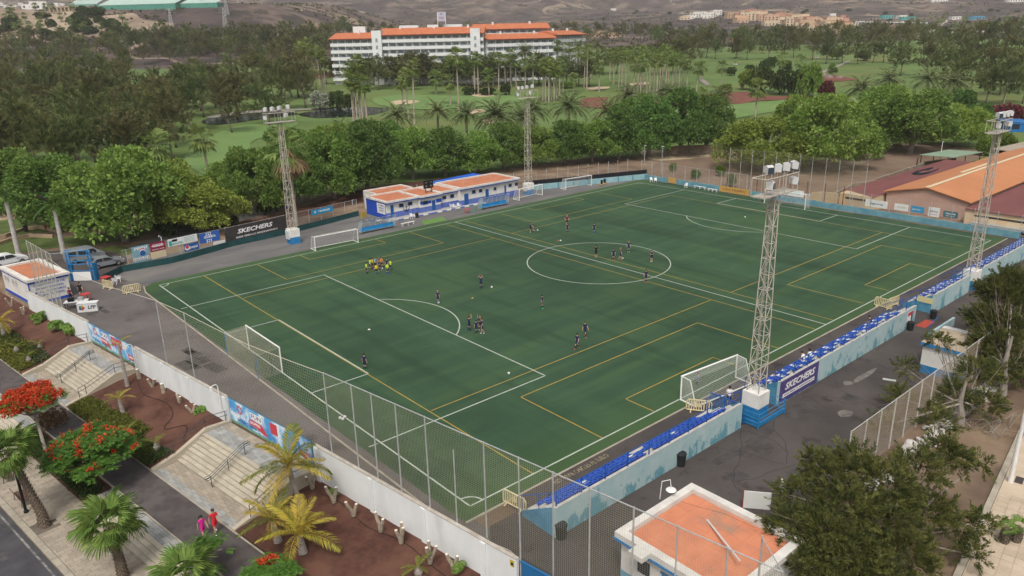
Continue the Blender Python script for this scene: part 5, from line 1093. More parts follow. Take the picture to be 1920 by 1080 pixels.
# ---- casuarinas
def cas_row(y, x0, x1, step, H, group, label, kinds=(0, 1, 2, 3), jy=5, skip=()):
    x = x0
    while x <= x1:
        xx = x+random.uniform(-.25, .25)*step; yy = y+random.uniform(-1, 1)*jy
        if not any(a <= xx <= b for a, b in skip):
            h = H*random.uniform(.82, 1.15); k = random.choice(kinds)
            tree("casuarina_tree", label, "tree", G(xx, yy), CAS[k], CTR[k % 3], (h/15*random.uniform(1.1, 1.5), h/15*random.uniform(1.1, 1.5), h/15*random.uniform(.95, 1.2)), None, group)
        x += step
GL = "casuarinas of the dense wood at left"; LL = "brownish green feathery casuarina in the dense wood filling the upper left"
for y, x0, x1, st, H, sk in ((338, -30, 270, 46, 13.5, ()), (302, -30, 325, 44, 14, ()), (274, -20, 372, 40, 14.5, ()), (248, -20, 452, 38, 15, ((380, 410),)), (224, -20, 470, 36, 15, ()), (205, 0, 580, 34, 14.5, ((490, 520),)), (186, 0, 580, 34, 14.5, ((265, 335),)), (164, 0, 560, 33, 14, ((250, 345),))):
    cas_row(y, x0, x1, st, H, GL, LL, skip=sk)
GF = "casuarinas along the far edge of the golf course at left"; LF = "small far casuarina in the belt below the bare hillside at left"
for y, x0, x1, st, H, sk in ((140, -10, 560, 30, 14.5, ((260, 430),)), (120, 0, 610, 27, 15.5, ()), (104, -10, 620, 19, 17, ((165, 185),)), (97, 250, 620, 18, 18.5, ())): cas_row(y, x0, x1, st, H, GF, LF, skip=sk, jy=4)
GB = "far trees behind the white hotel"; LB = "far olive tree in the belt behind and beside the white hotel"
for y, x0, x1, st, H in ((80, 420, 640, 18, 14), (72, 640, 1110, 20, 15), (76, 1100, 1330, 18, 14), (64, 1060, 1260, 19, 12)): cas_row(y, x0, x1, st, H, GB, LB, jy=2)
GR = "casuarinas along the far edge of the golf course at right"; LR = "far brownish casuarina in the belt at the right edge of the fairways"
for y, x0, x1, st, H in ((110, 1290, 1560, 29, 14), (96, 1230, 1930, 25, 15.5), (86, 1330, 1930, 22, 15), (118, 1555, 1700, 26, 13.5), (122, 1740, 1940, 30, 14), (150, 1735, 1940, 36, 14.5), (178, 1785, 1940, 40, 14.5), (196, 1840, 1950, 40, 13)): cas_row(y, x0, x1, st, H, GR, LR, jy=3)
for x, y, H, k, lb in ((1688, 142, 15, 0, "dark lone casuarina between the date palms and the wood at right"), (710, 168, 14, 0, "casuarina left of the hotel front beside slim palms"), (690, 160, 13, 2, "dark casuarina behind the cluster of slim palms at left of the hotel"), (770, 160, 15, 1, "brown casuarina before the hotel's left half"), (795, 160, 15, 3, "brown casuarina hiding the hotel's lower floors"), (745, 158, 12, 0, "dark casuarina close to the hotel's left wing"), (838, 158, 12, 2, "thin casuarina before the middle of the hotel"), (870, 157, 12, 3, "casuarina standing right of the hotel's middle"), (905, 158, 10, 4, "green casuarina under the hotel tower strip"), (1010, 160, 14, 4, "bright green round-topped tree before the hotel's right half"), (1030, 156, 12, 0, "casuarina before the right end of the hotel"), (1130, 140, 13, 0, "casuarina right of the hotel's right end"), (1155, 138, 13, 1, "brown casuarina right of the hotel end"), (1240, 140, 16, 1, "tall brown casuarina by the slim palm grove"), (1268, 138, 17, 3, "tallest brown casuarina left of the open fairway"), (1295, 130, 16, 1, "brown casuarina at the left edge of the open fairway"), (1190, 130, 13, 0, "dark casuarina behind the slim palm grove"), (1215, 125, 13, 2, "casuarina in the shade of the slim palm grove"), (505, 235, 15, 0, "casuarina with bare trunk on the bright green lawn"), (528, 190, 16, 2, "tall casuarina left of the white flowering bush"), (560, 182, 16, 0, "dark casuarina beside the red soil left of the hotel"), (1378, 110, 12, 4, "small thin tree on the far fairway")):
    tree("casuarina_tree", lb, "tree", G(x, y), CAS[k], CTR[k % 3], (H/15*1.4, H/15*1.4, H/15))
for i in range(26):
    x = 612+i*19.5+random.uniform(-7, 7); y = random.uniform(156, 164); H = random.uniform(9, 13.5); k = random.choice((0, 2, 4, 0, 1)); tree("casuarina_tree", "dark green tree of the row standing close to the hotel's ground floor", "tree", G(x, y), CAS[k], CTR[k % 3], (H/15*1.7, H/15*1.7, H/15), None, "trees along the hotel's foot")
# ---- fan palms (slim), date palms
def fan_crown(seed, m, n=30, seg=9, L_=1.15, droop=1.0, skirt=0):
    g = np.random.default_rng(seed); Q = []; mi = []
    for i in range(n+skirt):
        a = i*2.4+g.uniform(-.2, .2); dead = i >= n; el = g.uniform(-1.35, -.7) if dead else 1.35-2.5*((i+.5)/n)**.85+g.uniform(-.15, .15)
        d = np.array([math.cos(a)*math.cos(el), math.sin(a)*math.cos(el), math.sin(el)]); pl = g.uniform(.55, .95)*L_; side = unit(np.cross(d, [0, 0, 1.0])+1e-6); nrm = np.cross(side, d); b = d*pl; w_ = .03
        Q.append([b*0-side*w_, b*0+side*w_, b+side*w_, b-side*w_]); mi.append(1 if dead else 0)
        fl = L_*g.uniform(.8, 1.1); A = 1.15
        for k in range(seg):
            t0, t1 = -A+2*A*k/seg, -A+2*A*(k+1)/seg; tm_ = (t0+t1)/2
            def pt(t, r, dz): return b+(d*math.cos(t)+side*math.sin(t))*r+nrm*(-.12*abs(math.sin(t))*r)-np.array([0, 0, dz])
            Q.append([b, pt(t0+.03, fl*.72, .03*fl), pt(tm_, fl*g.uniform(.95, 1.1), .22*fl*droop), pt(t1-.03, fl*.72, .03*fl)]); mi.append(1 if dead else 0)
    return fast_mesh("crown", np.array(Q), 4, [m, L_dead], mi)
FANC = [fan_crown(81+i, L_fan, 26, 7) for i in range(3)]; FANS = fan_crown(88, L_fan, 22, 8, 1.2, 1.0, 46)
def palm_trunk(r0, r1, m, n=8, k=8, flare=1.5): return MB().lathe([(r0*flare, -.02), (r0, .05)]+[(r0+(r1-r0)*i/k, .05+.95*i/k) for i in range(1, k+1)], n).mesh("trunk", m, True)
PTR = palm_trunk(.3, .2, mat('pale_palm_bark', (.42, .37, .31), (.3, .25, .2), 2, .95))
def slim_palm(x, y, ytop, label, cr=None, group="slim fan palms on the golf course", s=1.0):
    p = G(x, y); k = pxm(p); h = max(3, (y-ytop)/k*1.0)-1.0
    t = thing("fan_palm", label, "palm", p, random.uniform(0, 6), group); t.rotation_euler = (random.uniform(-.03, .03), random.uniform(-.03, .03), random.uniform(0, 6))
    ob("trunk", PTR, t).scale = (1, 1, h); c = ob("crown", cr or random.choice(FANC), t, (0, 0, h)); c.scale = (s*1.25, s*1.25, s*1.35); return t
LS = "slim fan palm standing among others on the golf course in front of the hotel"
for (x, y, yt) in ((757, 222, 150), (767, 228, 140), (777, 232, 123), (890, 178, 107), (897, 178, 108), (935, 168, 107), (948, 165, 110), (958, 163, 100), (968, 163, 112), (1018, 190, 122), (1023, 191, 118), (1029, 192, 126), (1034, 188, 116), (1039, 190, 130), (1044, 188, 124), (1049, 180, 120), (1056, 175, 128), (1046, 160, 85), (1066, 145, 88), (1082, 155, 95), (1095, 165, 100), (1100, 170, 92), (1123, 172, 122), (1108, 150, 105), (1160, 168, 95), (1166, 160, 100), (1172, 175, 104), (1180, 170, 97), (1188, 178, 118), (1195, 172, 98), (1201, 186, 120), (1205, 165, 94), (1212, 180, 110), (1218, 170, 96), (1225, 178, 105), (1231, 184, 112), (1236, 172, 99), (1241, 165, 92), (1247, 178, 104), (1253, 170, 98), (1260, 176, 110), (1266, 165, 102), (1272, 172, 108), (1280, 168, 112), (1288, 160, 118), (1143, 150, 98), (1150, 158, 104), (875, 160, 118), (845, 161, 112), (815, 160, 112), (925, 160, 105), (985, 165, 118), (1000, 165, 112), (1306, 172, 125), (1316, 150, 120)):
    slim_palm(x, y, yt, LS, s=1.2)
for (x, y, yt) in ((664, 243, 142), (671, 244, 150), (677, 243, 117), (683, 245, 152), (690, 245, 154), (667, 238, 128)): slim_palm(x, y, yt, "slim fan palm in the tight cluster with pale trunks left of the hotel", s=1.25, group="slim palms of the left cluster")
for (x, y, yt) in ((568, 177, 88), (580, 172, 80), (590, 183, 92), (606, 178, 98), (612, 178, 104), (600, 160, 95)): slim_palm(x, y, yt, "slim fan palm standing beside the hotel's left end", s=1.2, group="slim palms at the hotel's left end")
for x, y, yt, lb, s in ((860, 205, 104, "tall thick-crowned fan palm alone before the hotel's middle", 1.6), (845, 196, 150, "short fan palm left of the thick-crowned one", 1.3), (917, 180, 137, "short fan palm by the dark round bush", 1.4), (390, 322, 250, "fan palm on the edge of the bright putting green at left", 1.45), (305, 335, 262, "fan palm with brown hanging leaves between wood and green trees", 1.6), (1415, 228, 160, "fan palm in front of the red soil bed", 1.4), (1463, 140, 107, "fan palm on the fairway left of the small round trees", 1.5), (1500, 138, 112, "fan palm with dark crown on the fairway", 1.5), (1305, 222, 185, "short fan palm at the left end of the red bed", 1.2), (1352, 165, 122, "fan palm at the left edge of the fairway", 1.2), (1318, 195, 172, "short dark fan palm left of the red bed", 1.2), (775, 168, 145, "dark small palm on the fairway before the hotel", 1.4), (818, 175, 142, "dark bushy palm on the fairway", 1.6), (1075, 172, 145, "short dark palm by the slim cluster", 1.2)):
    slim_palm(x, y, yt, lb, s=s)
t = slim_palm(557, 428, 268, "tall fan palm with a thick skirt of dead brown leaves behind the mast", FANS, s=1.5)
def pinnate(mb_list, L_, arch, g, leaf=.42, n=16, drop=.25, w_=.05):
    """one frond along +x from origin, arching down; returns quads"""
    Q = []; P = []; el = arch
    p = np.zeros(3); st = L_/n; 
    for i in range(n+1):
        P.append(p.copy()); e = arch-(i/n)**1.4*drop*4.2; p = p+np.array([math.cos(e), 0, math.sin(e)])*st
    P = np.array(P)
    for i in range(n):
        a, b = P[i], P[i+1]; r = .025*(1-i/n)+.008; y = np.array([0, r, 0]); Q.append([a-y, a+y, b+y, b-y])
        if i < 1: continue
        d = unit(b-a); k = leaf*(math.sin(PI*min(1, (i+1.2)/(n+1.0)))**.6)
        for s in (-1, 1):
            for q in (0, .5):
                c = a+(b-a)*q; v = unit(d*.75+np.array([0, s, 0])*.85+np.array([0, 0, g.uniform(.0, .35)])+g.normal(size=3)*.08); wd = unit(np.cross(v, [0, 0, 1.0]))*w_
                Q.append([c, c+v*k*.5-wd*.5, c+v*k-np.array([0, 0, k*.25]), c+v*k*.5+wd*.5])
    return np.array(Q)
def phoenix_crown(seed, m, n=44, L_=3.6):
    g = np.random.default_rng(seed); out = []
    for i in range(n):
        a = i*2.39996; el = 1.35-1.75*(i/n)**.8+g.uniform(-.12, .12); q = pinnate(None, L_*g.uniform(.85, 1.08), el, g, .55, 12, .27, .13); ca, sa = math.cos(a), math.sin(a); q = q @ np.array([[ca, sa, 0], [-sa, ca, 0], [0, 0, 1]]); out.append(q)
    return fast_mesh("crown", np.concatenate(out), 4, m)
PHX = [phoenix_crown(91+i, L_phx) for i in range(2)]; PHT = palm_trunk(.34, .3, M_palmb, 8, 6, 1.3)
for x, y, yc, lb, s in ((876, 268, 214, "date palm with upright fronds left of the biggest one behind the clubhouse", .95), (931, 292, 218, "biggest date palm behind the clubhouse, left of the mast", 1.2), (978, 275, 222, "bluish date palm hidden behind the second mast", 1.1), (1002, 262, 206, "date palm just right of the mast's platform", 1.0), (1067, 262, 200, "date palm on the pale green fairway with drooping fronds", 1.15), (1140, 258, 207, "date palm above the corner trees", 1.1), (1177, 238, 180, "date palm before the slim palm grove", 1.0), (1252, 225, 175, "date palm at the left end of the big red bed", 1.05), (747, 252, 216, "date palm with wide low crown left of the bunkers", 1.15), (822, 250, 208, "date palm between two others behind the scoreboard", 1.0), (1347, 222, 182, "date palm before the big red bed", 1.05), (1610, 206, 166, "date palm with hanging dead fronds beside the cart path", 1.15), (1662, 195, 150, "date palm over the widest green tree, left of the twins", 1.15), (1735, 198, 150, "left date palm of the twin pair by the wood", 1.2), (1783, 198, 155, "right date palm of the twin pair by the wood", 1.2), (640, 262, 240, "low bluish palm behind the green trees", .9), (600, 150, 78, "date palm against the left corner of the hotel", 1.0), (1118, 128, 88, "date palm right of the hotel's end wing", 1.0), (1085, 146, 90, "date palm before the hotel's end wing", 1.0), (985, 158, 98, "date palm before the hotel's right half", 1.0)):
    p = G(x, y); h = (y-yc)/pxm(p)-.2; t = thing("date_palm", lb, "palm", p, random.uniform(0, 6), "date palms on the golf course"); ob("trunk", PHT, t).scale = (1, 1, max(.5, h)); c = ob("crown", random.choice(PHX), t, (0, 0, max(.5, h))); c.scale = (s*1.6,)*3
# ---- bushes
def bush_mesh(seed, m, n=420, per=6, leaf=(.34, .2), flat=.8):
    g = np.random.default_rng(seed); lob = [(g.uniform(-.5, .5), g.uniform(-.5, .5), .45+g.uniform(-.1, .3), g.uniform(.45, .65), g.uniform(.4, .6)*flat) for _ in range(7)]
    p, d = lobes_surface(lob, n, g, (.75, 1.08), -.6); c = np.repeat(p, per, 0); dd = np.repeat(d, per, 0); rnd = unit(g.normal(size=c.shape)); v = unit(dd*.6+rnd*.8+np.array([0, 0, .25])); s = g.uniform(.7, 1.2, len(c))
    return fast_mesh("foliage", leaves(c, v, perp(v, g), leaf[0]*s*.6, leaf[1]*s*.6, .1), 4, m)
BSH = {k: bush_mesh(101+i, m) for i, (k, m) in enumerate((("d", L_bush), ("b", L_bri), ("m", L_mag), ("w", L_wb), ("y", L_ficy)))}
STEM = limb_mesh(110, .45, .8, 1.0, M_bark, .07, 5, .1)
def bush(x, y, w_, h, kind, label, cat="bush", name="bush", group=None, z=None):
    p = G(x, y) if z is None else Vector(gp(x, y, z)); t = thing(name, label, cat, p, random.uniform(0, 6), group); t.scale = (w_/2, w_/2, h); ob("stem", STEM, t); ob("foliage", BSH[kind], t); return t
for x, y, w_, h, k, lb in ((430, 424, 2.6, 1.6, "d", "dark clipped bush on red soil left of the dark banner"), (316, 443, 4.5, 3.2, "d", "dense dark bush behind the teal printed board"), (500, 402, 2.6, 2.0, "d", "dark round bush left of the first mast, lower one"), (518, 395, 2.6, 2.1, "d", "dark round bush nearest to the first mast"), (600, 205, 8, 5.5, "w", "white flowering bush at the pond"), (632, 202, 8, 5, "d", "dark bush right of the white flowering bush"), (655, 205, 6, 4.5, "d", "dark bush at the end of the pond"), (1372, 142, 5, 3.5, "d", "small dark dome-shaped tree on the fairway"), (1405, 136, 5, 3.2, "d", "flat dark bush on the fairway, second from left"), (1434, 132, 6, 4.5, "d", "dark umbrella-shaped tree on the fairway"), (1447, 128, 6, 4.8, "d", "dark umbrella-shaped tree left of the fan palm"), (1475, 134, 6, 4.5, "d", "dark bushy tree right of the fan palm"), (1620, 114, 9, 5, "d", "wide flat dark tree near the far belt"), (1568, 112, 9, 6, "y", "yellowish wide bush near the far belt"), (1425, 172, 10, 8, "d", "dark tree on the red bed"), (1405, 168, 8, 7, "y", "olive tree at the left of the red bed's trees"), (1470, 178, 9, 8, "d", "dark leafy tree in the middle of the red bed"), (1500, 178, 8, 8, "d", "bushy dark tree next to the bright one on the red bed"), (1516, 182, 8.5, 10, "b", "bright green conical tree at the end of the red bed"), (1545, 184, 6.5, 5.5, "m", "magenta flowering shrub at the end of the red bed"), (1360, 180, 6, 4, "y", "pale dry shrub on the red bed"), (950, 178, 4.5, 4, "d", "dark round bush beside the fairway"), (915, 178, 7, 2.4, "d", "low dark hedge bush by the bunker"), (880, 177, 7, 2.4, "d", "low dark hedge bush left of the bunker"), (1060, 165, 7, 2.2, "b", "low bright hedge by the slim palms"), (1250, 185, 6, 3.5, "d", "dark bush under the slim palm grove"), (350, 128, 5, 2.5, "b", "small bright bush in the far clearing"), (205, 142, 8, 5, "b", "bright green tree top inside the dark wood"), (1902, 232, 9, 5, "m", "large magenta bougainvillea at the right edge"), (1870, 222, 7, 3.5, "m", "magenta bougainvillea by the stone wall"), (1880, 285, 6, 4, "y", "olive shrub above the brown pavilion roofs"), (1845, 290, 5, 3, "y", "dry shrub beside the pavilion roof"), (1303, 335, 2.2, 1.6, "y", "grey green round shrub on bare earth behind the posts"), (1370, 350, 2, 2.2, "y", "thin yellow shrub between the rusty posts"), (1262, 322, 1.8, 1.6, "y", "small yellow shrub behind the grey posts"), (1348, 330, 2.2, 2, "y", "small bushy plant in front of the bare slope")):
    bush(x, y, w_, h, k, lb)
# grey tree with clear trunk on the mound
p = G(1560, 142); tree("round_tree", "small grey green round-headed tree on the mound by the cart path", "tree", p, FIC[3], FTR[0], (.42, .42, .62)); 
# boulders on red mounds
def rock(p, s, label, m, grp=None):
    mb = MB().ball((0, 0, 0), 1, 8); mb.v = [tuple(Vector(q)*(1+.25*mnoise.noise(Vector(q)*1.7+Vector(p)))) for q in mb.v]; o = mb.build("boulder", m, None, False, p); o.scale = s; tag(o, label, "rock", grp); return o
M_rock = mat("rock", (.25, .21, .18), (.16, .13, .11), 1.5, .95, .4, 6)
for x, y, s, lb in ((1542, 143, 2.2, "pale boulder at the left of the red mound"), (1555, 146, 1.8, "round boulder in the middle of the red mound"), (1574, 146, 1.6, "dark boulder at the right of the red mound"), (288, 153, 3, "large pale boulder on the red soil in the wood")): rock(G(x, y), (s*1.2, s, s*.8), lb, M_rock)
# ================================================================== FOREGROUND PLANTS
def fan_leaf_mesh(seed, m, seg=26, L_=1.0):
    g = np.random.default_rng(seed); Q = []; pl = .75*L_; w_ = .022
    b = np.array([pl, 0, 0]); Q.append([[0, -w_, 0], [0, w_, 0], [pl, w_*.7, .02], [pl, -w_*.7, .02]]); A = 1.75
    for k in range(seg):
        t0, t1 = -A+2*A*k/seg, -A+2*A*(k+1)/seg; tm_ = (t0+t1)/2; fl = L_*(1.0-.18*abs(tm_)/A)*g.uniform(.94, 1.06)
        pt = lambda t, r, z: b+np.array([math.cos(t)*r, math.sin(t)*r, z-.16*abs(math.sin(t))*r])
        zz = .03 if k % 2 else -.0
        Q.append([b, pt(t0, fl*.6, -.02+zz), pt(tm_, fl*.74, -.05), pt(t1, fl*.6, -.02+.03-zz)])
        Q.append([pt(t0+.01, fl*.6, -.02+zz), pt(tm_-.012, fl*.9, -.16), pt(tm_+.012+g.normal()*.03, fl*1.04, -.3*fl-g.uniform(0, .12)), pt(t1-.01, fl*.6, .01-zz)])
    return fast_mesh("frond", np.array(Q), 4, m)
FLN = [fan_leaf_mesh(121+i, L_fann) for i in range(3)]; FLD = fan_leaf_mesh(127, L_dead)
def scaly_trunk(pts, rad, m, scales=True):
    mb = MB().tube(pts, rad, 10); n = 0
    if scales:
        P = [Vector(p) for p in pts]; tot = sum((b-a).length for a, b in zip(P, P[1:])); z = .1; r_i = 0
        while z < tot-.05:
            d = z; i = 0
            while i < len(P)-2 and d > (P[i+1]-P[i]).length: d -= (P[i+1]-P[i]).length; i += 1
            L_ = (P[i+1]-P[i]).length; c = P[i].lerp(P[i+1], min(1, d/L_)); r = rad[i]+(rad[i+1]-rad[i])*min(1, d/L_)
            for k in range(8):
                a = 2*PI*(k+.5*(r_i % 2))/8; o = Vector((math.cos(a), math.sin(a), 0)); s_ = Vector((-math.sin(a), math.cos(a), 0))*r*.36
                q = c+o*r*.96; mb.add([q-s_, q+s_, q+o*.075+s_*.5+Vector((0, 0, .13)), q+o*.075-s_*.5+Vector((0, 0, .13)), q+Vector((0, 0, .2))], [(0, 1, 2, 3), (3, 2, 4)])
            z += .125; r_i += 1
    return mb
def near_fan(loc, pts, rad, label, n=22, s=1.35, seed=1, dead=5):
    g = random.Random(seed); t = thing("fan_palm", label, "palm", loc); scaly_trunk(pts, rad, M_palmb).build("trunk", M_palmb, t); top = Vector(pts[-1])
    for i in range(n+dead):
        dd = i >= n; a = i*2.4+g.uniform(-.25, .25); el = g.uniform(-1.25, -.8) if dd else 1.2-1.75*(i/n)+g.uniform(-.12, .12)
        o = ob("frond", FLD if dd else FLN[i % 3], t, top+Vector((0, 0, .05))); o.rotation_euler = (g.uniform(-.25, .25), -el, a); k = s*g.uniform(.85, 1.1)*(.75 if dd else 1); o.scale = (k, k, k)
    return t
near_fan(WF(11.1, 13.65, ZS-.05), [(0, 0, 0), (.05, .1, .8), (-.25, .35, 2.4), (-.55, .6, 4.2), (-.7, .75, 5.6)], [.36, .27, .23, .2, .19], "fan palm with scaly trunk in a square soil pit by the kerb", 24, 1.13, 3, 7)
near_fan(Vector(gp(232, 1083, ZS)), [(0, 0, 0), (0, .05, 1.2), (-.1, .2, 2.6), (-.1, .25, 3.6)], [.3, .24, .2, .18], "fan palm with large glossy leaves in front of the low stone steps", 24, 1.2, 5, 3)
q = gp(345, 1075, .6); near_fan(Vector((q[0], q[1], ZS)), [(0, 0, 0), (.05, 0, 1.2), (.05, .05, 2.3)], [.28, .22, .18], "fan palm cut by the lower edge of the picture", 22, 1.15, 9, 0)
def pin_frond(seed, m, L_, leaf, drop, n=20, w_=.05): g = np.random.default_rng(seed); return fast_mesh("frond", pinnate(None, L_, 0.0, g, leaf, n, drop, w_), 4, m)
QF = [pin_frond(131+i, L_qn, 2.5, .62, .24+.05*i, 24, .055) for i in range(3)]; QFG = [pin_frond(141+i, leaf_mat("green_frond"+"_"*i, [(.1, .15, .03), (.17, .21, .04), (.3, .27, .05)], .3, .05), 2.5, .62, .24, 24, .055) for i in range(2)]
def near_pin(loc, pts, rad, label, n, s, seed, m=None, lift=1.15, spread=1.3, ring=True, fr=None):
    g = random.Random(seed); t = thing("feather_palm", label, "palm", loc); mb = MB(); P = [Vector(p) for p in pts]; mb.tube(pts, rad, 10)
    for a, b, r0, r1 in zip(P, P[1:], rad, rad[1:]):
        k = max(1, int((b-a).length/.16))
        for i in range(k): c = a.lerp(b, i/k); r = (r0+(r1-r0)*i/k); mb.tube([c, c+(b-a).normalized()*.05], [r*1.09, r*1.04], 10)
    mb.build("trunk", m or M_ring, t); fr = fr or (QF+QFG)
    for i in range(n):
        a = i*2.4+g.uniform(-.3, .3); el = lift-spread*(i/n)+g.uniform(-.12, .12); o = ob("frond", fr[i % len(fr)], t, P[-1]+Vector((0, 0, .02))); o.rotation_euler = (g.uniform(-.2, .2), -el, a); k = s*g.uniform(.85, 1.12); o.scale = (k, k, k)
    return t
def BP(x, y, z): return Vector(gp(x, y, z))
near_pin(BP(566, 958, -.9), [(0, 0, 0), (-.1, .12, 1.0), (-.25, .3, 2.2), (-.35, .4, 3.3)], [.24, .17, .15, .17], "tall yellowing palm leaning in front of the blue gate banner", 15, 1.15, 2, M_barkg, 1.3, 1.7)
near_pin(BP(522, 1015, -1.05), [(0, 0, 0), (-.05, .08, .7), (-.1, .15, 1.5)], [.26, .2, .15], "short yellowing palm, left one of the pair on the red soil", 11, .85, 4, None, 1.25, 1.2)
near_pin(BP(568, 1036, -1.0), [(0, 0, 0), (0, .05, .6), (-.05, .1, 1.25)], [.27, .2, .15], "bright yellow palm, right one of the pair on the red soil", 12, 1.05, 6, None, 1.25, 1.25, fr=QF)
near_pin(BP(239, 724, -.45), [(0, 0, 0), (.03, .1, 1.4), (.0, .18, 2.8), (.0, .2, 3.9)], [.17, .13, .12, .11], "thin ringed palm with three stiff yellow fronds beside the left gate", 5, .5, 8, None, .75, .5)
near_pin(BP(231, 775, -.8), [(0, 0, 0), (-.03, .05, .6), (-.08, .1, 1.35)], [.2, .16, .12], "short grey-trunked palm with yellow fronds over the ground cover", 7, .52, 10, None, .9, .8)
q = BP(8, 628, -.7); near_pin(q, [(0, 0, 0), (0, 0, .8), (0, 0, 1.6)], [.26, .2, .15], "yellow drooping palm at the left edge by the kiosk's blue base", 11, .72, 12, None, 1.0, 1.5, fr=QF)
for x, y, lb, n, s in ((295, 843, "squat bottle palm with two arching green leaves by the right stairs", 4, .42), (32, 660, "squat bottle palm, leftmost of three in the ground cover", 4, .36), (76, 655, "squat bottle palm nearest the left stairs wall", 5, .42), (55, 678, "squat bottle palm at the front edge of the ground cover", 5, .38), (243, 818, "small palm tuft on the ground cover above the flame tree", 5, .36), (785, 1080, "small palm tuft at the lower edge on red soil", 5, .4)):
    near_pin(BP(x, y, -.85), [(0, 0, -.05), (0, 0, .25), (0, .02, .6)], [.2, .24, .1], lb, n, s, x, None, .8, .6, fr=QFG)
# round bright bushes by the wall, with leaves in whorls
def whorl_mesh(seed):
    g = np.random.default_rng(seed); lob = [(g.uniform(-.45, .45), g.uniform(-.45, .45), .75+g.uniform(-.2, .25), .42, .38) for _ in range(8)]; p, d = lobes_surface(lob, 150, g, (.85, 1.05), -.5); Q = []
    for c, dd in zip(p, d):
        ax = unit(dd+np.array([0, 0, .5])); u1 = unit(np.cross(ax, [1, .3, .2])); u2 = np.cross(ax, u1)
        for k in range(8): a = k*PI/4+g.uniform(-.2, .2); v = unit(u1*math.cos(a)+u2*math.sin(a)+ax*.25); wv = unit(np.cross(ax, v)); Q.append(leaves(c[None], v[None], wv[None], [.27], [.1], .18)[0])
    return fast_mesh("foliage", np.array(Q), 4, L_bri)
WH = [whorl_mesh(151), whorl_mesh(152)]
for i, (x, y, s, lb) in enumerate(((76, 607, 1.0, "bright round bush, leftmost of three under the white wall"), (112, 624, 1.1, "bright round bush, middle one of three under the white wall"), (138, 632, 1.1, "bright round bush, nearest the left stairs of three under the wall"))):
    t = thing("round_bush", lb, "bush", BP(x, y, -.6), i*2.0, "bright bushes under the white wall"); t.scale = (s*.95, s*.95, s); ob("stem", STEM, t); ob("foliage", WH[i % 2], t)
for x, y, s, lb in ((378, 778, .55, "small leafy bush between the pruned stump and the FUN gate"), (860, 1072, .5, "sprouting small bush on red soil below the wall"), (625, 930, .35, "tiny sprouting plant at the foot of the wall")):
    t = thing("small_bush", lb, "bush", BP(x, y, -.6), x); t.scale = (s, s, s); ob("stem", STEM, t); ob("foliage", WH[0], t)
# pruned stumps
for i, (x, y, n, lb) in enumerate(((262, 712, 1, "thick single pruned stump by the left gate rail"), (287, 727, 3, "pruned stump with three stubs next to the thick single one"), (308, 740, 1, "bent single pruned stump halfway along the wall"), (338, 757, 2, "pruned stump with two slanting stubs"), (362, 775, 2, "thick pale pruned stump right beside the small leafy bush"), (586, 912, 2, "twisted pruned stump at the gate end of the long wall"), (626, 938, 2, "forked pruned stump below the first pilaster"), (663, 963, 2, "forked pruned stump by the wall's second bay"), (714, 992, 2, "short pruned stump with white cut tops"), (752, 1014, 3, "tall pruned stump with three stubs at the wall's foot"), (806, 1052, 3, "largest pruned stump with white cuts near the lower edge"), (852, 1066, 2, "thin pruned stump over the sprouting bush"), (22, 575, 2, "brown pruned stump beside the yellow palm"), (45, 590, 2, "bare pruned stump before the kiosk's blue base"))):
    g = random.Random(i+5); t = thing("pruned_stump", lb, "tree stump", BP(x, y, -.45), g.uniform(0, 6), "pruned stumps along the white wall"); mb = MB(); ct = MB()
    for k in range(n):
        a = k*2*PI/max(1, n)+g.uniform(-.4, .4); r = .11 if n > 1 else .16; h = g.uniform(.7, 1.15); e = Vector((math.cos(a)*.32*(n > 1)+.1, math.sin(a)*.32*(n > 1), h)); mb.tube([(0, 0, -.15), (e.x*.3, e.y*.3, h*.3), (e.x*.8, e.y*.8, h*.7), tuple(e)], [r*1.3, r*1.1, r, r*.9], 8); ct.lathe([(.001, .0), (r*.85, .004), (r*.8, .02), (.001, .02)], 8, tuple(e))
    mb.build("stub", M_stub, t); ct.build("cut_face", M_cut, t)
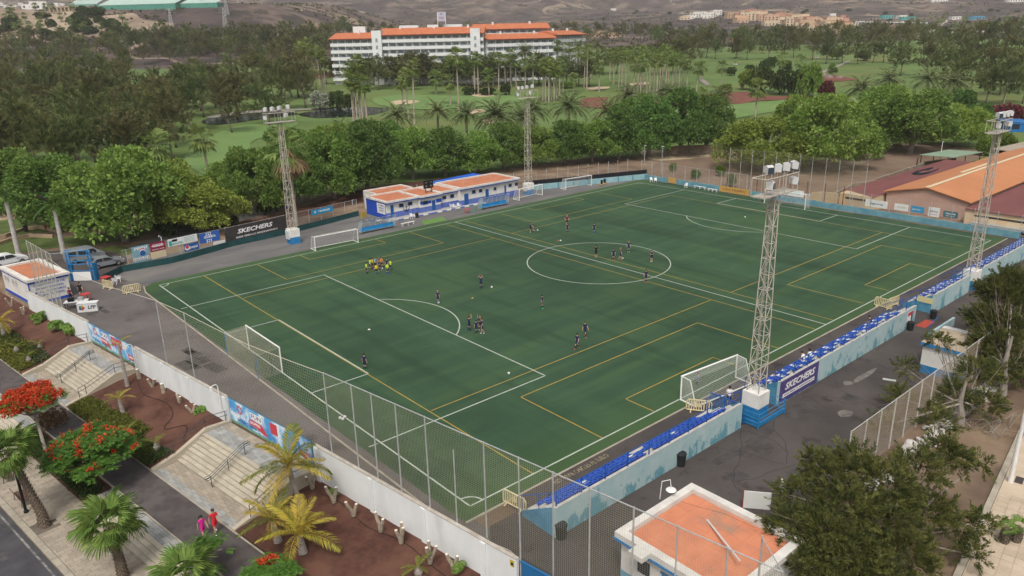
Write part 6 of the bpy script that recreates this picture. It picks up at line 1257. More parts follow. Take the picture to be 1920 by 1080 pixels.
# flame trees
def flame(seed, center, w_, h, red, n, label, base, ln=.4):
    g = np.random.default_rng(seed); t = thing("flame_tree", label, "tree", base); c0 = Vector(center)-Vector(base); lob = []
    for i in range(26): a = g.uniform(0, 2*PI); q = math.sqrt(g.random()); lob.append((c0.x+w_*.42*q*math.cos(a), c0.y+w_*.42*q*math.sin(a), c0.z+h*(.35*(1-q*q))+g.uniform(-.25, .25)*h, w_*.13, h*.2))
    mb = MB(); mb.tube([(0, 0, -.2), (c0.x*.3, c0.y*.3, c0.z*.4), (c0.x*.8, c0.y*.8, c0.z*.7)], [.16, .12, .09], 8)
    for l in lob[::2]: mb.tube([(c0.x*.8, c0.y*.8, c0.z*.7), ((c0.x*.8+l[0])/2, (c0.y*.8+l[1])/2, c0.z*.85), l[:3]], [.07, .045, .02], 5)
    mb.build("trunk", M_barkg, t)
    p, d = lobes_surface(lob, n, g, (.6, 1.1), -.35); K = 9; c = np.repeat(p, K, 0); ax = np.repeat(unit(g.normal(size=p.shape)*np.array([1, 1, .15])), K, 0); k = np.tile(np.arange(K), len(p))[:, None]; c = c+ax*(k*.055); v = unit(np.cross(ax, [0, 0, 1.0])*np.where(k % 2, 1, -1)+ax*.4+np.array([0, 0, -.1])); q1 = leaves(c, v, unit(np.cross(v, [.1, 0, 1.0])), np.full(len(c), ln*.8), np.full(len(c), ln*.24), .15)
    ob("crown", fast_mesh("crown", q1, 4, L_fl), t)
    if red <= 0: return t
    lb2 = [(l[0], l[1], l[2]+.12, l[3]*1.02, l[4]*1.05) for l in lob]; p, d = lobes_surface(lb2, 1500, g, (.95, 1.15), -.15)
    hot = np.array([mnoise.noise(Vector((q[0]*1.5, q[1]*1.5, q[2]*2+seed)))*.75+.5 for q in p]) < red; p, d = p[hot], d[hot]; c = np.repeat(p, 7, 0)+g.normal(size=(len(p)*7, 3))*.07; v = unit(np.repeat(d, 7, 0)+g.normal(size=c.shape)*.8); q2 = leaves(c, v, perp(v, g), g.uniform(.1, .2, len(c)), g.uniform(.08, .15, len(c)), .1)
    ob("blossom", fast_mesh("blossom", q2, 4, L_red), t); return t
flame(161, gp(58, 752, 2.0), 4.6, 1.5, .85, 420, "flame tree covered in orange red blossom at the left edge", Vector((*WF(20.5, 10.2)[:2], -1.7)))
flame(162, gp(168, 850, 1.2), 6.0, 2.1, .3, 2300, "leafy flame tree with patches of red blossom over the promenade", Vector((*WF(14.2, 10.1)[:2], -1.7)))
flame(163, gp(505, 1080, -.2), 3.0, .9, .1, 330, "low green bush with a few red flowers at the lower edge", Vector((*WF(-7.3, 8.9+.8)[:2], -1.6)))
q = gp(385, 1028, .3); flame(164, q, 2.4, .9, .0, 60, "sparse twig tree with few green leaves before the walkers", Vector((*WF(-2.0, 9.5)[:2], ZP-.1)))
t = thing("dry_bush", "dry brown bush beside the promenade under the red flame tree", "bush", BP(100, 800, ZP-.2)); t.scale = (1.1, 1.1, 1.2); ob("stem", STEM, t); ob("foliage", bush_mesh(171, L_dead, 260), t)
# ground cover: low clumps
def cover(v0, v1, u0, u1, n, label, seed, zf, m=L_cov, edge=None):
    g = np.random.default_rng(seed); vv = g.uniform(v0, v1, n); uu = u0+(u1-u0)*np.sqrt(g.random(n)); 
    if edge: ok = [edge(a, b) for a, b in zip(vv, uu)]; vv, uu = vv[ok], uu[ok]
    P = np.array([[P0[0]+WT[0]*a+WN[0]*b, P0[1]+WT[1]*a+WN[1]*b, zf(a, b)+.1+.16*max(0, mnoise.noise((a*1.1, b*1.1, 4)))] for a, b in zip(vv, uu)]); K = 6; c = np.repeat(P, K, 0)+g.normal(size=(len(P)*K, 3))*np.array([.12, .12, .05]); v = unit(g.normal(size=c.shape)+np.array([0, 0, .8])); q = leaves(c, v, perp(v, g), g.uniform(.12, .26, len(c)), g.uniform(.06, .12, len(c)), .1)
    return tag(ob("ground_cover", fast_mesh("ground_cover", q, 4, m)), label, "ground cover", None, "stuff")
nzs = lambda a, b, k=0: mnoise.noise((a*.35, b*.35, k))
cover(13.0, 26.2, 3.4, 6.3, 4200, "yellow green ground cover on the bed between the stairs", 181, bedz, L_cov, lambda a, b: b > 4.4+1.0*nzs(a, b) and not (a < 16 and b < 5.2))
cover(11.6, 18.0, 4.2, 6.3, 1500, "dark green ground cover near the right stairs", 182, bedz, L_bush, lambda a, b: b > 4.9+.8*nzs(a, b, 3))
cover(38.0, 50, 3.2, 6.3, 3200, "mixed green ground cover on the bed left of the left stairs", 183, bedz, L_cov, lambda a, b: b > 3.9+.9*nzs(a, b, 5)); cover(38.0, 52, 3.0, 5.0, 1200, "dark low plants on the upper part of the left bed", 184, bedz, L_bush, lambda a, b: b > 3.5+.9*nzs(a, b, 7))
cover(11.6, 25, 9.3, 10.9, 1500, "dark low plants under the flame trees", 185, lambda a, b: -1.55, L_bush)
# ================================================================== RIGHT FOREGROUND TREES
def big_cas(seed, loc, lob, n, m, label, per=34, H=8, up=.4, twigs=0):
    g = np.random.default_rng(seed); t = thing("casuarina_tree", label, "tree", loc); mb = MB()
    mb.tube([(0, 0, -.3), (.1, .1, H*.2), (.0, .3, H*.4), (.2, .2, H*.7)], [.32, .25, .18, .08], 8)
    for l in lob: a = Vector((.05, .2, H*g.uniform(.2, .45))); e = Vector(l[:3]); mb.tube([a, a.lerp(e, .5)+Vector((0, 0, -.3+.6*g.random())), e+(e-a).normalized()*l[3]*.5], [.1, .06, .018], 6)
    mb.build("trunk", M_barkg, t); wt = np.array([l[3] for l in lob])
    p, d = lobes_surface(lob, n, g, (.3, 1.05), -.9); v = unit(d*.75+np.array([0, 0, up])+g.normal(size=p.shape)*.3); K = per
    q = plumes(p, v, g.uniform(.45, 1.0, len(p)), K, .33, .05, g, .6, .05); tt = g.random(len(p))**.8
    ob("crown", fast_mesh("crown", q, 4, m, tint=np.repeat(tt, K)), t); tg = MB()
    for k in range(twigs): l = lob[int(g.integers(len(lob)))]; a = Vector((.05, .2, H*g.uniform(.2, .5))); e = Vector(l[:3])+Vector(g.normal(size=3))*l[3]*.8; mid = a.lerp(e, .55)+Vector(g.normal(size=3))*.25; tg.tube([mid, mid.lerp(e, .5)+Vector(g.normal(size=3))*.12, e], [.03, .018, .006], 4)
    if twigs: o = tg.build("twig", M_bark, t); o["kind"] = "stuff"
    return t
def px_lobes(base, lst):
    out = []
    for (x, y, dep, r) in lst:   # picture point, metres nearer (-) or farther (+) than the trunk, radius
        d = ray(x, y); b = np.array(base)-CAM; k = float(np.dot(b, _f))+dep; p = CAM+d*k-np.array(base); out.append((p[0], p[1], p[2], r, r*.72))
    return out
base = gp(1665, 1075, 0.0)
gl = [(1500, 935, 0, 1.5), (1480, 985, -1, 1.4), (1560, 890, 1, 1.5), (1600, 870, 1.5, 1.4), (1650, 850, 2, 1.4), (1660, 905, 0, 1.8), (1720, 880, 1, 1.5), (1770, 850, 2, 1.2), (1800, 865, 2, .9), (1725, 830, 3, 1.2), (1590, 950, -1, 1.9), (1540, 1000, -2, 1.8), (1660, 980, -1, 2.0), (1740, 960, 0, 1.7), (1790, 930, 1, 1.2), (1800, 985, .5, 1.2), (1600, 1040, -2.5, 2.0), (1700, 1040, -2, 1.9), (1530, 1060, -3, 1.7), (1770, 1030, -1, 1.4), (1650, 1090, -3, 2.0), (1820, 1040, 0, .9), (1455, 1010, -1, .9), (1530, 870, 1, .9), (1700, 790, 4, 1.1), (1760, 790, 4, 1.0), (1840, 980, .5, .7), (1835, 870, 2, .7), (1575, 1090, -3, 1.8), (1750, 1090, -2.5, 1.6)]
big_cas(191, tuple(base), [(a, b, c_, r_*.78, q_*.72) for k_, (a, b, c_, r_, q_) in enumerate(px_lobes(base, gl)) if k_ % 5 != 4], 2700, L_casg, "large dark feathery tree in the lower right corner beside the orange roof", H=6, twigs=25)
base = gp(1800, 800, 0.0); gl2 = [(1660, 800, 0, .9), (1690, 745, 2, .9), (1740, 770, 1, 1.1), (1790, 740, 1, 1.2), (1835, 700, 2, 1.3), (1850, 760, 0, 1.0), (1700, 690, 3, .6), (1760, 640, 3, .7)]
big_cas(192, tuple(base), px_lobes(base, gl2), 620, L_casg, "thin half-bare tree over the white rubble strip", H=5, twigs=90)
base = gp(1880, 740, 0.0); gl3 = [(1850, 600, 4, 1.6), (1890, 560, 5, 1.7), (1870, 640, 2, 1.5), (1905, 620, 3, 1.8), (1840, 660, 2, 1.2), (1900, 530, 6, 1.5), (1860, 545, 6, 1.2), (1915, 690, 1, 1.3), (1880, 700, 0, 1.0)]
big_cas(193, tuple(base), px_lobes(base, gl3), 2300, L_casg, "grey-limbed feathery tree at the right edge beyond the fence", H=7, twigs=150)
tw = thing("fallen_branches", "heap of bare grey branches under the trees at right", "branches", Vector(gp(1830, 790, 0))); g = random.Random(4); mb = MB()
for i in range(40): a = g.uniform(0, 6.28); L_ = g.uniform(.8, 2.6); x, y = g.uniform(-1.6, 1.6), g.uniform(-2.2, 2.2); mb.tube([(x, y, .05), (x+math.cos(a)*L_*.5, y+math.sin(a)*L_*.5, g.uniform(.3, .9)), (x+math.cos(a+.3)*L_, y+math.sin(a+.3)*L_, g.uniform(.1, 1.0))], [.03, .02, .008], 4)
o = mb.build("twig", M_barkg, tw); o["kind"] = "stuff"
for i, (dx, lb) in enumerate(((0, "small stubby palm, left one of two in the pavement pit"), (.55, "small stubby palm, right one of two in the pavement pit"))):
    p = Vector(gp(1882+i*22, 1018-i*2, 0)); t = thing("young_palm", lb, "palm", p); scaly_trunk([(0, 0, 0), (.02, 0, .5), (0, 0, 1.0)], [.24, .24, .16], M_palmb).build("trunk", M_bark, t)
    for k in range(7): o = ob("frond", FLN[k % 3], t, (0, 0, 1.0)); o.rotation_euler = (0, -random.uniform(.2, 1.2), k*.95+i); o.scale = (.42,)*3
# royal palms with white-painted trunks at far left
for x, y, yt, lb in ((36, 480, 385, "white-trunked palm at the far left behind the white car"), (120, 475, 400, "white-painted palm trunk beside the silver van")):
    p = G(x, y); h = (y-yt)/pxm(p)+.6; t = thing("royal_palm", lb, "palm", p, 1.0)
    MB().lathe([(.42, 0), (.36, .6), (.3, h*.6), (.24, h)], 10).build("trunk", mat("limewash", (.5, .48, .46), (.36, .34, .33), 1.5, .9), t)
    MB().lathe([(.24, 0), (.2, .8), (.1, 1.2)], 8, (0, 0, h)).build("crownshaft", L_fan, t); c = ob("crown", phoenix_crown(int(x), L_ficd, 16, 3.4), t, (0, 0, h+.9))
# ================================================================== BUILDINGS AND THINGS AROUND THE PITCH
# kiosk at the left end of the wall
k_ = thing("kiosk", "small white and blue kiosk with flat orange roof at the left edge", "building", tuple(WF(58.5, -2.45, 0)), WROT); X0, X1, Y0, Y1 = -4.5, 4.5, -2.05, 2.05
MB().mt(0).box(X0, X1, Y0, Y1, .3, 2.72).mt(1).box(X0-.01, X1+.01, Y0-.01, Y1+.01, -1.5, .299).build("wall", [M_cw, M_cbs], k_)
MB().box(X0+.3, X1-.3, Y0+.3, Y1-.3, 2.721, 2.8).build("roof", M_terr, k_)
for a in ((X0-.2, X0+.42, Y0-.2, Y1+.2), (X1-.42, X1+.2, Y0-.2, Y1+.2), (X0+.421, X1-.421, Y0-.2, Y0+.4), (X0+.421, X1-.421, Y1-.4, Y1+.2)): MB().box(*a, 2.722, 3.0).build("parapet", M_par, k_)
MB().box(X0-.1, X1+.1, Y1+.011, Y1+.1, 2.5, 2.72).build("blue_trim", M_cbs, k_); MB().box(X0-.1, X0-.011, Y0-.1, Y1+.1, 2.5, 2.72).build("blue_trim", M_cbs, k_); MB().box(X0-.05, X0+.3, Y1+.011, Y1+.05, .3, 2.49).build("blue_corner", M_cbs, k_)
for x in (-.1, 1.0, 2.6, 3.5): w0 = MB().box(x-.28, x+.28, Y1+.012, Y1+.04, 1.45, 2.1).build("window", mat("shutter_grey", (.4, .4, .4), rough=.6), k_); MB().box(x-.34, x+.34, Y1+.012, Y1+.08, 1.38, 1.449).build("sill", M_par, w0)
for i, s in enumerate(("CAMPEONATO DE", "CANARIAS DE REGIONAL", "& AL TORNEO", "COPA FUTBOL")): text(s, .34, M_cbs, k_, (X0-.02, -.0, 2.15-.42*i), (PI/2, 0, -PI/2), 0, .003, 3.3-.35*(i % 2))
# blue steel entrance gate
g_ = thing("entrance_gate", "blue steel lattice entrance gate with a white panel below", "gate", (-51.3, 39.4, 0), math.atan2(-1.75, 2.07)); fr = MB()
for x in (-1.5, -1.15, 1.15, 1.5):
    fr.box(x-.05, x+.05, -.06, .06, 0, 4.0)
for z in (1.35, 2.2, 2.6, 3.3, 3.9): fr.box(-1.5, 1.5, -.04, .04, z-.05, z+.05)
for s in (-1, 1):
    for k in range(6): fr.bar((s*1.15, 0, .3+k*.6), (s*1.5, 0, .6+k*.6), .05)
fr.build("frame", M_blue2, g_); MB().box(-1.1, 1.1, -.05, -.01, .08, 1.2).build("white_panel", M_pw, g_)
for s in (-1.5, 1.5): MB().box(s-.12, s+.12, 0.08, .9, 0, 2.2).build("side_leaf", M_blue2, g_)
# counter with letters, tables, chairs
c_ = thing("counter", "low white counter with LFP lettering and round emblem", "counter", (-53.6, 26.7, 0), math.atan2(-.78, 1.5)); MB().box(-1.0, 1.0, -.25, .25, 0, .95).build("front", M_pw, c_); MB().box(-1.05, 1.05, -.3, .6, .951, 1.0).build("top", M_bwhite, c_); text("LFP", .55, M_pb, c_, (.45, -.262, .5), (PI/2, 0, 0), .15, .015)
for j, cc in enumerate(((.5, .05, .05), (.6, .4, .05), (.05, .3, .1), (.05, .1, .4), (.5, .2, .05))): MB().lathe([(.001, 0), (.14, 0), (.14, .004), (.001, .004)], 10).build("emblem_dot", mat("emblem%s" % "abcde"[j], cc), c_, loc=(-.55+.17*math.cos(j*1.257), -.258, .5+.17*math.sin(j*1.257))).rotation_euler = (PI/2, 0, 0)
t = thing("market_table", "grey table with boxes and white sheets behind the LFP counter", "table", (-54.2, 29.0, 0), -.45); MB().box(-1.2, 1.2, -.5, .5, .72, .77).build("top", M_bwhite, t)
for x in (-1.1, 1.1):
    for y in (-.4, .4): MB().box(x-.03, x+.03, y-.03, y+.03, 0, .72).build("leg", M_dk, t)
for lb, x, y, d, m in (("dark box on the grey table behind the counter", -.5, 0, (.6, .5, .4), M_dk), ("grey box on the grey table behind the counter", .5, .1, (.5, .5, .35), M_galv)):
    tag(MB().box(-d[0]/2, d[0]/2, -d[1]/2, d[1]/2, 0, d[2]).build("box", m, None, False, (-54.2+x*.9, 29.0+x*-.43+y, .775), -.45), lb, "box")
M_redp = mat("red_plastic", (.5, .05, .05), rough=.45); M_whp = mat("white_plastic", (.75, .75, .75), rough=.4)
def ptable(px, py, label, rz=0, s=1, m=M_redp):
    t = thing("plastic_table", label, "table", Vector(gp(px, py)), rz); t.scale = (s, s, s); MB().box(-.42, .42, -.42, .42, .68, .72).build("top", m, t)
    for x in (-.34, .34):
        for y in (-.34, .34): MB().lathe([(.045, 0), (.03, .68)], 6, (x, y, 0)).build("leg", m, t)
ptable(200, 531, "red plastic table by the blue entrance gate", .5, 1.15); ptable(162, 563, "red plastic table beside the man in black behind the counter", .3, 1.1); ptable(876, 399, "small red table in front of the clubhouse doors", .2, .85)
def chair_meshes():
    s = MB().box(-.24, .24, -.24, .22, .42, .46).mesh("seat", M_whp); b = MB(); b.add([(-.23, .2, .46), (.23, .2, .46), (.22, .3, .86), (-.22, .3, .86), (-.23, .24, .46), (.23, .24, .46), (.22, .34, .86), (-.22, .34, .86)], [(0, 1, 2, 3), (7, 6, 5, 4), (0, 4, 5, 1), (1, 5, 6, 2), (2, 6, 7, 3), (3, 7, 4, 0)]); b = b.mesh("backrest", M_whp); l = MB().box(-.03, .03, -.03, .03, 0, .42).mesh("leg", M_whp); a = MB(); a.tube([(0, -.22, .42), (0, -.24, .66), (0, .24, .66)], .025, 6); a = a.mesh("armrest", M_whp); return s, b, l, a
CHM = chair_meshes()
def chair(px, py, rz, label, cm=None):
    t = thing("plastic_chair", label, "chair", Vector(gp(px, py)), rz, "white plastic chairs round the pitch"); ob("seat", CHM[0], t); ob("backrest", CHM[1], t)
    for x in (-.21, .21):
        for y in (-.21, .2): ob("leg", CHM[2], t, (x, y, 0))
        ob("armrest", CHM[3], t, (x, 0, 0))
chair(216, 533, 2.6, "white plastic chair nearest the red table by the gate"); chair(223, 528, 1.2, "white plastic chair outermost at the red table by the gate"); chair(773, 410, .2, "white plastic chair alone against the clubhouse's left half"); chair(853, 392, .4, "white plastic chair, left of the pair by the clubhouse door"); chair(861, 390, .1, "white plastic chair, right of the pair by the clubhouse door"); chair(1221, 341, -.6, "white plastic chair, left of the pair in the far corner"); chair(1229, 342, -.9, "white plastic chair, right of the pair in the far corner"); chair(1286, 352, -1.4, "white plastic chair between the orange panel and the bench"); chair(847, 391, .9, "white plastic chair with its back to the clubhouse wall")
def flat_bench(px, py, L_, rz, label):
    t = thing("bench", label, "bench", Vector(gp(px, py)), rz); MB().box(-L_/2, L_/2, -.16, .16, .4, .45).build("seat", M_whp, t)
    for x in (-L_*.42, 0, L_*.42): MB().box(x-.04, x+.04, -.14, .14, 0, .4).build("leg", M_whp, t)
flat_bench(765, 422, 2.5, 0.05, "long white bench right of the left dugout"); flat_bench(1312, 354, 2.6, -PI/2, "white bench in front of the low blue wall at the far end"); flat_bench(1336, 359, 2.0, -PI/2, "grey white bench next to the faded orange board")
# yellow crowd barriers
M_bar = mat("barrier_yellow", (.64, .56, .34), (.54, .47, .29), 3, .6)
def barrier(px, py, rz, label):
    t = thing("crowd_barrier", label, "barrier", Vector(gp(px, py)), rz, "yellow plastic barriers"); fr = MB(); H = 1.0; L_ = 1.9
    fr.tube([(-L_/2, 0, .12), (-L_/2, 0, .8), (-L_/2+.15, 0, H), (L_/2-.15, 0, H), (L_/2, 0, .8), (L_/2, 0, .12), (-L_/2, 0, .12)], .05, 6); fr.build("frame", M_bar, t)
    for x in np.linspace(-L_/2+.2, L_/2-.2, 9):
        MB().box(x-.045, x+.045, -.02, .02, .16, H-.04).build("slat", M_bar, t)
    for x in (-L_*.32, L_*.32): MB().tube([(x, -.32, 0), (x, 0, .16), (x, .32, 0)], .05, 6).build("foot", M_bar, t)
    MB().box(-.22, .22, -.045, -.021, .42, .72).build("plate", M_bar, t)
barrier(248, 549, -.15, "yellow plastic barrier at the turf's near left corner"); barrier(203, 541, -1.2, "yellow plastic barrier leaning at the red table"); barrier(965, 952, -PI/2+.12, "yellow plastic barrier at the blue end wall of the nearest stand"); barrier(1310, 772, -1.0, "yellow plastic barrier before the white net goal"); barrier(1655, 577, -1.7, "yellow plastic barrier at the stand gap, angled one"); barrier(1674, 574, -.15, "yellow plastic barrier at the stand gap, flat one")
# yellow board and bins
tag(MB().cbox((0, 0, .45), (1.5, .06, .9), .5).build("warning_board", mat("yellow_board", (.6, .42, .03), rough=.5), None, False, Vector(gp(682, 408))), "yellow board leaning at the left corner of the clubhouse", "sign")
def bin_(px, py, label, s=1.0):
    t = thing("litter_bin", label, "bin", Vector(gp(px, py)), 0, "dark bins"); t.scale = (s, s, s); MB().lathe([(.27, 0), (.33, .75), (.35, .78), (.3, .79)], 12).build("body", mat("bin_black", (.02, .022, .025), rough=.6), t); MB().lathe([(.36, .8), (.34, .86), (.1, .92), (.01, .92)], 12).build("lid", MATS["bin_black"], t)
bin_(1052, 1008, "dark bin at the near end of the nearest stand's rear wall", 1.1); bin_(1276, 872, "dark bin halfway along the nearest stand's rear wall", 1.1); bin_(1706, 619, "dark bin at the far end of the long stand", 1.0); bin_(1749, 597, "dark bin at the end wall of the short stand", 1.0); bin_(782, 408, "dark bin beside the white chair at the clubhouse", .9); bin_(49, 434, "dark bin on the park path at far left", 1.1)
# corner roof building in the foreground
b_ = thing("changing_room", "white building with flat orange roof in the lower right foreground", "building", (-40.1, -45.0, 0)); X0, X1, Y0, Y1 = -3.05, 3.05, -3.3, 3.25
MB().mt(0).box(X0, X1, Y0, Y1, .9, 2.95).mt(1).box(X0-.01, X1+.01, Y0-.01, Y1+.01, 0, .899).build("wall", [M_cw, mat("wall_light_blue", (.12, .3, .42), (.2, .4, .5), 1, .8)], b_)
nt_ = 7; cx = (X1-X0-.5)/nt_; cyy = (Y1-Y0-.5)/nt_; base = MB().box(X0+.1, X1-.1, Y0+.1, Y1-.1, 2.951, 2.98); base.build("roof", M_terr, b_)
M_tile = mat("roof_slab", (.6, .235, .13), (.5, .19, .11), .7, .85, .2, 9, col3=(.33, .22, .16), scale3=.35, lo3=.6, hi3=.75, objrand=.025)
for i in range(nt_):
    for j in range(nt_): ob("roof_tile", slab_mesh(cx+.013, cyy+.013, .03, M_tile, "roof_tile"), b_, (X0+.25+(i+.5)*cx, Y0+.25+(j+.5)*cyy, 2.981))
for a in ((X0-.28, X0+.22, Y0-.25, Y1+.25), (X1-.22, X1+.25, Y0-.25, Y1+.25), (X0+.221, X1-.221, Y0-.25, Y0+.22), (X0+.221, X1-.221, Y1-.22, Y1+.25)): MB().box(*a, 2.952, 3.28).build("parapet", M_par, b_)
MB().box(X0-.33, X0-.281, Y0-.3, Y1+.3, 2.8, 2.95).build("blue_trim", M_blue2, b_); MB().box(X0-.95, X0-.282, 1.1, 2.0, 3.0, 3.27).build("roof_step", M_par, b_)
w0 = MB().box(X0-.05, X0-.012, 1.3, 2.1, 1.5, 2.4).build("window", M_win, b_); MB().box(X0-.09, X0-.051, 1.2, 2.2, 2.4, 2.52).build("lintel", M_par, w0)
d0 = MB().box(X0-.05, X0-.012, -.9, .5, .1, 2.25).build("door", M_win, b_); MB().box(X0-.08, X0-.051, -1.0, .6, 2.25, 2.4).build("lintel", M_blue2, d0); MB().box(X0-.08, X0-.051, -.9, -.75, .1, 2.25).build("jamb", M_blue2, d0); MB().box(X0-.08, X0-.051, .35, .5, .1, 2.25).build("jamb", M_blue2, d0)
def RP(x, y, z=3.02): return Vector(gp(x, y, z))
M_pipe = mat("pipe_grey", (.4, .38, .38), rough=.5); M_pipew = mat("pipe_white", (.62, .58, .58), rough=.5)
a, b = RP(1306, 924), RP(1420, 981); tag(MB().tube([a, b], .06, 8).build("roof_pipe", M_pipe), "grey pipe lying on the orange roof along its far parapet", "pipe"); a, b = RP(1326, 975), RP(1385, 1070); b.z += .6; tag(MB().tube([a, b], .055, 8).build("roof_pole", M_pipew), "pale pole lying across the orange roof", "pole")
tag(MB().tube([RP(1270, 938, 3.0), RP(1300, 948, 3.0), RP(1360, 964, 3.0), RP(1416, 990, 3.0)], .018, 5).build("roof_cable", M_dk), "thin dark cable lying across the orange roof", "cable")
t = thing("roof_lamp", "white lamp with round shade hanging over the orange roof", "lamp", RP(1245, 940)); MB().tube([(0, .3, 0), (0, .2, 1.2), (.35, -.1, 1.3), (.4, -.15, .75)], .025, 6).build("arm", M_whp, t); MB().lathe([(.26, .6), (.3, .64), (.24, .7), (.05, .74)], 14, (.4, -.15, 0)).build("shade", M_whp, t)
t = thing("folding_screen", "white panel with red edge leaning behind the orange roof building", "panel", Vector(gp(1418, 955)), -.9); MB().box(-.8, .8, -.03, .03, .05, 1.25).build("panel", M_bwhite, t); MB().box(-.84, -.8, -.035, .035, 0, 1.3).build("red_edge", M_redp, t)
t = thing("lounge_chair", "white cushioned chair with black frame on the yard near the big tree", "chair", Vector(gp(1474, 930)), .6); MB().box(-.35, .35, -.35, .3, .35, .45).build("seat", M_dk, t); MB().box(-.3, .3, .25, .4, .45, 1.05).build("backrest", M_whp, t)
for x in (-.32, .32): MB().tube([(x, -.35, 0), (x, -.3, .6), (x, .35, .6), (x, .4, 0)], .025, 6).build("side_frame", M_dk, t)
for px, py, lb in ((1535, 875, "white plastic chair on the yard left of the tall tree tips"),): chair(px, py, .5, lb)
# yard fence, shed, stair well
M_fp = mat("fence_post", (.5, .5, .48), (.4, .4, .38), 3, .5)
t = thing("yard_fence", "tall mesh fence on white posts along the right side of the yard", "fence", (-25.5, -45.35, 0)); L_ = 72
for x in np.arange(0, L_, 2.15): MB().lathe([(.05, 0), (.045, 3.9)], 8, (x, (x*.0)+.0, 0)).build("post", M_fp, t)
MB().tube([(0, 0, 3.85), (L_, 0, 3.85)], .03, 6).build("top_rail", M_fp, t); nb = MB(); net_sheet(nb, [(0, 0, .05), (L_, 0, .05), (L_, 0, 3.8), (0, 0, 3.8)], 480, 26, .0085); nb.build("wire_mesh", mat("beige_wire", (.42, .34, .26), rough=.8), t)
s_ = thing("shed", "small white shed with flat beige roof beside the yard fence", "building", (-2.6, -43.1, 0)); MB().mt(0).box(-2.0, 2.2, -1.5, 1.6, .7, 2.5).mt(1).box(-2.01, 2.21, -1.51, 1.61, 0, .699).build("wall", [M_cw, M_blue2], s_); MB().box(-2.15, 2.35, -1.65, 1.75, 2.501, 2.75).build("roof", mat("beige_roof", (.42, .35, .26), (.33, .27, .2), .8, .9), s_); MB().box(-2.2, -2.151, -1.65, 1.75, 2.45, 2.74).build("blue_edge", M_blue2, s_); MB().box(-1.2, -.3, 1.611, 1.64, .1, 2.0).build("door", M_door, s_)
w_ = thing("stair_well", "blue walled stairway with white steps beyond the white shed", "stairs", (5.4, -41.4, 0)); MB().box(-3.0, 3.0, 1.9, 2.1, 0, .9).build("side_wall", M_sblue, w_); MB().box(-3.0, 3.0, -2.0, -1.8, 0, 1.2).build("side_wall", M_sblue, w_); MB().box(-3.0, -2.8, -1.79, 1.89, 0, .7).build("end_wall", M_send, w_)
for i in range(4): MB().box(-2.7+i*.75, -2.0+i*.75, -1.7, 1.8, 0, .25+.2*i).build("step", M_white, w_)
r = MB(); r.tube([(-3, -1.9, 2.0), (3, -1.9, 2.2)], .035, 6); r.tube([(-3, -1.9, 1.6), (3, -1.9, 1.8)], .03, 6)
for x in (-2.9, -1, 1, 2.9): r.tube([(x, -1.9, 1.0), (x, -1.9, 2.1)], .03, 6)
r.tube([(-2.9, 2, .9), (-2.9, 2, 1.8), (-1.2, 2, 2.1)], .035, 6); r.build("railing", M_blue, w_)
t = thing("mesh_gate", "blue mesh panel standing at the gap after the nearest stand", "gate", (-23.4, -34.5, 0)); MB().box(-.05, .05, -2.1, 1.0, .1, .16).box(-.05, .05, -2.1, 1.0, 1.5, 1.56).build("rails", M_blue, t); nb = MB(); net_sheet(nb, [(0, -2.1, .15), (0, 1.0, .15), (0, 1.0, 1.5), (0, -2.1, 1.5)], 26, 12, .012); nb.build("mesh", M_blue2, t)
# white rubble wall under the trees at right
st_ = thing("rubble_wall", "strip of white-painted rubble stones along the outside of the yard fence", "wall", (-12, -46.6, 0)); g = random.Random(3)
M_rub = mat("white_rubble", (.55, .54, .52), (.34, .32, .29), 1.3, .9, .2, 6, objrand=.2); RM = []
for k in range(5):
    mb = MB().ball((0, 0, 0), 1, 8); mb.v = [tuple(Vector(q)*(1+.35*mnoise.noise(Vector(q)*1.4+Vector((k*5, 0, 0))))) for q in mb.v]; RM.append(mb.mesh("stone", M_rub))
for i in range(150):
    o = ob("stone", RM[i % 5], st_, (-14+i*.2+g.uniform(-.3, .3), g.uniform(-.5, .5), g.uniform(.0, .2))); s = g.uniform(.2, .42); o.scale = (s*1.2, s, s*.7); o.rotation_euler = (0, 0, g.uniform(0, 6))
# outer pavement at right
E0, E1 = np.array([-12.08, -51.25]), np.array([-28.68, -53.64]); dE = (E0-E1)/np.linalg.norm(E0-E1); nE = np.array([dE[1], -dE[0]]); EROT = math.atan2(dE[1], dE[0])
M_pav2 = mat("pale_tile", (.52, .43, .33), (.44, .36, .27), .8, .9, .1, 9, objrand=.06); pv_ = MB().box(-12, 70, -3.15, -.02, -.3, .02).build("outer_pavement", M_pav2, None, False, (*E1, 0), EROT); struct(pv_)
for i in range(26):
    for j in range(5): ob("paving_tile", slab_mesh(.6, .6, .03, M_pav2, "paving_tile"), pv_, (-6+i*.61, -.4-j*.61, .021))
ed_ = MB().box(-12, 70, -.0, .35, -.3, .13).build("pavement_edging", M_kerb, None, False, (*E1, 0), EROT); struct(ed_); ed2 = MB().box(-12, 70, -3.45, -3.152, -.3, .04).build("outer_kerb", M_kerb, None, False, (*E1, 0), EROT); struct(ed2); struct(MB().box(-12, 70, -12, -3.453, -.3, -.02).build("outer_road", M_road, None, False, (*E1, 0), EROT))
t = thing("light_pole", "tall white light pole at the edge of the right pavement", "street lamp", Vector(gp(1894, 904))); MB().lathe([(.16, 0), (.15, .5), (.1, 6), (.075, 10)], 10).build("pole", M_white, t); MB().tube([(0, 0, 10), (.6, .2, 10.3), (1.4, .4, 10.3)], .05, 6).build("arm", M_white, t); MB().box(1.2, 1.9, .25, .55, 10.22, 10.36).build("lamp_head", M_lamp, t)
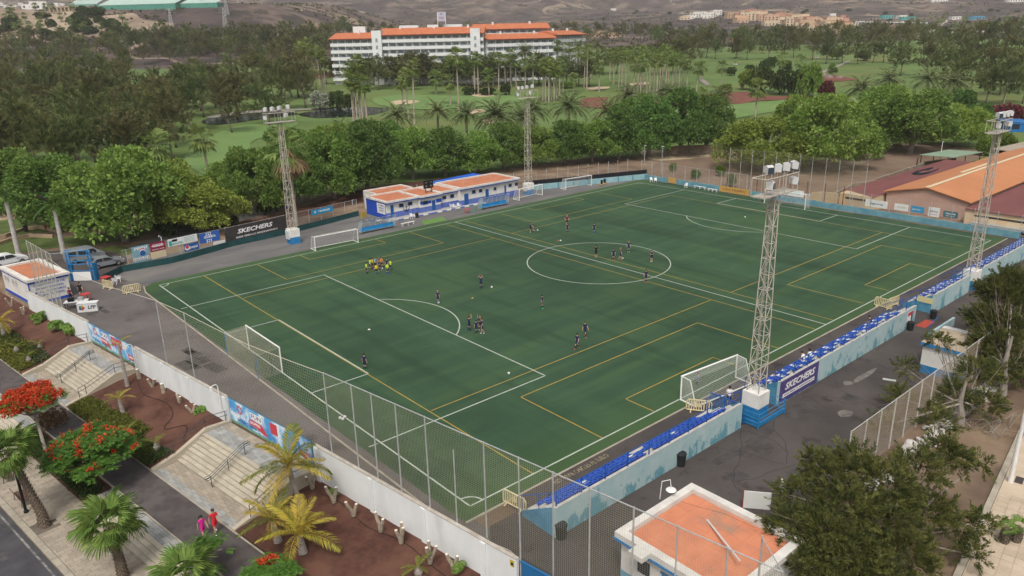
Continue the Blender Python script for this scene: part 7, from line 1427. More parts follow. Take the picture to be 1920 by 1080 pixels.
struct(MB().cbox((*XY(1911, 901), .03), (.9, .45, .02), EROT).build("drain_cover", mat("drain_dark", (.06, .05, .05)))); struct(MB().cbox((*XY(1864, 966), .03), (.8, .35, .02), EROT).build("drain_cover", MATS["drain_dark"]))
# sports hall beyond the far end
M_ho = mat("hall_orange", (.5, .215, .1), (.44, .185, .085), .15, .7); M_hw = mat("hall_pink", (.46, .3, .24), (.4, .26, .21), .4, .85); M_hr = mat("hall_dark_red", (.2, .075, .07), (.15, .055, .055), .25, .75, stretch=(.3, 1.5, 1)); M_be = mat("wall_beige", (.62, .5, .33), (.5, .38, .25), .35, .85, col3=(.6, .38, .2), scale3=.12, lo3=.5, hi3=.6)
h_ = thing("sports_hall", "long hall with bright orange gable roof and pink front wall", "building", (54, -18.4, 0)); Lh = 62; ye, yw, zr, ze = 6.3, -6.3, 4.35, 2.95
MB().add([(0, yw+.3, 0), (0, ye-.3, 0), (0, ye-.3, ze), (0, 0, zr-.12), (0, yw+.3, ze), (Lh, yw+.3, 0), (Lh, ye-.3, 0), (Lh, ye-.3, ze), (Lh, 0, zr-.12), (Lh, yw+.3, ze)], [(0, 4, 3, 2, 1), (5, 6, 7, 8, 9), (1, 2, 7, 6), (4, 0, 5, 9)]).build("wall", M_hw, h_)
for s in (-1, 1): MB().add([(-.4, 0, zr), (Lh, 0, zr), (Lh, s*6.45, ze-.02), (-.4, s*6.45, ze-.02), (-.4, 0, zr-.12), (Lh, 0, zr-.12), (Lh, s*6.45, ze-.14), (-.4, s*6.45, ze-.14)], [(0, 1, 2, 3), (7, 6, 5, 4), (0, 3, 7, 4), (1, 5, 6, 2), (2, 6, 7, 3)]).build("roof_slope", M_ho, h_)
MB().box(-.35, Lh, -.28, .28, zr-.02, zr+.06).build("ridge", M_cream, h_); MB().box(18, 30, 1.4, 1.9, 4.0, 4.12).build("rooflight", M_cream, h_)
a_ = thing("hall_annex", "flat dark red roof block with beige wall, left of the orange hall", "building", (50.6, -9.0, 0)); MB().box(0, 44, -2.9, 2.6, 0, 2.3).build("wall", M_be, a_); MB().add([(-.2, -2.95, 2.301), (45, -2.95, 2.301), (45, 3.2, 2.301), (3, 3.2, 2.301)], [(0, 1, 2, 3)]).build("roof", M_hr, a_); MB().box(-.03, -.001, -2.5, 1.6, 1.5, 1.8).build("vent_slot", M_dk, a_)
mb = MB(); c = Vector((27, .6, 2.32))
for k in range(3): mb.tube([c+Vector((3.2*math.cos(t_)*(1+.15*k)+k*1.2, 1.1*math.sin(t_)*(1-.1*k), 0)) for t_ in np.linspace(.3*k, 5+.3*k, 16)], .16, 4)
mb.build("painted_swirl", M_dk, a_)
a2 = thing("hall_annex", "flat dark red roof block with beige wall, right of the orange hall", "building", (51.6, -31.6, 0)); MB().box(0, 60, -7.5, 6.7, 0, 2.3).build("wall", M_be, a2); MB().box(-.2, 60, -7.6, 6.75, 2.301, 2.45).build("roof", M_hr, a2); MB().box(-.03, -.001, -6, 5.5, 1.45, 1.7).build("vent_slot", M_dk, a2); MB().box(-1.0, -.05, -4, 5.5, .4, .75).build("pipe_rack", M_galv, a2)
mb = MB().add([(0, 0, 0), (0, 6.3, 0), (0, 4.5, 1.8), (0, 3.0, 2.1), (0, 0, 2.25), (.25, 0, 0), (.25, 6.3, 0), (.25, 4.5, 1.8), (.25, 3.0, 2.1), (.25, 0, 2.25)], [(0, 4, 3, 2, 1), (5, 6, 7, 8, 9), (1, 2, 7, 6), (2, 3, 8, 7), (3, 4, 9, 8)]); t = mb.build("end_wall", M_be, None, False, (50.2, -6.3, 0)); tag(t, "sloping beige wall piece behind the white sheet sign", "wall")
# pavilions at the far right
p_ = thing("pavilion", "open pavilion with green sheet roof beside the large tree", "shelter", (100.5, -4.5, 0), -.15); MB().add([(-5, -3.5, 2.9), (6, -3.5, 2.9), (6, 3.5, 2.6), (-5, 3.5, 2.6), (-5, -3.5, 2.8), (6, -3.5, 2.8), (6, 3.5, 2.5), (-5, 3.5, 2.5)], [(0, 1, 2, 3), (7, 6, 5, 4), (0, 4, 5, 1), (1, 5, 6, 2), (2, 6, 7, 3), (3, 7, 4, 0)]).build("roof", mat("roof_green", (.24, .33, .24), (.2, .28, .2), .5, .7), p_)
for x in (-4.7, 0, 5.6):
    for y in (-3.2, 3.2): MB().lathe([(.08, 0), (.08, 2.6)], 6, (x, y, 0)).build("post", M_dk, p_)
MB().box(-4.5, 5.5, -3.3, -3.2, 0, 1.2).build("counter_wall", M_dk, p_)
p2 = thing("pavilion", "long pavilion with grey beige sheet roof at the right edge", "shelter", (114, -19, 0), -.2)
MB().add([(-6, -16, 2.9), (6, -16, 3.3), (6, 9, 3.5), (-6, 9, 3.1), (-6, -16, 2.8), (6, -16, 3.2), (6, 9, 3.4), (-6, 9, 3.0)], [(0, 1, 2, 3), (7, 6, 5, 4), (0, 4, 5, 1), (1, 5, 6, 2), (2, 6, 7, 3), (3, 7, 4, 0)]).build("roof", mat("roof_beige", (.36, .31, .25), (.3, .26, .21), .5, .8), p2); MB().box(-5, 5, -15.5, 8, 0, 2.7).build("dark_wall", mat("brown_wall", (.11, .06, .045), rough=.9), p2)
t = thing("shade_net", "black shade net stretched over the yard at the far right edge", "awning", (135, -16, 0)); MB().add([(-6, -12, 3.6), (8, -12, 4.0), (9, 6, 4.6), (-4, 7, 3.8), (1, -2, 4.8), (-6, -12, 3.55), (8, -12, 3.95), (9, 6, 4.55), (-4, 7, 3.75), (1, -2, 4.75)], [(0, 1, 4), (1, 2, 4), (2, 3, 4), (3, 0, 4), (5, 9, 6), (6, 9, 7), (7, 9, 8), (8, 9, 5)]).build("net", M_dk, t)
for x, y in ((-6, -12), (8, -12), (9, 6), (-4, 7)): MB().lathe([(.1, 0), (.1, 3.6)], 6, (x, y, 0)).build("pole", M_white, t)
for px, py, h, lb in ((1761, 308, 4.6, "short white light pole beside the dark red roof"), (1820, 222, 7, "white lamp pole by the stone wall at the upper right"), (1882, 196, 11, "tall thin white flagpole by the wood at the right"), (1240, 326, 5.5, "tall grey lamp pole behind the corner chairs"), (1208, 308, 4, "white lamp pole beyond the retaining wall's corner")):
    t = thing("lamp_pole", lb, "lamp", G(px, py)); MB().lathe([(.065, 0), (.05, h)], 8).build("pole", M_galv if px < 1300 else M_white, t); MB().box(-.1, .5, -.1, .1, h, h+.12).build("lamp_head", M_lamp, t)
t = thing("lamp_pole", "thin dark lamp column in the park left of the slanting tree", "lamp", G(336, 447)); MB().lathe([(.1, 0), (.08, 6.5)], 8).build("pole", M_dk, t); MB().lathe([(.05, 6.5), (.25, 6.6), (.2, 6.85), (.02, 6.9)], 8).build("lamp_head", M_dk, t)
t = thing("lamp_pole", "small white hooked lamp above the PEPSI board", "lamp", Vector((FA[0]+dA[0]*5.8, FA[1]+dA[1]*5.8, 0))); MB().tube([(0, .1, 0), (0, .1, 3.4), (-.25, 0, 3.6), (-.3, 0, 3.4)], .05, 6).build("pole", M_white, t)
# dark sliding gate, walls on the bare earth
tag(MB().box(-2, 2, -.1, .1, 0, 2.2).build("sliding_gate", mat("gate_maroon", (.07, .035, .035), rough=.8), None, False, G(1718, 316), .35), "dark maroon gate panel on the bare earth before the green pavilion", "gate")
for pts, h, lb in (([(1245, 292), (1300, 290), (1372, 288)], 2.2, "brown stone wall under the dark trees beyond the grey posts"), ([(1640, 345), (1690, 328), (1735, 312), (1790, 305)], 1.0, "grey concrete wall stepping up beside the dark red roof"), ([(1560, 372), (1600, 352), (1640, 345)], .8, "low broken concrete wall on the bare earth"), ([(1470, 292), (1540, 288), (1640, 282), (1690, 278)], 1.2, "low earth wall behind the two biggest trees at right")):
    Q = [G(*q) for q in pts]; t = thing("old_wall", lb, "wall", Q[0])
    for a, b in zip(Q, Q[1:]): a2_, b2_ = a-Q[0], b-Q[0]; d = b2_-a2_; MB().box(0, d.length, -.2, .2, -.4, h, Matrix.Translation(a2_) @ Matrix.Rotation(math.atan2(d.y, d.x), 4, 'Z')).build("wall_length", mat("old_stone", (.3, .25, .2), (.18, .14, .11), 1.0, .95, .4, 5), t)
# park low walls and playground
for pts, lb in (([(-30, 452), (10, 445), (45, 432), (75, 428), (110, 436)], "low curved beige wall along the park path at far left"), ([(-30, 470), (20, 452), (55, 444), (100, 446)], "low beige wall bending round the dark bin at far left")):
    Q = [G(*q) for q in pts]; t = thing("low_wall", lb, "wall", Q[0])
    for a, b in zip(Q, Q[1:]): d = b-a; MB().box(0, d.length, -.15, .15, -.2, .5, Matrix.Translation(a-Q[0]) @ Matrix.Rotation(math.atan2(d.y, d.x), 4, 'Z')).build("wall_length", mat("wall_tan", (.4, .3, .2), (.34, .25, .17), 1, .9), t)
for px, py, lb in ((85, 432, "coloured picket play fence under the trees at far left"), (255, 420, "coloured picket play fence behind the forked grey trunk")):
    t = thing("play_fence", lb, "fence", G(px, py), .2); cs = ((.5, .05, .05), (.6, .4, .05), (.05, .3, .12), (.65, .65, .62), (.05, .15, .45), (.04, .04, .04))
    for k in range(16): MB().box(k*.42, k*.42+.24, -.03, .03, .1, 1.15).build("picket", mat("picket"+"abcdef"[k % 6], cs[k % 6], rough=.6), t)
    MB().box(0, 6.6, .031, .07, .4, .5).build("rail", M_galv, t)
# orange training gear by the retaining wall, yellow sheet
t = thing("trolley", "small orange trolley in front of the pale blue retaining wall", "trolley", Vector(gp(1131, 346)), .3); MB().box(-1.0, 1.0, -.3, .3, .1, .2).build("deck", M_ora, t)
for x in (-.7, .7):
    MB().box(x-.04, x+.04, -.2, .2, .2, 1.0).build("upright", M_dk, t); MB().lathe([(.12, 0), (.12, .06)], 8, (x, .3, .08)).build("wheel", M_dk, t)
# ---- cars
M_glass = mat("car_glass", (.01, .013, .016), rough=.08, spec=.6); M_tyre = mat("tyre", (.015, .015, .016), rough=.8); M_rim = mat("rim", (.4, .4, .42), rough=.35, metal=.7); M_silver = mat("car_silver", (.36, .39, .43), rough=.3, metal=.5, spec=.5); M_carw = mat("car_white", (.75, .77, .78), rough=.25, spec=.5); M_lampr = mat("tail_red", (.4, .02, .02), rough=.3)
def car(a, b, label, m, L_, Wd, H, prof, glass, cat="car"):
    A, B = np.array(a), np.array(b); d = (B-A)/np.linalg.norm(B-A); t = thing("parked_car", label, cat, ((A[0]+B[0])/2, (A[1]+B[1])/2, 0), math.atan2(d[1], d[0])); h = Wd/2; mb = MB(); n = len(prof)
    rows = []
    for (x, z) in prof:
        k = 1-.16*max(0, (z-.95*H*.55)/(H*.45))-.06*(abs(x) > L_*.44); rows.append((x, h*k, z))
    vs = [(x, -w_, z) for x, w_, z in rows]+[(x, w_, z) for x, w_, z in rows]; fs = [tuple(range(n)), tuple(range(2*n-1, n-1, -1))]+[(i, i+n, (i+1) % n+n, (i+1) % n) for i in range(n)]; mb.add(vs, fs); body = mb.build("body", m, t)
    bm = bmesh.new(); bm.from_mesh(body.data); bmesh.ops.bevel(bm, geom=[e for e in bm.edges if len(e.link_faces) == 2 and e.calc_face_angle(0) > .9], offset=.06, segments=2, affect='EDGES'); bm.to_mesh(body.data); bm.free()
    for poly in glass:
        for s in (-1, 1):
            pts = []
            for (x, z) in poly: k = 1-.16*max(0, (z-.95*H*.55)/(H*.45)); pts.append((x, s*(h*k+.008), z))
            if s < 0: pts = pts[::-1]
            MB().add(pts+[(p[0], p[1]-s*.02, p[2]) for p in pts], [tuple(range(len(pts))), tuple(range(2*len(pts)-1, len(pts)-1, -1))]).build("side_window", M_glass, t)
    for s in (-1, 1):
        for x in (-L_*.31, L_*.31):
            w0 = MB().lathe([(.17, -.1), (.32, -.11), (.33, .0), (.32, .11), (.17, .1)], 18).build("wheel", M_tyre, t, loc=(x, s*(h-.1), .33)); w0.rotation_euler = (PI/2, 0, 0); MB().lathe([(.2, -.02), (.2, .02), (.03, .03)], 12).build("rim", M_rim, w0, loc=(0, 0, -s*.1))
        MB().box(L_*.485, L_*.497, s*h*.62-.16, s*h*.62+.16, .62, .78).build("headlight", M_lamp, t); MB().box(-L_*.497, -L_*.485, s*h*.7-.1, s*h*.7+.1, .75, 1.0).build("tail_light", M_lampr, t)
        MB().box(L_*.16, L_*.2, s*(h+.02)-.08, s*(h+.02)+.08, H*.58, H*.66).build("mirror", m, t)
    return t
def scr(t, x0, z0, x1, z1, w_, nm): 
    dx, dz = x1-x0, z1-z0; l = math.hypot(dx, dz); nx, nz_ = dz/l*.012*(1 if nm == "windscreen" else -1), -dx/l*.012*(1 if nm == "windscreen" else -1)
    if nz_ < 0: nx, nz_ = -nx, -nz_
    MB().add([(x0+nx, -w_, z0+nz_), (x0+nx, w_, z0+nz_), (x1+nx, w_*.92, z1+nz_), (x1+nx, -w_*.92, z1+nz_)], [(0, 1, 2, 3)]).build(nm, M_glass, t)
t = car((-51.2, 49.3), (-46.4, 49.6), "silver panel van parked behind the blue entrance gate", M_silver, 4.8, 1.9, 1.95, [(-2.38, .3), (-2.4, .9), (-2.3, 1.8), (-2.15, 1.93), (.6, 1.95), (1.1, 1.78), (1.75, 1.15), (2.3, .95), (2.4, .65), (2.36, .3)], [[(-2.15, 1.15), (-1.2, 1.15), (-1.2, 1.68), (-2.1, 1.68)], [(-.9, 1.15), (.25, 1.15), (.25, 1.7), (-.9, 1.7)], [(.4, 1.15), (1.55, 1.15), (1.05, 1.7), (.4, 1.7)]], "van"); scr(t, 1.75, 1.17, 1.12, 1.77, .78, "windscreen")
t = car((-49.5, 44.3), (-45.3, 44.6), "silver hatchback car parked between the van and the green cloth screen", M_silver, 4.2, 1.75, 1.48, [(-2.05, .28), (-2.1, .8), (-1.95, 1.05), (-1.35, 1.42), (-.4, 1.48), (.3, 1.4), (1.05, .98), (1.85, .85), (2.1, .6), (2.06, .28)], [[(-1.55, .98), (-.55, .98), (-.55, 1.36), (-1.2, 1.32)], [(-.45, .98), (.85, .98), (.3, 1.32), (-.45, 1.38)]]); scr(t, 1.05, .99, .32, 1.4, .7, "windscreen"); scr(t, -1.93, 1.06, -1.37, 1.42, .66, "rear_window")
t = car((-59.3, 54.2), (-54.7, 55.4), "white sport utility car at the left edge behind the kiosk", M_carw, 4.6, 1.85, 1.68, [(-2.25, .35), (-2.3, .9), (-2.1, 1.15), (-1.7, 1.6), (-.5, 1.68), (.35, 1.6), (1.1, 1.12), (2.05, .98), (2.3, .7), (2.26, .35)], [[(-1.9, 1.1), (-.6, 1.1), (-.6, 1.54), (-1.55, 1.5)], [(-.5, 1.1), (.95, 1.1), (.35, 1.52), (-.5, 1.55)]]); scr(t, 1.1, 1.13, .37, 1.6, .72, "windscreen")
for i, (px, py, lb) in enumerate(((1532, 109, "white golf cart on the far fairway, right one"), (1378, 122, "dark-roofed golf cart on the near fairway"), (1525, 86, "pale buggy at the edge of the far belt"))):
    t = thing("golf_cart", lb, "golf cart", G(px, py), i*1.3); mm = M_carw if i != 1 else M_dk; MB().box(-1.2, 1.2, -.6, .6, .25, .75).build("body", M_carw, t); MB().box(-.9, .7, -.62, .62, 1.85, 1.93).build("roof", mm, t); MB().box(-.5, .1, -.55, .55, .75, 1.0).build("seat", M_dk, t)
    for x in (-.85, .65):
        for y in (-.55, .55): MB().box(x-.03, x+.03, y-.03, y+.03, .75, 1.85).build("strut", mm, t)
    for x in (-.8, .8):
        for y in (-.55, .55): MB().lathe([(.22, -.08), (.22, .08)], 10).build("wheel", M_tyre, t, loc=(x, y, .22)).rotation_euler = (PI/2, 0, 0)
# ---- balls, cones
M_ball = mat("ball_white", (.75, .75, .73), (.5, .5, .5), 20, .5)
BALL = MB().ball((0, 0, .12), .12, 12).mesh("football", M_ball, True)
for px, py, lb in ((922, 540, "white football right of the player with raised arms"), (822.5, 569, "white football at the foot of the fair-haired player"), (1008, 433, "white football before the kicking player"), (1167.5, 486, "white football in the centre circle by the kicking boy"), (954, 702, "white football inside the penalty box corner"), (638, 786, "white football behind the goal line, left of three"), (643, 788, "white football behind the goal line, middle of three"), (647, 784, "white football behind the goal line, right of three"), (1397, 408, "small white football in the far penalty area"), (717, 505, "white football beside the group in bibs")):
    tag(ob("football", BALL, None, Vector(gp(px, py))), lb, "football", "footballs on the pitch")
def cone(px, py, m, lb): tag(MB().lathe([(.14, 0), (.14, .015), (.1, .02), (.03, .1), (.02, .1)], 12).build("marker_cone", m, None, False, Vector(gp(px, py, .01))), lb, "cone")
cone(692, 618, M_pw, "white marker disc in the left penalty box"); cone(886, 559, M_ora, "yellowish marker disc in front of the D arc"); cone(1046, 451, M_redp, "red marker disc left of the centre circle, left of two"); cone(1051, 451, M_whp, "pale marker disc left of the centre circle, right of two")
# bags on the stand
for x, y, z, s, m, lb in ((-37.2, -33.9, .2, (.5, .3, .3), M_dk, "black bag on the front step of the nearest stand"), (-35.6, -33.9, .2, (.55, .35, .35), M_pb, "dark blue bag on the front step of the nearest stand"), (-33.6, -34.0, .25, (.5, .35, .4), M_pblue, "blue bag on the front step, nearer the middle"), (-39.2, -34.2, .45, (.45, .3, .35), M_redp, "red jacket heaped on a seat of the nearest stand"), (-40.9, -34.0, .3, (.4, .35, .6), M_dk, "black rucksack at the near end of the nearest stand"), (-32.3, -33.95, .2, (.4, .3, .3), M_blue, "small blue bag beside the middle seats")):
    mb = MB().ball((0, 0, .8), 1, 10, (1, 1, .8)); o = mb.build("bag", m, None, True, (x, y, z)); o.scale = (s[0]/2, s[1]/2, s[2]/2); tag(o, lb, "bag")
# ================================================================== PEOPLE
def body_mesh(J, kneel=False):
    names = list(J); idx = {n: i for i, n in enumerate(names)}
    E = [("pel", "spi"), ("spi", "che"), ("che", "nec"), ("nec", "hea"), ("hea", "top")]
    for s in "LR": E += [("che", "sh"+s), ("sh"+s, "el"+s), ("el"+s, "wr"+s), ("wr"+s, "ha"+s), ("pel", "hi"+s), ("hi"+s, "kn"+s), ("kn"+s, "an"+s), ("an"+s, "to"+s)]
    rad = dict(pel=(.135, .1), spi=(.12, .09), che=(.15, .1), nec=(.055, .055), hea=(.088, .1), top=(.07, .08)); r2 = dict(sh=.066, el=.046, wr=.033, ha=.036, hi=.088, kn=.06, an=.042, to=.034)
    me = bpy.data.meshes.new("person"); me.from_pydata([J[n] for n in names], [(idx[a], idx[b]) for a, b in E], []); o = bpy.data.objects.new("tmp", me); COL.objects.link(o)
    o.modifiers.new("s", 'SKIN'); 
    for n in names:
        sv = me.skin_vertices[0].data[idx[n]]; q = rad.get(n) or (r2[n[:-1]],)*2; sv.radius = q; sv.use_root = (n == "pel")
    o.modifiers.new("u", 'SUBSURF').levels = 1
    dg = bpy.context.evaluated_depsgraph_get(); dg.update(); m2 = bpy.data.meshes.new_from_object(o.evaluated_get(dg)); bpy.data.objects.remove(o)
    bm = bmesh.new(); bm.from_mesh(m2)
    for s in "LR":   # fingers and thumb
        w_, h = Vector(J["wr"+s]), Vector(J["ha"+s]); d = (h-w_).normalized(); sd = d.cross(Vector((1, 0, 0))); sd = sd.normalized() if sd.length > .1 else Vector((0, 1, 0)); pal = d.cross(sd)
        for k, l in ((-1.5, .07), (-.5, .085), (.5, .09), (1.5, .078), (3, .06)):
            base = h+sd*(.012*k if k < 2 else .03)-d*(0 if k < 2 else .04); dr = d if k < 2 else (d+sd*1.2).normalized(); tip = base+dr*(l+.02)+pal*.02; mb = MB().tube([base, base+dr*l*.6, tip], [.011, .01, .006], 5)
            vs = [bm.verts.new(v) for v in mb.v]
            for f in mb.f: bm.faces.new([vs[i] for i in f])
    hd = Vector(J["hea"]); fw = Vector((0, 1, 0)); mb = MB().ball(tuple(hd+Vector((0, .1, .0))), .018, 6, (.8, 1.2, 1.3)).ball(tuple(hd+Vector((.09, 0, 0))), .025, 6, (.5, .9, 1.3)).ball(tuple(hd+Vector((-.09, 0, 0))), .025, 6, (.5, .9, 1.3)).box(hd.x-.028, hd.x+.028, hd.y+.088, hd.y+.1, hd.z-.055, hd.z-.045)
    for s in (-1, 1): mb.ball(tuple(hd+Vector((s*.033, .09, .028))), .011, 6)
    vs = [bm.verts.new(v) for v in mb.v]
    for f in mb.f: bm.faces.new([vs[i] for i in f])
    bm.to_mesh(m2); bm.free()
    seg_ = [(J[a], J[b], a, b) for a, b in E]
    def region(c):
        best = None
        for a, b, na, nb_ in seg_:
            A, B = Vector(a), Vector(b); d = B-A; t_ = max(0, min(1, (c-A).dot(d)/d.dot(d))); ds = (c-(A+d*t_)).length-(.09 if na in ("pel", "spi", "che") else .03)
            if best is None or ds < best[0]: best = (ds, na, nb_, t_)
        _, na, nb_, t_ = best; k = na[:-1] if na[-1] in "LR" else na
        if na in ("nec", "hea") : return 0
        if k == "che" and nb_ == "nec": return 0 if t_ > .62 else 1
        if na in ("che", "spi"): return 1
        if na == "pel": return 1 if (nb_ == "spi" and t_ > .2) else 2
        if k == "sh": return 1 if t_ < .62 else 0
        if k in ("el", "wr"): return 0
        if k == "hi": return 2 if t_ < .78 else 0
        if k == "kn": return 3 if t_ > .16 else 0
        return 4
    mi = [region(p.center.copy()) for p in m2.polygons]; m2.materials.clear()
    for m in (M_sk, M_navy, M_navy, M_navy, M_pw): m2.materials.append(m)
    m2.polygons.foreach_set("material_index", mi); m2.polygons.foreach_set("use_smooth", [True]*len(mi)); m2.name = "person"; return m2
M_sk = mat("skin", (.5, .3, .2), rough=.6); M_navy = mat("cloth_navy", (.014, .02, .075), (.02, .028, .09), 9, .85); M_hb = mat("hair_dark", (.02, .014, .01), rough=.7); M_hf = mat("hair_fair", (.3, .18, .07), rough=.7); M_hbr = mat("hair_brown", (.07, .035, .018), rough=.7)
def cl(n, c): return mat("cloth_"+n, c, rough=.85)
C_lime, C_yel, C_org, C_lb, C_mar, C_wht, C_blk, C_red, C_pink, C_blu = cl("lime", (.42, .68, .04)), cl("yellow", (.7, .5, .02)), cl("orange", (.7, .2, .05)), cl("light_blue", (.2, .4, .6)), cl("maroon", (.16, .02, .05)), cl("white", (.75, .75, .78)), cl("black", (.015, .015, .018)), cl("red", (.62, .025, .04)), cl("pink", (.6, .02, .28)), cl("royal", (.03, .1, .45)); C_neon = cl("neon", (.1, .7, .15)); C_coral = cl("coral", (.7, .2, .15)); C_khaki = cl("khaki", (.55, .5, .4))
def pose(walk=0.0, armL=None, armR=None, kick=0, sit=False, crouch=0, lean=0, chin=0):
    J = dict(pel=(0, 0, .93), spi=(0, lean*.15, 1.14), che=(0, lean*.35, 1.35), nec=(0, lean*.5+.01, 1.49), hea=(0, lean*.62+.02, 1.615), top=(0, lean*.7+.02, 1.71))
    for s, q in (("L", -1), ("R", 1)):
        ph = walk*q; J["sh"+s] = (q*.175, lean*.33, 1.39); J["el"+s] = (q*.235, lean*.3-.02-ph*.16, 1.12); J["wr"+s] = (q*.25, lean*.3+.06-ph*.28, .89); J["ha"+s] = (q*.25, lean*.3+.08-ph*.3, .81)
        J["hi"+s] = (q*.09, 0, .88); J["kn"+s] = (q*.1, .03+ph*.22, .48); J["an"+s] = (q*.105, -.02+ph*.36-(.12 if ph < 0 else 0), .085+(.1 if ph < 0 else 0)*abs(walk)); J["to"+s] = (q*.115, .13+ph*.36-(.1 if ph < 0 else 0), .035+(.04 if ph < 0 else 0))
    A = dict(head=((.3, .1, 1.52), (.12, .1, 1.66), (.05, .06, 1.72)), up=((.27, .1, 1.6), (.22, .15, 1.85), (.21, .17, 1.93)), fold=((.24, .05, 1.13), (.06, .22, 1.16), (-.03, .23, 1.18)), out=((.36, .1, 1.2), (.55, .2, 1.1), (.62, .22, 1.08)), fwd=((.22, .12, 1.14), (.15, .33, 1.13), (.13, .41, 1.14)), hip=((.36, -.06, 1.16), (.2, .06, 1.02), (.14, .1, 1.0)))
    for s, q, a in (("L", -1, armL), ("R", 1, armR)):
        if a: J["el"+s], J["wr"+s], J["ha"+s] = [(q*p[0], p[1]+lean*.3, p[2]) for p in A[a]]
    if kick: J["knR"] = (.11, .3, .6); J["anR"] = (.13, .55, .3); J["toR"] = (.14, .7, .36); J["anL"] = (-.1, -.06, .085); J["toL"] = (-.11, .1, .035)
    if sit:
        dz = -.43
        for k in list(J):
            if k[:2] not in ("kn", "an", "to") : J[k] = (J[k][0], J[k][1], J[k][2]+dz)
        J["top"] = J["top"]
        for s, q in (("L", -1), ("R", 1)): J["kn"+s] = (q*.12, .42, .5); J["an"+s] = (q*.12, .42, .09); J["to"+s] = (q*.13, .57, .04); J["el"+s] = (q*.24, .1+lean*.25, .72); J["wr"+s] = (q*.15, .32, .62); J["ha"+s] = (q*.12, .4, .6)
        J["top"] = (0, lean*.7+.02, 1.71+dz)
    return J
POSES = {k: body_mesh(v) for k, v in dict(stand=pose(), walk=pose(.6), head=pose(0, "head", "head"), shade=pose(.2, None, "head"), kick=pose(0, "out", "out", 1), fold=pose(0, "fold", "fold"), fwd=pose(.2, "fwd", "fwd"), out=pose(.3, None, "out"), hip=pose(0, "hip", "hip"), sit=pose(sit=True, lean=.5), up=pose(.1, "fold", "up"), lean=pose(.3, "fwd", "fwd", lean=.45)).items()}
HAIRM = {k: bpy.data.meshes.new("hair") for k in ()}
def hair_mesh(m, long=False):
    mb = MB(); mb.ball((0, -.012, .03), .118, 14, (.92, 1.05, .9)); mb.v = [(x, y, max(z, -.0 if y > .02 else -.07)) for x, y, z in mb.v]
    if long: mb.ball((0, -.09, -.08), .12, 12, (1.15, .8, 1.3))
    return mb.mesh("hair", m, True)
HAIR = {"d": hair_mesh(M_hb), "f": hair_mesh(M_hf), "b": hair_mesh(M_hbr), "L": hair_mesh(M_hb, True)}
HEADS = dict(sit=(0, .33, 1.185), lean=(0, .299, 1.615))
def person(px, py, face, ps, h, label, shirt=None, shorts=None, socks=None, shoes=None, hair="d", z=0.0, group=None, loc=None, skin=None):
    """face: where it looks, radians in the place; h: standing height"""
    o = ob("person", POSES[ps], None, Vector(gp(px, py, z)) if loc is None else loc, face-PI/2); tag(o, label, "person", group); s = h/1.76; o.scale = (s, s, s)
    for i, m in enumerate((skin, shirt, shorts, socks, shoes)):
        if m: sl = o.material_slots[i]; sl.link = 'OBJECT'; sl.material = m
    ob("hair", HAIR[hair], o, HEADS.get(ps, (0, .02, 1.635))); return o
TOC = math.atan2(-.76, -.65); AWAY = TOC+PI
GP = "people training on the pitch"
def P_(px, py, face, ps, h, label, *a, **k): return person(px, py, face, ps, h, label, *a, group=GP, **k)
P_(688, 513.5, TOC+2.2, "stand", 1.5, "child in a lime bib, leftmost of the huddle", C_lime, C_blk, M_navy, C_blk)
P_(695, 507, AWAY-.8, "walk", 1.62, "child in a lime bib and long dark trousers at the back left of the huddle", C_lime, M_navy, M_navy, C_coral, skin=None)
P_(699.5, 504, 0, "stand", 1.45, "child in yellow half hidden behind the light blue coach", C_yel, C_blk, M_navy)
P_(704.5, 506, TOC+.8, "lean", 1.78, "coach in a light blue shirt in the middle of the huddle", C_lb, C_blk, M_sk, C_blk, hair="b")
P_(706.5, 515, AWAY, "stand", 1.42, "child in a yellow shirt at the front of the huddle", C_yel, C_blk, C_blu, C_wht)
P_(713, 508, TOC-.5, "lean", 1.5, "fair-haired child in navy bending beside the light blue coach", M_navy, M_navy, M_navy, C_wht, hair="f")
P_(716, 503, TOC, "stand", 1.5, "child in an orange bib at the back of the huddle", C_org, C_blk, M_navy)
P_(726, 506, PI+.4, "stand", 1.55, "child in navy and white behind the lime bibs at right", M_navy, M_navy, M_navy, C_wht, hair="b")
P_(727, 514.5, AWAY, "stand", 1.5, "child in a lime bib with blue socks at the right front of the huddle", C_lime, C_blk, C_blu, C_wht)
P_(733, 508, AWAY-.6, "walk", 1.52, "child in a lime bib and neon shoes, rightmost of the huddle", C_lime, C_blk, M_navy, C_neon)
P_(821.5, 569, 0.3, "stand", 1.55, "fair-haired child in navy with a ball at the feet by the D arc", M_navy, M_navy, C_blu, C_wht, hair="f")
P_(902, 541, AWAY, "head", 1.62, "player in navy with both hands on the head near midfield", M_navy, M_navy, M_navy, C_blk)
P_(880, 620, 0.2, "up", 1.55, "child in navy with a hand raised to the face, left of the group of three", M_navy, M_navy, M_navy, C_blk, hair="b")
P_(893.5, 625, AWAY+.3, "stand", 1.42, "smallest child in navy seen from behind in the group of three", M_navy, M_navy, M_navy, C_blk)
P_(904.5, 626, PI-.5, "shade", 1.7, "tallest player in navy with a raised arm in the group of three", M_navy, M_navy, M_sk, C_wht, hair="b")
P_(900.5, 619, TOC, "up", 1.55, "fair-haired child behind the tallest one in the group of three", M_navy, M_navy, M_navy, C_wht, hair="f")
P_(1016.5, 579, TOC+1.2, "stand", 1.6, "player in navy with neon green shoes standing alone near midfield", M_navy, M_navy, M_navy, C_neon)
P_(1097, 632, TOC+.6, "walk", 1.65, "fair-haired player in navy walking, right of the pair near the yellow line", M_navy, M_navy, M_navy, C_coral, hair="b")
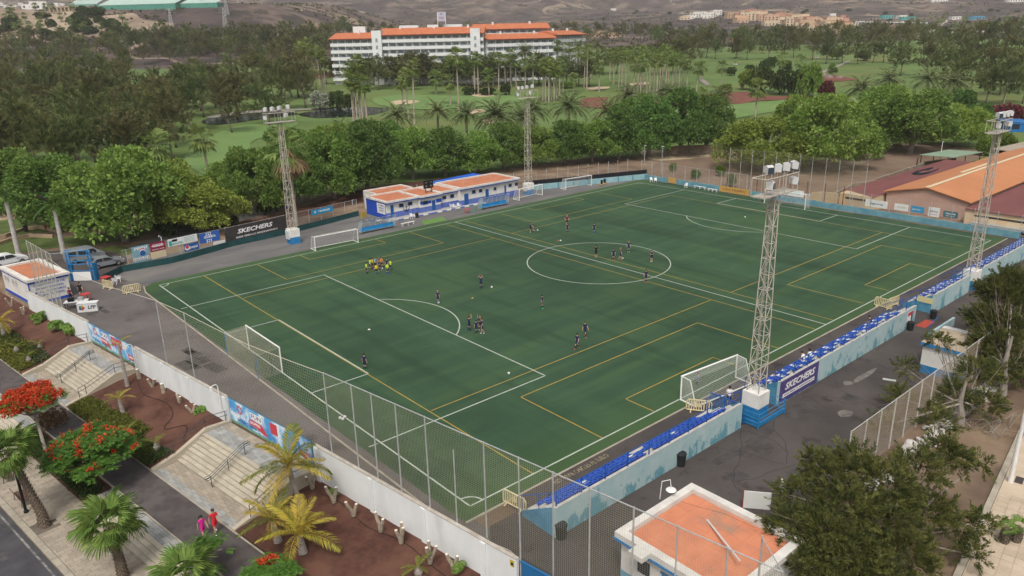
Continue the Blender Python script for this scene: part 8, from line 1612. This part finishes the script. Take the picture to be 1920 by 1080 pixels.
P_(1082, 654.5, PI+.2, "walk", 1.6, "dark-haired player in navy walking, left of the pair near the yellow line", M_navy, M_navy, M_navy, C_coral)
P_(684.5, 694, AWAY-.4, "stand", 1.62, "player in navy standing in the left goal area near the goal", M_navy, M_navy, M_navy, C_neon)
P_(995, 436.5, -.3, "kick", 1.6, "player in navy kicking a ball left of the centre circle", M_navy, M_navy, M_sk, C_wht)
P_(1063, 424, TOC, "hip", 1.78, "adult in a maroon shirt beyond the centre circle", C_mar, C_blk, M_sk, C_wht, hair="f")
P_(1064, 436.5, AWAY, "stand", 1.5, "child in navy standing just in front of the adult in maroon", M_navy, M_navy, M_navy, C_wht, hair="b")
P_(1114, 438, AWAY-.5, "stand", 1.6, "child in navy with blue socks standing above the centre circle", M_navy, M_navy, C_blu, C_wht, hair="b")
P_(1117.5, 484.5, AWAY, "fold", 1.82, "coach in dark tracksuit top and shorts inside the centre circle", C_blk, C_blk, M_sk, C_blk)
P_(1150, 488, PI+1.0, "stand", 1.6, "player in navy with red shoes beside the boy at the ball", M_navy, M_navy, M_navy, C_coral)
P_(1163, 487, -.9, "out", 1.62, "fair-haired boy in navy playing the ball in the centre circle", M_navy, M_navy, M_sk, C_coral, hair="f")
P_(1178.5, 473, TOC, "stand", 1.58, "fair-haired player with yellow gloves at the top of the centre circle", M_navy, M_navy, M_navy, C_wht, hair="f")
P_(1221.5, 491, PI, "fold", 1.6, "player in navy with bent arms at the right of the centre circle", M_navy, M_navy, M_sk, C_wht, hair="b")
P_(1211, 529.5, PI+.5, "stand", 1.6, "player in navy with coral shoes on the circle line by halfway", M_navy, M_navy, M_navy, C_coral)
person(1307, 722, TOC+1.6, "stand", 1.55, "goalkeeper in dark blue inside the white net goal", M_navy, C_blu, C_blk, C_blk, hair="b")
person(1366, 762, AWAY-.3, "stand", 1.78, "man in a pale shirt and navy shorts by the white net goal", C_wht, M_navy, M_sk, C_coral)
person(0, 0, PI/2, "sit", 1.78, "man in a white patterned shirt sitting bent on the long stand", C_wht, C_wht, M_sk, C_blk, loc=(-11.2, -34.6, .28)); person(0, 0, PI/2-.4, "sit", 1.65, "woman in white sitting beside the bent man on the long stand", C_wht, C_blk, M_sk, C_blk, hair="L", loc=(-10.1, -34.6, .28)); person(0, 0, PI/2+.4, "sit", 1.75, "man in black with cap sitting near the far end of the long stand", C_blk, C_blk, M_sk, C_wht, loc=(1.4, -34.6, .28)); person(0, 0, PI/2+.8, "sit", 1.6, "child in blue sitting above the purple banner", C_blu, C_wht, M_sk, C_coral, hair="b", loc=(-15.6, -34.7, .28))
person(0, 0, WROT+PI-.1, "walk", 1.86, "man in a red shirt and red shorts walking on the promenade", C_red, C_red, M_sk, C_wht, hair="b", loc=WF(.55, 7.25, ZP)); person(0, 0, WROT+PI+.0, "walk", 1.68, "woman in a bright pink dress with dark hair walking on the promenade", C_pink, C_pink, M_sk, C_coral, hair="L", loc=WF(.75, 7.95, ZP))
person(153, 556, TOC+.5, "walk", 1.75, "man in black standing between counter and red table", C_blk, C_blk, M_sk, C_blk); person(134, 565, AWAY, "stand", 1.7, "man in red brown shirt behind the LFP counter", C_mar, C_blk, M_sk, C_blk); person(88, 507, AWAY-.5, "stand", 1.78, "man in a white shirt behind the kiosk roof", C_wht, M_navy, M_sk, C_blk)
person(1387, 123, 1, "stand", 1.78, "golfer in an orange shirt beside the dark-roofed cart", C_org, C_blk, M_sk, C_blk, loc=G(1387, 123)); 
# ================================================================== HOTEL, VILLAGE, FAR HILLSIDE
def at_depth(px, s, z=None):
    d = ray(px, 60); h = math.hypot(d[0], d[1]); k = s/(d[0]*FX+d[1]*FY); x, y = CAM[0]+d[0]*k, CAM[1]+d[1]*k; return Vector((x, y, T(x, y) if z is None else z))
M_hot = mat("hotel_white", (.74, .75, .76), (.66, .68, .69), .3, .7); M_tl_ = mat("hotel_tile", (.5, .17, .08), (.42, .14, .07), .4, .85); M_hwin = mat("hotel_glass", (.26, .34, .36), rough=.2, spec=.6); M_hrec = mat("hotel_recess", (.72, .75, .75), rough=.8); M_tl2 = mat("hotel_tile_dark", (.22, .055, .045), rough=.85)
def hotel_wing(label, pa, sa, pb, sb, ztop, floors=6, bay=3.6, depth=15, roofh=3.2, towers=(), terrace=False):
    A, B = at_depth(pa, sa), at_depth(pb, sb); d = B-A; d.z = 0; L_ = d.length; rz = math.atan2(d.y, d.x); zb = min(A.z, B.z)-1.5; t = thing("hotel_wing", label, "hotel", (A.x, A.y, zb), rz); H = ztop-zb; fh = 3.1
    MB().box(0, L_, 1.5, depth, 0, H).build("wall", M_hot, t); n = max(1, int(L_/bay)); bw = L_/n
    wm = MB().box(-bw*.3, bw*.3, -.06, .0, -1.05, 1.05).mesh("window", M_hwin); fin = MB().box(-.09, .09, 0, 1.495, 0, fh-.26).mesh("partition", M_hot)
    for f in range(floors):
        z = H-(f+1)*fh
        MB().box(0, L_, 0, 1.499, z-.25, z).build("balcony_slab", M_hrec, t); MB().box(0, L_, -.12, -.001, z-.3, z+1.15).build("parapet", M_hot, t)
        for i in range(n):
            if f < 5: ob("window", wm, t, ((i+.5)*bw, 1.49, z+1.2))
            if i and f < 5: ob("partition", fin, t, (i*bw, 0, z+.003))
    rf = MB(); rf.add([(-.5, -.7, H), (L_+.5, -.7, H), (L_+.5, depth*.5, H+roofh), (-.5, depth*.5, H+roofh), (L_+.5, depth+.5, H), (-.5, depth+.5, H)], [(0, 1, 2, 3), (3, 2, 4, 5), (0, 3, 5), (1, 4, 2)]); rf.build("roof", M_tl_, t)
    MB().box(-.5, L_+.5, -.74, -.62, H-.35, H-.02).build("eaves", M_tl2, t)
    for x in towers: MB().box(x-2.2, x+2.2, -1.4, 5, 0, H+2.0).build("stair_tower", M_hot, t); [MB().box(x-.5, x+.5, -1.46, -1.41, H-3-k*3.1, H-1.4-k*3.1).build("tower_window", M_hwin, t) for k in range(5)]
    for k in range(max(1, int(L_/14))): MB().box(0, .9, 0, .9, 0, 1.6).build("chimney", M_hot, t, loc=(L_*(k+.5)/max(1, int(L_/14)), depth*.42, H+roofh*.72))
    return t
hotel_wing("hotel wing at the left end with red tiled roof, nearest the slim palms", 617, 372, 702, 366, 27.2, 6, roofh=2.6, towers=())
hotel_wing("longest white hotel wing in the middle under one long red roof", 712, 363, 906, 361, 28.5, 7, roofh=2.9, towers=(-1.5, 43.5))
hotel_wing("right white hotel wing with stepped red roofs", 914, 362, 1042, 376, 25.6, 6, roofh=2.4)
hotel_wing("angled white hotel wing at the far right end", 1046, 378, 1098, 408, 26.8, 6, roofh=2.0)
hotel_wing("rear hotel wing showing a second red roof behind the right half", 890, 400, 1030, 405, 30.2, 3, roofh=2.6)
for x, s, w_, lb in ((675, 388, 6, "white roof box behind the left hotel wing"), (768, 388, 9, "white lift housing on the hotel's middle roof"), (812, 386, 5, "small white roof box under the hotel sign"), (850, 388, 9, "low white roof plant behind the long red roof")):
    p = at_depth(x, s, 29.5); tag(MB().box(-w_/2, w_/2, -2, 2, 0, 3.2).build("roof_box", M_hot, None, False, p, YAW-PI/2), lb, "roof box")
p = at_depth(829, 384, 30); t = thing("roof_sign", "tall framed sign standing on the hotel roof", "sign", p, YAW-PI/2); MB().box(-2.0, 2.0, -.1, .1, 4.2, 8.4).build("panel", mat("sign_pale", (.42, .44, .55), rough=.6), t)
for x in (-1.85, 1.85): MB().box(x-.15, x+.15, -.15, .15, 0, 8.4).build("post", M_hot, t)
text("VIK", 1.6, M_tl2, t, (0, -.12, 5.6), (PI/2, 0, 0)); text("H", 1.5, M_pb, t, (0, -.12, 7.4), (PI/2, 0, 0))
HW_ = {}
def house(px, py, w_, d_, h, m, label, roof=None, grp=None, rz=None):
    p = G(px, py); t = thing("house", label, "house", p, (YAW-PI/2+random.uniform(-.25, .25)) if rz is None else rz, grp); MB().box(-w_/2, w_/2, -d_/2, d_/2, -2, h).build("wall", m, t)
    if roof: MB().add([(-w_/2-.3, -d_/2-.3, h+.001), (w_/2+.3, -d_/2-.3, h+.001), (w_/2+.3, d_/2+.3, h+.001), (-w_/2-.3, d_/2+.3, h+.001), (-w_/2*.5, 0, h+1.6), (w_/2*.5, 0, h+1.6)], [(0, 1, 5, 4), (1, 2, 5), (2, 3, 4, 5), (3, 0, 4), (3, 2, 1, 0)]).build("roof", roof, t)
    else: MB().box(-w_/2-.15, w_/2+.15, -d_/2-.15, d_/2+.15, h+.001, h+.4).build("roof", m, t)
    k = "w"
    if k not in HW_: HW_[k] = MB().box(-.9, .9, -.06, .0, -.9, .9).mesh("window", M_win)
    for f in range(max(1, int(h/3.2))):
        n = max(2, int(w_/4.5))
        for i in range(n): ob("window", HW_[k], t, (-w_/2+(i+.5)*w_/n, -d_/2-.005, 1.6+f*3.1))
    return t
HC = [mat("house_"+n, c, tuple(q*.88 for q in c), .2, .85) for n, c in (("peach", (.62, .41, .28)), ("cream", (.66, .53, .38)), ("salmon", (.56, .29, .21)), ("ochre", (.52, .37, .24)), ("white", (.78, .76, .72)))]; HN = ("peach", "cream", "salmon", "ochre", "white")
M_hroof = mat("house_roof", (.36, .15, .1), (.28, .12, .08), .5, .9)
g = random.Random(12)
for i in range(60):
    x = 1370+i*3.6+g.uniform(-5, 5); y = 36+(x-1400)*.115+g.uniform(-10, 8); k = g.choice((0, 0, 1, 1, 2, 3)); house(x, y, g.uniform(13, 22), g.uniform(10, 15), g.choice((6, 8, 9, 11)), HC[k], "%s coloured block of the holiday village on the slope at upper right" % HN[k], M_hroof if g.random() < .25 else None, "holiday village houses of the upper right slope")
for x, y, w_, h, lb in ((1520, 56, 26, 7, "long peach terrace row, left part, at the foot of the village"), (1556, 57, 30, 7.5, "long peach terrace row, right part, at the foot of the village"), (1580, 62, 16, 6, "peach corner house with arches at the village's lower right end")): house(x, y, w_, 10, h, HC[0], lb)
for i in range(12):
    x = 1283+i*5.5; y = 31+g.uniform(-4, 6); house(x, y, g.uniform(11, 19), 9, g.choice((5, 8)), HC[4] if i % 3 else HC[1], "white villa of the row left of the holiday village", None, "white villas left of the holiday village")
for x, y, w_, lb in ((1108, 70, 16, "orange walled villa just right of the hotel"), (1128, 66, 20, "orange walled villa with flat roof right of the hotel, second"), (1155, 70, 18, "orange villa among the far palms, third from the hotel"), (1385, 78, 14, "pink villa with white arch in the trees"), (1150, 20, 14, "blue and white billboard house on the far slope"), (1248, 66, 10, "small red roofed house in the far trees")):
    house(x, y, w_, 10, 4.5, HC[3] if "orange" in lb else (HC[2] if "pink" in lb else HC[4]), lb, M_hroof if "red" in lb else None)
for x, y, w_, h, m, lb in ((1662, 34, 18, 4, mat("shed_teal", (.1, .4, .38), rough=.6), "teal roofed shed on the far slope right of the village"), (1690, 34, 14, 4, HC[4], "white shed next to the teal one on the far slope"), (1700, 36, 22, 3, MATS["shed_teal"], "second teal shed on the far slope"), (1830, 36, 22, 4, mat("shed_blue", (.1, .3, .45), rough=.6), "blue shed on the far slope at the right"), (1790, 36, 14, 3.5, HC[4], "white hut left of the blue shed"), (1560, 33, 9, 6, HC[4], "white house standing alone above the village"), (1578, 35, 9, 5, HC[2], "pink house right of the lone white one"), (1760, 4, 30, 5, HC[4], "white house row near the upper edge at the right"), (1905, 3, 40, 5, HC[4], "white house row in the upper right corner"), (1900, 243, 6, 2, mat("tarp_blue", (.02, .15, .4), rough=.5), "bright blue container behind the shade net")): house(x, y, w_, 9, h, m, lb)
# white hillside town in the upper left and ruins
for i in range(14):
    x = -8+i*9.5; y = 12+g.uniform(-4, 5); house(x, y, g.uniform(11, 20), 9, g.choice((3.5, 6)), HC[4], "white house of the hillside row in the upper left corner", None, "white houses of the upper left corner")
t = thing("ruin", "unfinished concrete building with dark openings on the left slope", "building", G(112, 22), YAW-PI/2); MB().box(-12, 12, 2, 8, 0, 3.6).build("back_wall", HC[1], t); MB().box(-12.3, 12.3, -.6, 8.3, 3.601, 4.1).build("roof", HC[1], t)
for x in np.linspace(-12, 12, 8): MB().box(x-.4, x+.4, -.4, .4, 0, 3.6).build("pier", HC[1], t)
for x, y, lb in ((38, 78, "row of parked cars under an awning at the far left"),):
    t = thing("car_shelter", lb, "shelter", G(x, y), YAW-PI/2); MB().box(-9, 9, -3, 3, 2.4, 2.6).build("roof", M_dk, t)
    for k in range(4): MB().lathe([(.1, 0), (.1, 2.4)], 6, (-8.5+k*5.6, -2.8, 0)).build("post", M_white, t)
# green net houses on the plateau
M_gn = mat("greenhouse_net", (.4, .52, .47), (.35, .47, .42), .1, .8); M_gs = mat("greenhouse_side", (.09, .29, .23), (.07, .24, .19), .3, .85)
def nethouse(pxs, py, depth, h, label):
    Q = [G(x, py) for x in pxs]; d = Q[-1]-Q[0]; d.z = 0; L_ = d.length; rz = math.atan2(d.y, d.x); t = thing("net_house", label, "greenhouse", Q[0], rz, "net greenhouses on the left plateau")
    MB().box(0, L_, 0, .3, -6, h).build("front_net", M_gs, t); MB().box(0, .3, .31, depth, -6, h).build("side_net", M_gs, t); MB().box(L_-.3, L_, .31, depth, -6, h).build("side_net", M_gs, t)
    MB().add([(0, 0, h), (L_, 0, h), (L_, depth, h+depth*.28), (0, depth, h+depth*.28), (0, 0, h-.3), (L_, 0, h-.3), (L_, depth, h+depth*.28-.3), (0, depth, h+depth*.28-.3)], [(0, 1, 2, 3), (7, 6, 5, 4), (0, 4, 5, 1), (1, 5, 6, 2), (2, 6, 7, 3), (3, 7, 4, 0)]).build("top_net", M_gn, t)
nethouse((130, 182), 11, 45, 3.5, "green net greenhouse at the left, behind the unfinished building"); nethouse((184, 330), 18, 110, 3.5, "largest green net greenhouse on the edge of the plateau"); nethouse((312, 408), 14, 60, 3, "low green net greenhouse at the right end of the plateau")
# power pylons
def pylon(px, py, h, label):
    t = thing("power_pylon", label, "pylon", G(px, py)); mb = MB()
    for cx in (-1, 1):
        for cy_ in (-1, 1): MB().bar((cx*h*.09, cy_*h*.09, 0), (cx*.4, cy_*.4, h), .16).build("leg", M_galv, t)
    for k in range(7):
        z0, z1 = h*k/7, h*(k+1)/7; w0 = h*.09*(1-k/7)+.4*k/7; w1 = h*.09*(1-(k+1)/7)+.4*(k+1)/7
        for s in (-1, 1): mb.bar((-w0, s*w0, z0), (w1, s*w1, z1), .09); mb.bar((s*w0, -w0, z0), (s*w1, w1, z1), .09)
    mb.build("bracing", M_galv, t)
    for z, l in ((.78, 5), (.9, 4), (.98, 3)): MB().bar((-l, 0, h*z), (l, 0, h*z), .12).build("cross_arm", M_galv, t)
pylon(424, 60, 19, "power pylon on the slope left of the hotel, taller one"); pylon(426, 30, 17, "power pylon farther up the slope above the first"); pylon(322, 52, 15, "power pylon below the green greenhouses"); pylon(447, 6, 18, "farthest power pylon near the upper edge"); pylon(378, 12, 18, "power pylon at the right end of the greenhouses")
# scattered palms and shrubs on the left slope and far right
for i in range(26):
    x = g.uniform(10, 240); y = g.uniform(24, 66); p = G(x, y); h = g.uniform(5, 8); t = thing("fan_palm", "small pale-trunked palm on the dry slope at upper left", "palm", p, g.uniform(0, 6), "palms on the dry slope at upper left"); ob("trunk", PTR, t).scale = (1.6, 1.6, h); c = ob("crown", FANC[i % 3], t, (0, 0, h)); c.scale = (1.7,)*3
for i in range(30):
    x = g.uniform(0, 235); y = g.uniform(26, 72); bush(x, y, g.uniform(8, 15), g.uniform(4, 7), "d", "dark shrub on the dry slope at upper left", group="dark shrubs on the dry slope at upper left")
for i in range(34):
    x = g.uniform(1690, 1925); y = g.uniform(36, 66); p = G(x, y); h = g.uniform(6, 10); t = thing("fan_palm", "small far palm beside the pale roads at upper right", "palm", p, g.uniform(0, 6), "palms beside the far roads at upper right"); ob("trunk", PTR, t).scale = (1.6, 1.6, h); c = ob("crown", FANC[i % 3], t, (0, 0, h)); c.scale = (1.8,)*3
for i in range(36):
    x = g.uniform(1100, 1925); y = g.uniform(20, 66); bush(x, y, g.uniform(5, 11), g.uniform(2.5, 4.5), "d", "dark shrub scattered on the far plain at right", group="dark shrubs on the far plain at right")
M_fr = mat("far_road", (.2, .19, .19), (.16, .15, .15), .2, .9); M_frp = mat("far_verge", (.42, .37, .3), rough=.95)
pp('dry_slope', [(-20, 18), (100, 24), (170, 20), (200, 30), (250, 26), (270, 38), (330, 46), (300, 54), (345, 66), (260, 62), (240, 74), (150, 70), (120, 80), (-20, 76)], .6, mat('dry_slope', (.25, .19, .14), (.15, .115, .09), .03, .97, .8, .12, col3=(.38, .3, .22), scale3=.015), 14)
for q, m, dz in (([(1590, 66), (1605, 40), (1612, 40), (1605, 66)], M_frp, .5), ([(1594, 66), (1607, 41), (1610, 41), (1602, 66)], M_fr, .7), ([(1715, 72), (1768, 38), (1778, 38), (1735, 72)], M_frp, .5), ([(1722, 72), (1768, 42), (1772, 42), (1731, 72)], M_fr, .7), ([(1612, 40), (1740, 43), (1740, 45), (1612, 42.5)], mat("pale_wall_strip", (.45, .45, .43)), .6), ([(1640, 60), (1660, 48), (1720, 47), (1730, 58)], mat("brown_field", (.16, .1, .075), rough=.95), .5), ([(1740, 66), (1800, 55), (1930, 60), (1930, 67), (1800, 66)], M_frp, .5)):
    pp("far_ground", q, dz, m, 12, False)
# scrub on the bare hills: one mass of small dark clumps
gs = np.random.default_rng(77); N = 15000; S_ = 640+2900*gs.random(N)**1.5; Lr = gs.uniform(-.8, .8, N)*S_; X_ = CAM[0]+FX*S_+FY*Lr; Y_ = CAM[1]+FY*S_-FX*Lr
PZ = np.array([[x, y, T(x, y)-.2] for x, y in zip(X_, Y_)]); keep = np.array([mnoise.noise((x*.006, y*.006, 21))+.35*mnoise.noise((x*.03, y*.03, 2)) > -.12 for x, y in zip(X_, Y_)]); PZ = PZ[keep]
K = 4; c = np.repeat(PZ, K, 0)+gs.normal(size=(len(PZ)*K, 3))*np.array([1.2, 1.2, 0]); v = unit(gs.normal(size=c.shape)*np.array([1, 1, .4])+np.array([0, 0, .7])); sz = gs.uniform(1.4, 3.6, len(c))
tag(ob("scrub", fast_mesh("scrub", leaves(c, v, perp(v, gs), sz, sz*.8, .1), 4, leaf_mat("scrub_leaf", [(.04, .042, .022), (.08, .075, .04), (.13, .115, .06)], .1))), "dark scrub scattered over the bare hillsides", "scrub", None, "stuff")
# ================================================================== AIR
hb_ = bpy.data.meshes.new("haze"); mbz = MB().box(-3600, 6200, -4600, 6600, -6, 760); hz = mbz.build("haze", []); hz["kind"] = "stuff"
mh = bpy.data.materials.new("haze_air"); mh.use_nodes = True; th = mh.node_tree; th.nodes.remove(th.nodes["Principled BSDF"]); pv = th.nodes.new("ShaderNodeVolumePrincipled"); pv.inputs["Color"].default_value = (.95, .94, .93, 1); pv.inputs["Density"].default_value = .00013; pv.inputs["Anisotropy"].default_value = 0.0
th.links.new(pv.outputs[0], th.nodes["Material Output"].inputs["Volume"]); hz.data.materials.append(mh); mh.cycles.homogeneous_volume = True if hasattr(mh.cycles, "homogeneous_volume") else None
